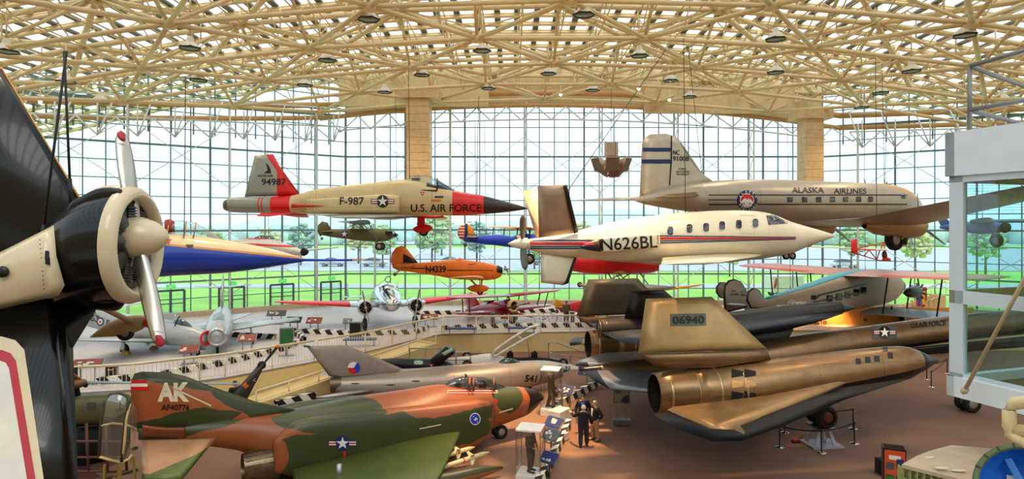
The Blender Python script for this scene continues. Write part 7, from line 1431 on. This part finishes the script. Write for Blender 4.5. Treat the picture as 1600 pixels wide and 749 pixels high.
c = P(1612, 768, 6.6); t = thing('fuselage_barrel', 'cut aircraft barrel with bright blue inside and olive rim at bottom right', 'aircraft part', (c.x, c.y, 0), 0); ax = V((-.50, -.62, .55)).normalized(); ux = ax.cross(V((0, 0, 1))).normalized(); uy = ux.cross(ax); Mx = Matrix((ax, ux, uy)).transposed(); cc = V((0, 0, c.z)); bi = mat('bright_blue_primer', '#1b6fd0', .4)
MB().lathe([(-.9, .44), (-.5, .49), (0, .5), (0, .45), (-.02, .44)], cc, 'X', 40, cap=False, M=Mx).obj('outer_shell', mat('rim_olive', '#5d6a3c', .6), t); MB().lathe([(-.02, .44), (-.1, .43), (-.28, .38), (-.34, .2), (-.34, .01)], cc, 'X', 40, cap=False, M=Mx).obj('blue_lining', bi, t); sg = MB(); rb2 = MB()
for k in range(20): q = 2 * PI * k / 20; sg = MB(); sg.box(cc + Mx @ V((.004, math.cos(q) * .475, math.sin(q) * .475)), (.012, .012, .05), M=Mx @ Matrix.Rotation(q - PI / 2, 3, 'X').to_3x3()); sg.obj('rim_segment', BLACK, t)
for k in range(6): q = 2 * PI * k / 6; MB().bar(cc + Mx @ V((-.3, math.cos(q) * .08, math.sin(q) * .08)), cc + Mx @ V((-.16, math.cos(q) * .40, math.sin(q) * .40)), .03, .06).obj('inner_rib', mat('rib_light_blue', '#5aa0e4', .4), t); MB().box(cc + Mx @ V((-.28, .15, .12)), (.04, .12, .16), M=Mx).obj('white_box', WHITE, t); MB().tube((.2, .3, 0), cc + Mx @ V((-.6, 0, 0)), .08).obj('support_post', STEEL, t)

# balcony slab and tan guard rail end
mb = MB(); mb.box((0, -4.4, 6.7), (26, 15, .25)); struct(mb.obj('floor_balcony', M_DECK)); c = P(1577, 690, 3.75)
t = thing('guard_rail', 'thick tan tubular guard rail end at the lower right edge', 'railing', (3.9, 2.9, 6.825), 0); L_ = lambda px, py, Y: P(px, py, Y) - V((3.9, 2.9, 6.825)); tn = mat('tan_tube', '#e6cf9a', .35)
MB().path([L_(1720, 612, 3.3), L_(1612, 628, 3.65), L_(1590, 630, 3.72), L_(1580, 634, 3.75), L_(1577, 642, 3.75), L_(1577, 668, 3.75), L_(1579, 678, 3.75), L_(1588, 684, 3.72), L_(1612, 696, 3.65), L_(1720, 735, 3.3)], .036, 12).obj('tube_loop', tn, t); MB().tube(L_(1585, 672, 3.74), L_(1720, 690, 3.3), .036, n=12).obj('lower_tube', tn, t); q = L_(1720, 612, 3.3); MB().tube(q + V((0, 0, .05)), (q.x, q.y, 0), .036, n=12).obj('rail_post', tn, t)

# ================================================================ white glazed control booth on the right
K0 = V((6.83, 10.0, 0)); u = V((.31, -.951, 0)); n = V((.951, .31, 0)); BW, BD = 5.2, 4.2
bt = thing('control_booth', 'white glazed control booth at the right edge above the floor', 'booth', (K0.x, K0.y, 5.83), 0); bw = mat('booth_white', '#eef6fb', .4, var=.03); bf = mat('booth_frame', '#dfebf3', .4, var=.03); gold_f = mat('booth_floor_gold', '#8a6f22', .6); O_ = V((K0.x, K0.y, 5.83))
def bq(a, d, z): p = K0 + u * a + n * d; return V((p.x, p.y, z)) - O_
def slab(mb, a0, a1, d0, d1, z0, z1): mb.prism([bq(a0, d0, z0), bq(a1, d0, z0), bq(a1, d1, z0), bq(a0, d1, z0)], (0, 0, z1 - z0))
m_ = MB(); slab(m_, -.03, BW, -.05, .10, 9.24, 9.92); slab(m_, -.03, .12, -.05, BD, 9.24, 9.92); slab(m_, -.03, BW, BD - .1, BD + .05, 9.24, 9.92); slab(m_, 0, BW, 0, BD, 9.80, 9.90); m_.obj('fascia', bw, bt)
m_ = MB(); slab(m_, -.02, BW, -.03, .10, 5.83, 6.14); slab(m_, -.02, .10, -.03, BD, 5.83, 6.14); slab(m_, 0, BW, BD - .1, BD, 5.83, 6.14); m_.obj('base_panel', bw, bt)
m_ = MB(); slab(m_, 0, BW, 0, BD, 5.85, 6.0); m_.obj('booth_floor', gold_f, bt); m_ = MB(); slab(m_, .1, BW, .1, BD - .1, 9.22, 9.26)
for k in range(12): slab(m_, .1, BW, .3 + k * .32, .36 + k * .32, 9.16, 9.22)
m_.obj('booth_ceiling', mat('booth_ceiling_gold', '#c9a24a', .5), bt)
for nm, d0, d1 in (('front_frame', 0, .09), ('rear_frame', BD - .09, BD)):
    m_ = MB()
    for a0 in (0, 1.9, 3.8): slab(m_, a0, a0 + (.22 if a0 == 0 else .10), d0, d1, 6.1, 9.26)
    slab(m_, 0, BW, d0, d1, 7.27, 7.47); slab(m_, 0, BW, d0, d1, 6.1, 6.2); slab(m_, 0, BW, d0, d1, 9.14, 9.26); m_.obj(nm, bf, bt)
m_ = MB(); slab(m_, 0, .09, BD - .22, BD, 6.1, 9.26); slab(m_, 0, .09, 1.9, 2.05, 6.1, 9.26); slab(m_, 0, .09, 0, BD, 7.27, 7.47); slab(m_, 0, .09, 0, BD, 9.14, 9.26); m_.obj('end_frame', mat('booth_frame_tan', '#b79c6c', .5), bt)
tg = glassy('teal_booth_glass', (.66, .87, .88, 1), .06); m_ = MB(); m_.quad(bq(.1, .05, 6.14), bq(BW, .05, 6.14), bq(BW, .05, 9.2), bq(.1, .05, 9.2)); m_.obj('front_glass', tg, bt); m_ = MB(); m_.quad(bq(.05, .1, 6.14), bq(.05, BD, 6.14), bq(.05, BD, 9.2), bq(.05, .1, 9.2)); m_.quad(bq(.1, BD - .05, 6.14), bq(BW, BD - .05, 6.14), bq(BW, BD - .05, 9.2), bq(.1, BD - .05, 9.2)); m_.obj('rear_glass', tg, bt)
for a, d in ((.6, 3.4), (4.4, .6), (4.4, 3.4)): m_ = MB(); slab(m_, a, a + .25, d, d + .25, 0, 5.83); m_.obj('support_column', mat('booth_column_grey', '#8a8f92', .5), bt)
m_ = MB(); a, b2 = P(1507, 611, 9.55) - O_, bq(1.9, -.07, 9.3); m_.tube(a, b2, .028, n=10); m_.ball(a, .05, 10); m_.tube(a + V((-.04, 0, -.03)), a + V((.05, 0, .03)), .03, n=8); m_.obj('tie_rod', mat('rod_tan', '#c9b48c', .45), bt)
ga = mat('aerial_frame_grey', '#8b8a86', .4, .3); m_ = MB(); A0 = lambda px, py, Y: P(px, py, Y) - O_
for p, q in (((1515, 205, 9.9), (1515, 100, 9.9)), ((1515, 103, 9.9), (1640, 68, 8.9)), ((1515, 103, 9.9), (1640, 150, 11.4)), ((1515, 172, 9.9), (1640, 150, 8.9)), ((1515, 172, 9.9), (1640, 205, 11.4))): m_.tube(A0(*p), A0(*q), .035, n=10)
m_.obj('roof_rail', ga, bt)
# blue high wing plane beyond the booth
r = Rig('bush_airplane', 'blue high wing airplane with two fat wheels seen through the booth glass', 'airplane', 1495, 37, 1570, 34, 358)
mbp = mat('dull_blue_fabric', '#3d74a8', .5); r.loft('fuselage', [(1470, 352, 358, .7), (1500, 348, 362, .8), (1530, 346, 366, .85), (1555, 347, 365, .9), (1567, 350, 362, .9), (1571, 353, 359, .9)], mbp); r.foil('wing', [((1552, 345, 0), (1515, 346, 0), .24), ((1552, 343, -5.2), (1516, 344, -5.2), .2), ((1545, 343, -5.8), (1525, 344, -5.8), .06)], mat('wing_pale_blue', '#8fb0c4', .5), both=True)
for y in (-.9, .9): strut(r, (1550, 364, y * .4), (1556, 375, y), .05, DARK, 'gear_leg'); wheels(r, 'wheel', [(1557, 376, y)], .36, .24)
for y in (-.5, .5): strut(r, (1545, 364, y), (1540, 345, y * 6), .04, DARK, 'wing_strut')
r.plate('tail_fin', [(1470, 354), (1462, 338), (1474, 336), (1488, 351)], .1, mbp); MB().lathe([(0, .3), (.15, .25), (.3, .05)], r(1570, 356), 'X', 12).obj('engine_nose', DARK, r.root)
r.cables([(1535, 345, 1535, 205, 0)], 'thin cable holding up the blue high wing airplane behind the booth')

# loudspeaker horn cluster
c = P(955, 252, 46); t = thing('loudspeaker_cluster', 'grey cluster of square loudspeaker horns hanging left of the airliner tail', 'loudspeaker', c, .2); hm_ = mat('horn_grey', '#a89a88', .5); hd = mat('horn_mouth', '#6d6258', .7)
def horn(pos, dirv, up=V((0, 0, 1)), L=.95, w=1.0):
    d = V(dirv).normalized(); x = d.cross(up).normalized(); y = x.cross(d); a = V(pos); rs = []
    for l, ww in ((0, .12), (.25, .2), (L, w)): rs.append([a + d * l + x * (sx_ * ww / 2) + y * (sy_ * ww / 2) for sx_, sy_ in ((-1, -1), (1, -1), (1, 1), (-1, 1))])
    o = MB().rings(rs).obj('horn', hm_, t); MB().box(a + d * (L + .005), (w * .9, w * .9, .012), M=Matrix((x, y, d)).transposed()).obj('horn_mouth', hd, o)
for k in range(6): q = k * PI / 3 + .25; horn((math.cos(q) * .35, math.sin(q) * .35, .05), (math.cos(q), math.sin(q), -.38))
for k in range(3): q = k * 2 * PI / 3 + PI * 1.5; horn((math.cos(q) * .2, math.sin(q) * .2, -.25), (math.cos(q) * .6, math.sin(q) * .6, -.8), V((0, 0, 1)), .8, .9)
MB().box((0, 0, .85), (.85, .6, 1.0)).obj('bass_cabinet', hm_, t, bevel=.03); MB().tube((0, 0, -.2), (0, 0, .4), .12).obj('centre_pole', STEEL, t); MB().tube((0, 0, 1.3), (0, 0, 18.2 - c.z), .02).obj('hanger', CABLE, t)
# stair handrail and stand rails round the open cockpits
for pts, lb in (([P(700, 570, 37.8), P(690, 552, 37.8), P(735, 550, 37.8), P(735, 575, 37.8)], 'grey tubular guard rail left of the raised white canopy'), ([P(640, 570, 36), P(640, 545, 36), P(690, 545, 36), P(690, 562, 36)], 'grey tubular guard rail behind the black cockpit section'), ([P(857, 560, 39.2), P(857, 536, 39.2), P(870, 535, 39.2), P(925, 556, 39.2), P(925, 572, 39.2)], 'grey stair handrail right of the raised white canopy')):
    o = pts[0].copy(); o.z = 0; t = thing('guard_rail', lb, 'railing', o); pp = [p - o for p in pts]; pp[0].z = 0; pp[-1].z = 0; MB().path(pp, .045, 8).obj('tube', mat('rail_grey', '#8f9498', .4, .6), t); a = pp[1].lerp(pp[-2], .5); MB().tube((a.x, a.y, 0), a, .04).obj('post', mat('rail_grey', '#8f9498', .4, .6), t); MB().tube(pp[1] * .5 + pp[0] * .5, pp[-2] * .5 + pp[-1] * .5, .03).obj('middle_bar', mat('rail_grey', '#8f9498', .4, .6), t)
# white utility vehicle outside
t = thing('utility_truck', 'white box truck with red stripes outside, left of the red winged transport', 'truck', P(1231, 470, 66).xy.to_3d() + V((0, 0, OZ)), .1); MB().box((-.4, 0, 1.35), (3.4, 1.8, 1.7)).obj('box_body', WHITE, t, bevel=.06); MB().loft([(1.3, 0, .9, .8, .6, 5), (2.0, 0, .9, .82, .62, 5), (2.3, 0, .7, .8, .4, 5)], 16).obj('cab', WHITE, t); MB().box((1.75, 0, 1.25), (.5, 1.66, .3)).obj('cab_window', SMOKE, t)
for x in (-1.4, 1.5):
    for y in (-.75, .75): MB().wheel((x, y, .36), .36, .24).obj('wheel', (TYRE, HUB), t)
b = MB(); b.prism([(-2.05, -.91, 1.0), (-1.75, -.91, 1.0), (-1.5, -.91, 2.0), (-1.8, -.91, 2.0)], (0, -.01, 0)); b.obj('red_stripe', RED, t)

# stair rail and bright banner behind the transport biplane
a, b2 = P(1418, 462, 51), P(1478, 440, 49); t = thing('stair_railing', 'white stair railing rising to the right behind the transport nose', 'railing', (a.x, a.y, DZ)); o = V((a.x, a.y, DZ)); mb = MB(); m_ = MB()
for k in range(9): p = a.lerp(b2, k / 8) - o; mb.tube((p.x, p.y, p.z - 1.0), p, .025, n=6)
mb.obj('balusters', WHITE, t); m_.tube(a - o, b2 - o, .05); m_.tube(a - o - V((0, 0, 1)), b2 - o - V((0, 0, 1)), .05); m_.obj('handrail', WHITE, t)
st = MB()
for k in range(8): p = a.lerp(b2, (k + .5) / 8) - o; st.box((p.x, p.y + .7, max(.1, (p.z - 1.05) / 2)), (.45, 1.3, max(.2, p.z - 1.05)))
st.obj('steps', M_YWALL, t)
c = P(1440, 458, 50); c.z = DZ; t = thing('banner_stand', 'red and yellow banner standing by the stair behind the biplane wing', 'banner', c); MB().box((0, 0, 1.4), (.8, .05, 1.7)).obj('banner_cloth', mat('banner_red', '#c8422a', .7, var=.3, scale=5), t); MB().box((.12, -.03, 1.5), (.25, .02, 1.2)).obj('yellow_stripe', YEL, t); MB().box((-.2, -.03, 1.2), (.18, .02, .8)).obj('blue_stripe', BLUEP, t); MB().tube((0, .04, 0), (0, .04, 2.3), .03).obj('pole', STEEL, t); MB().box((0, 0, .03), (.6, .5, .06)).obj('foot', STEEL, t)
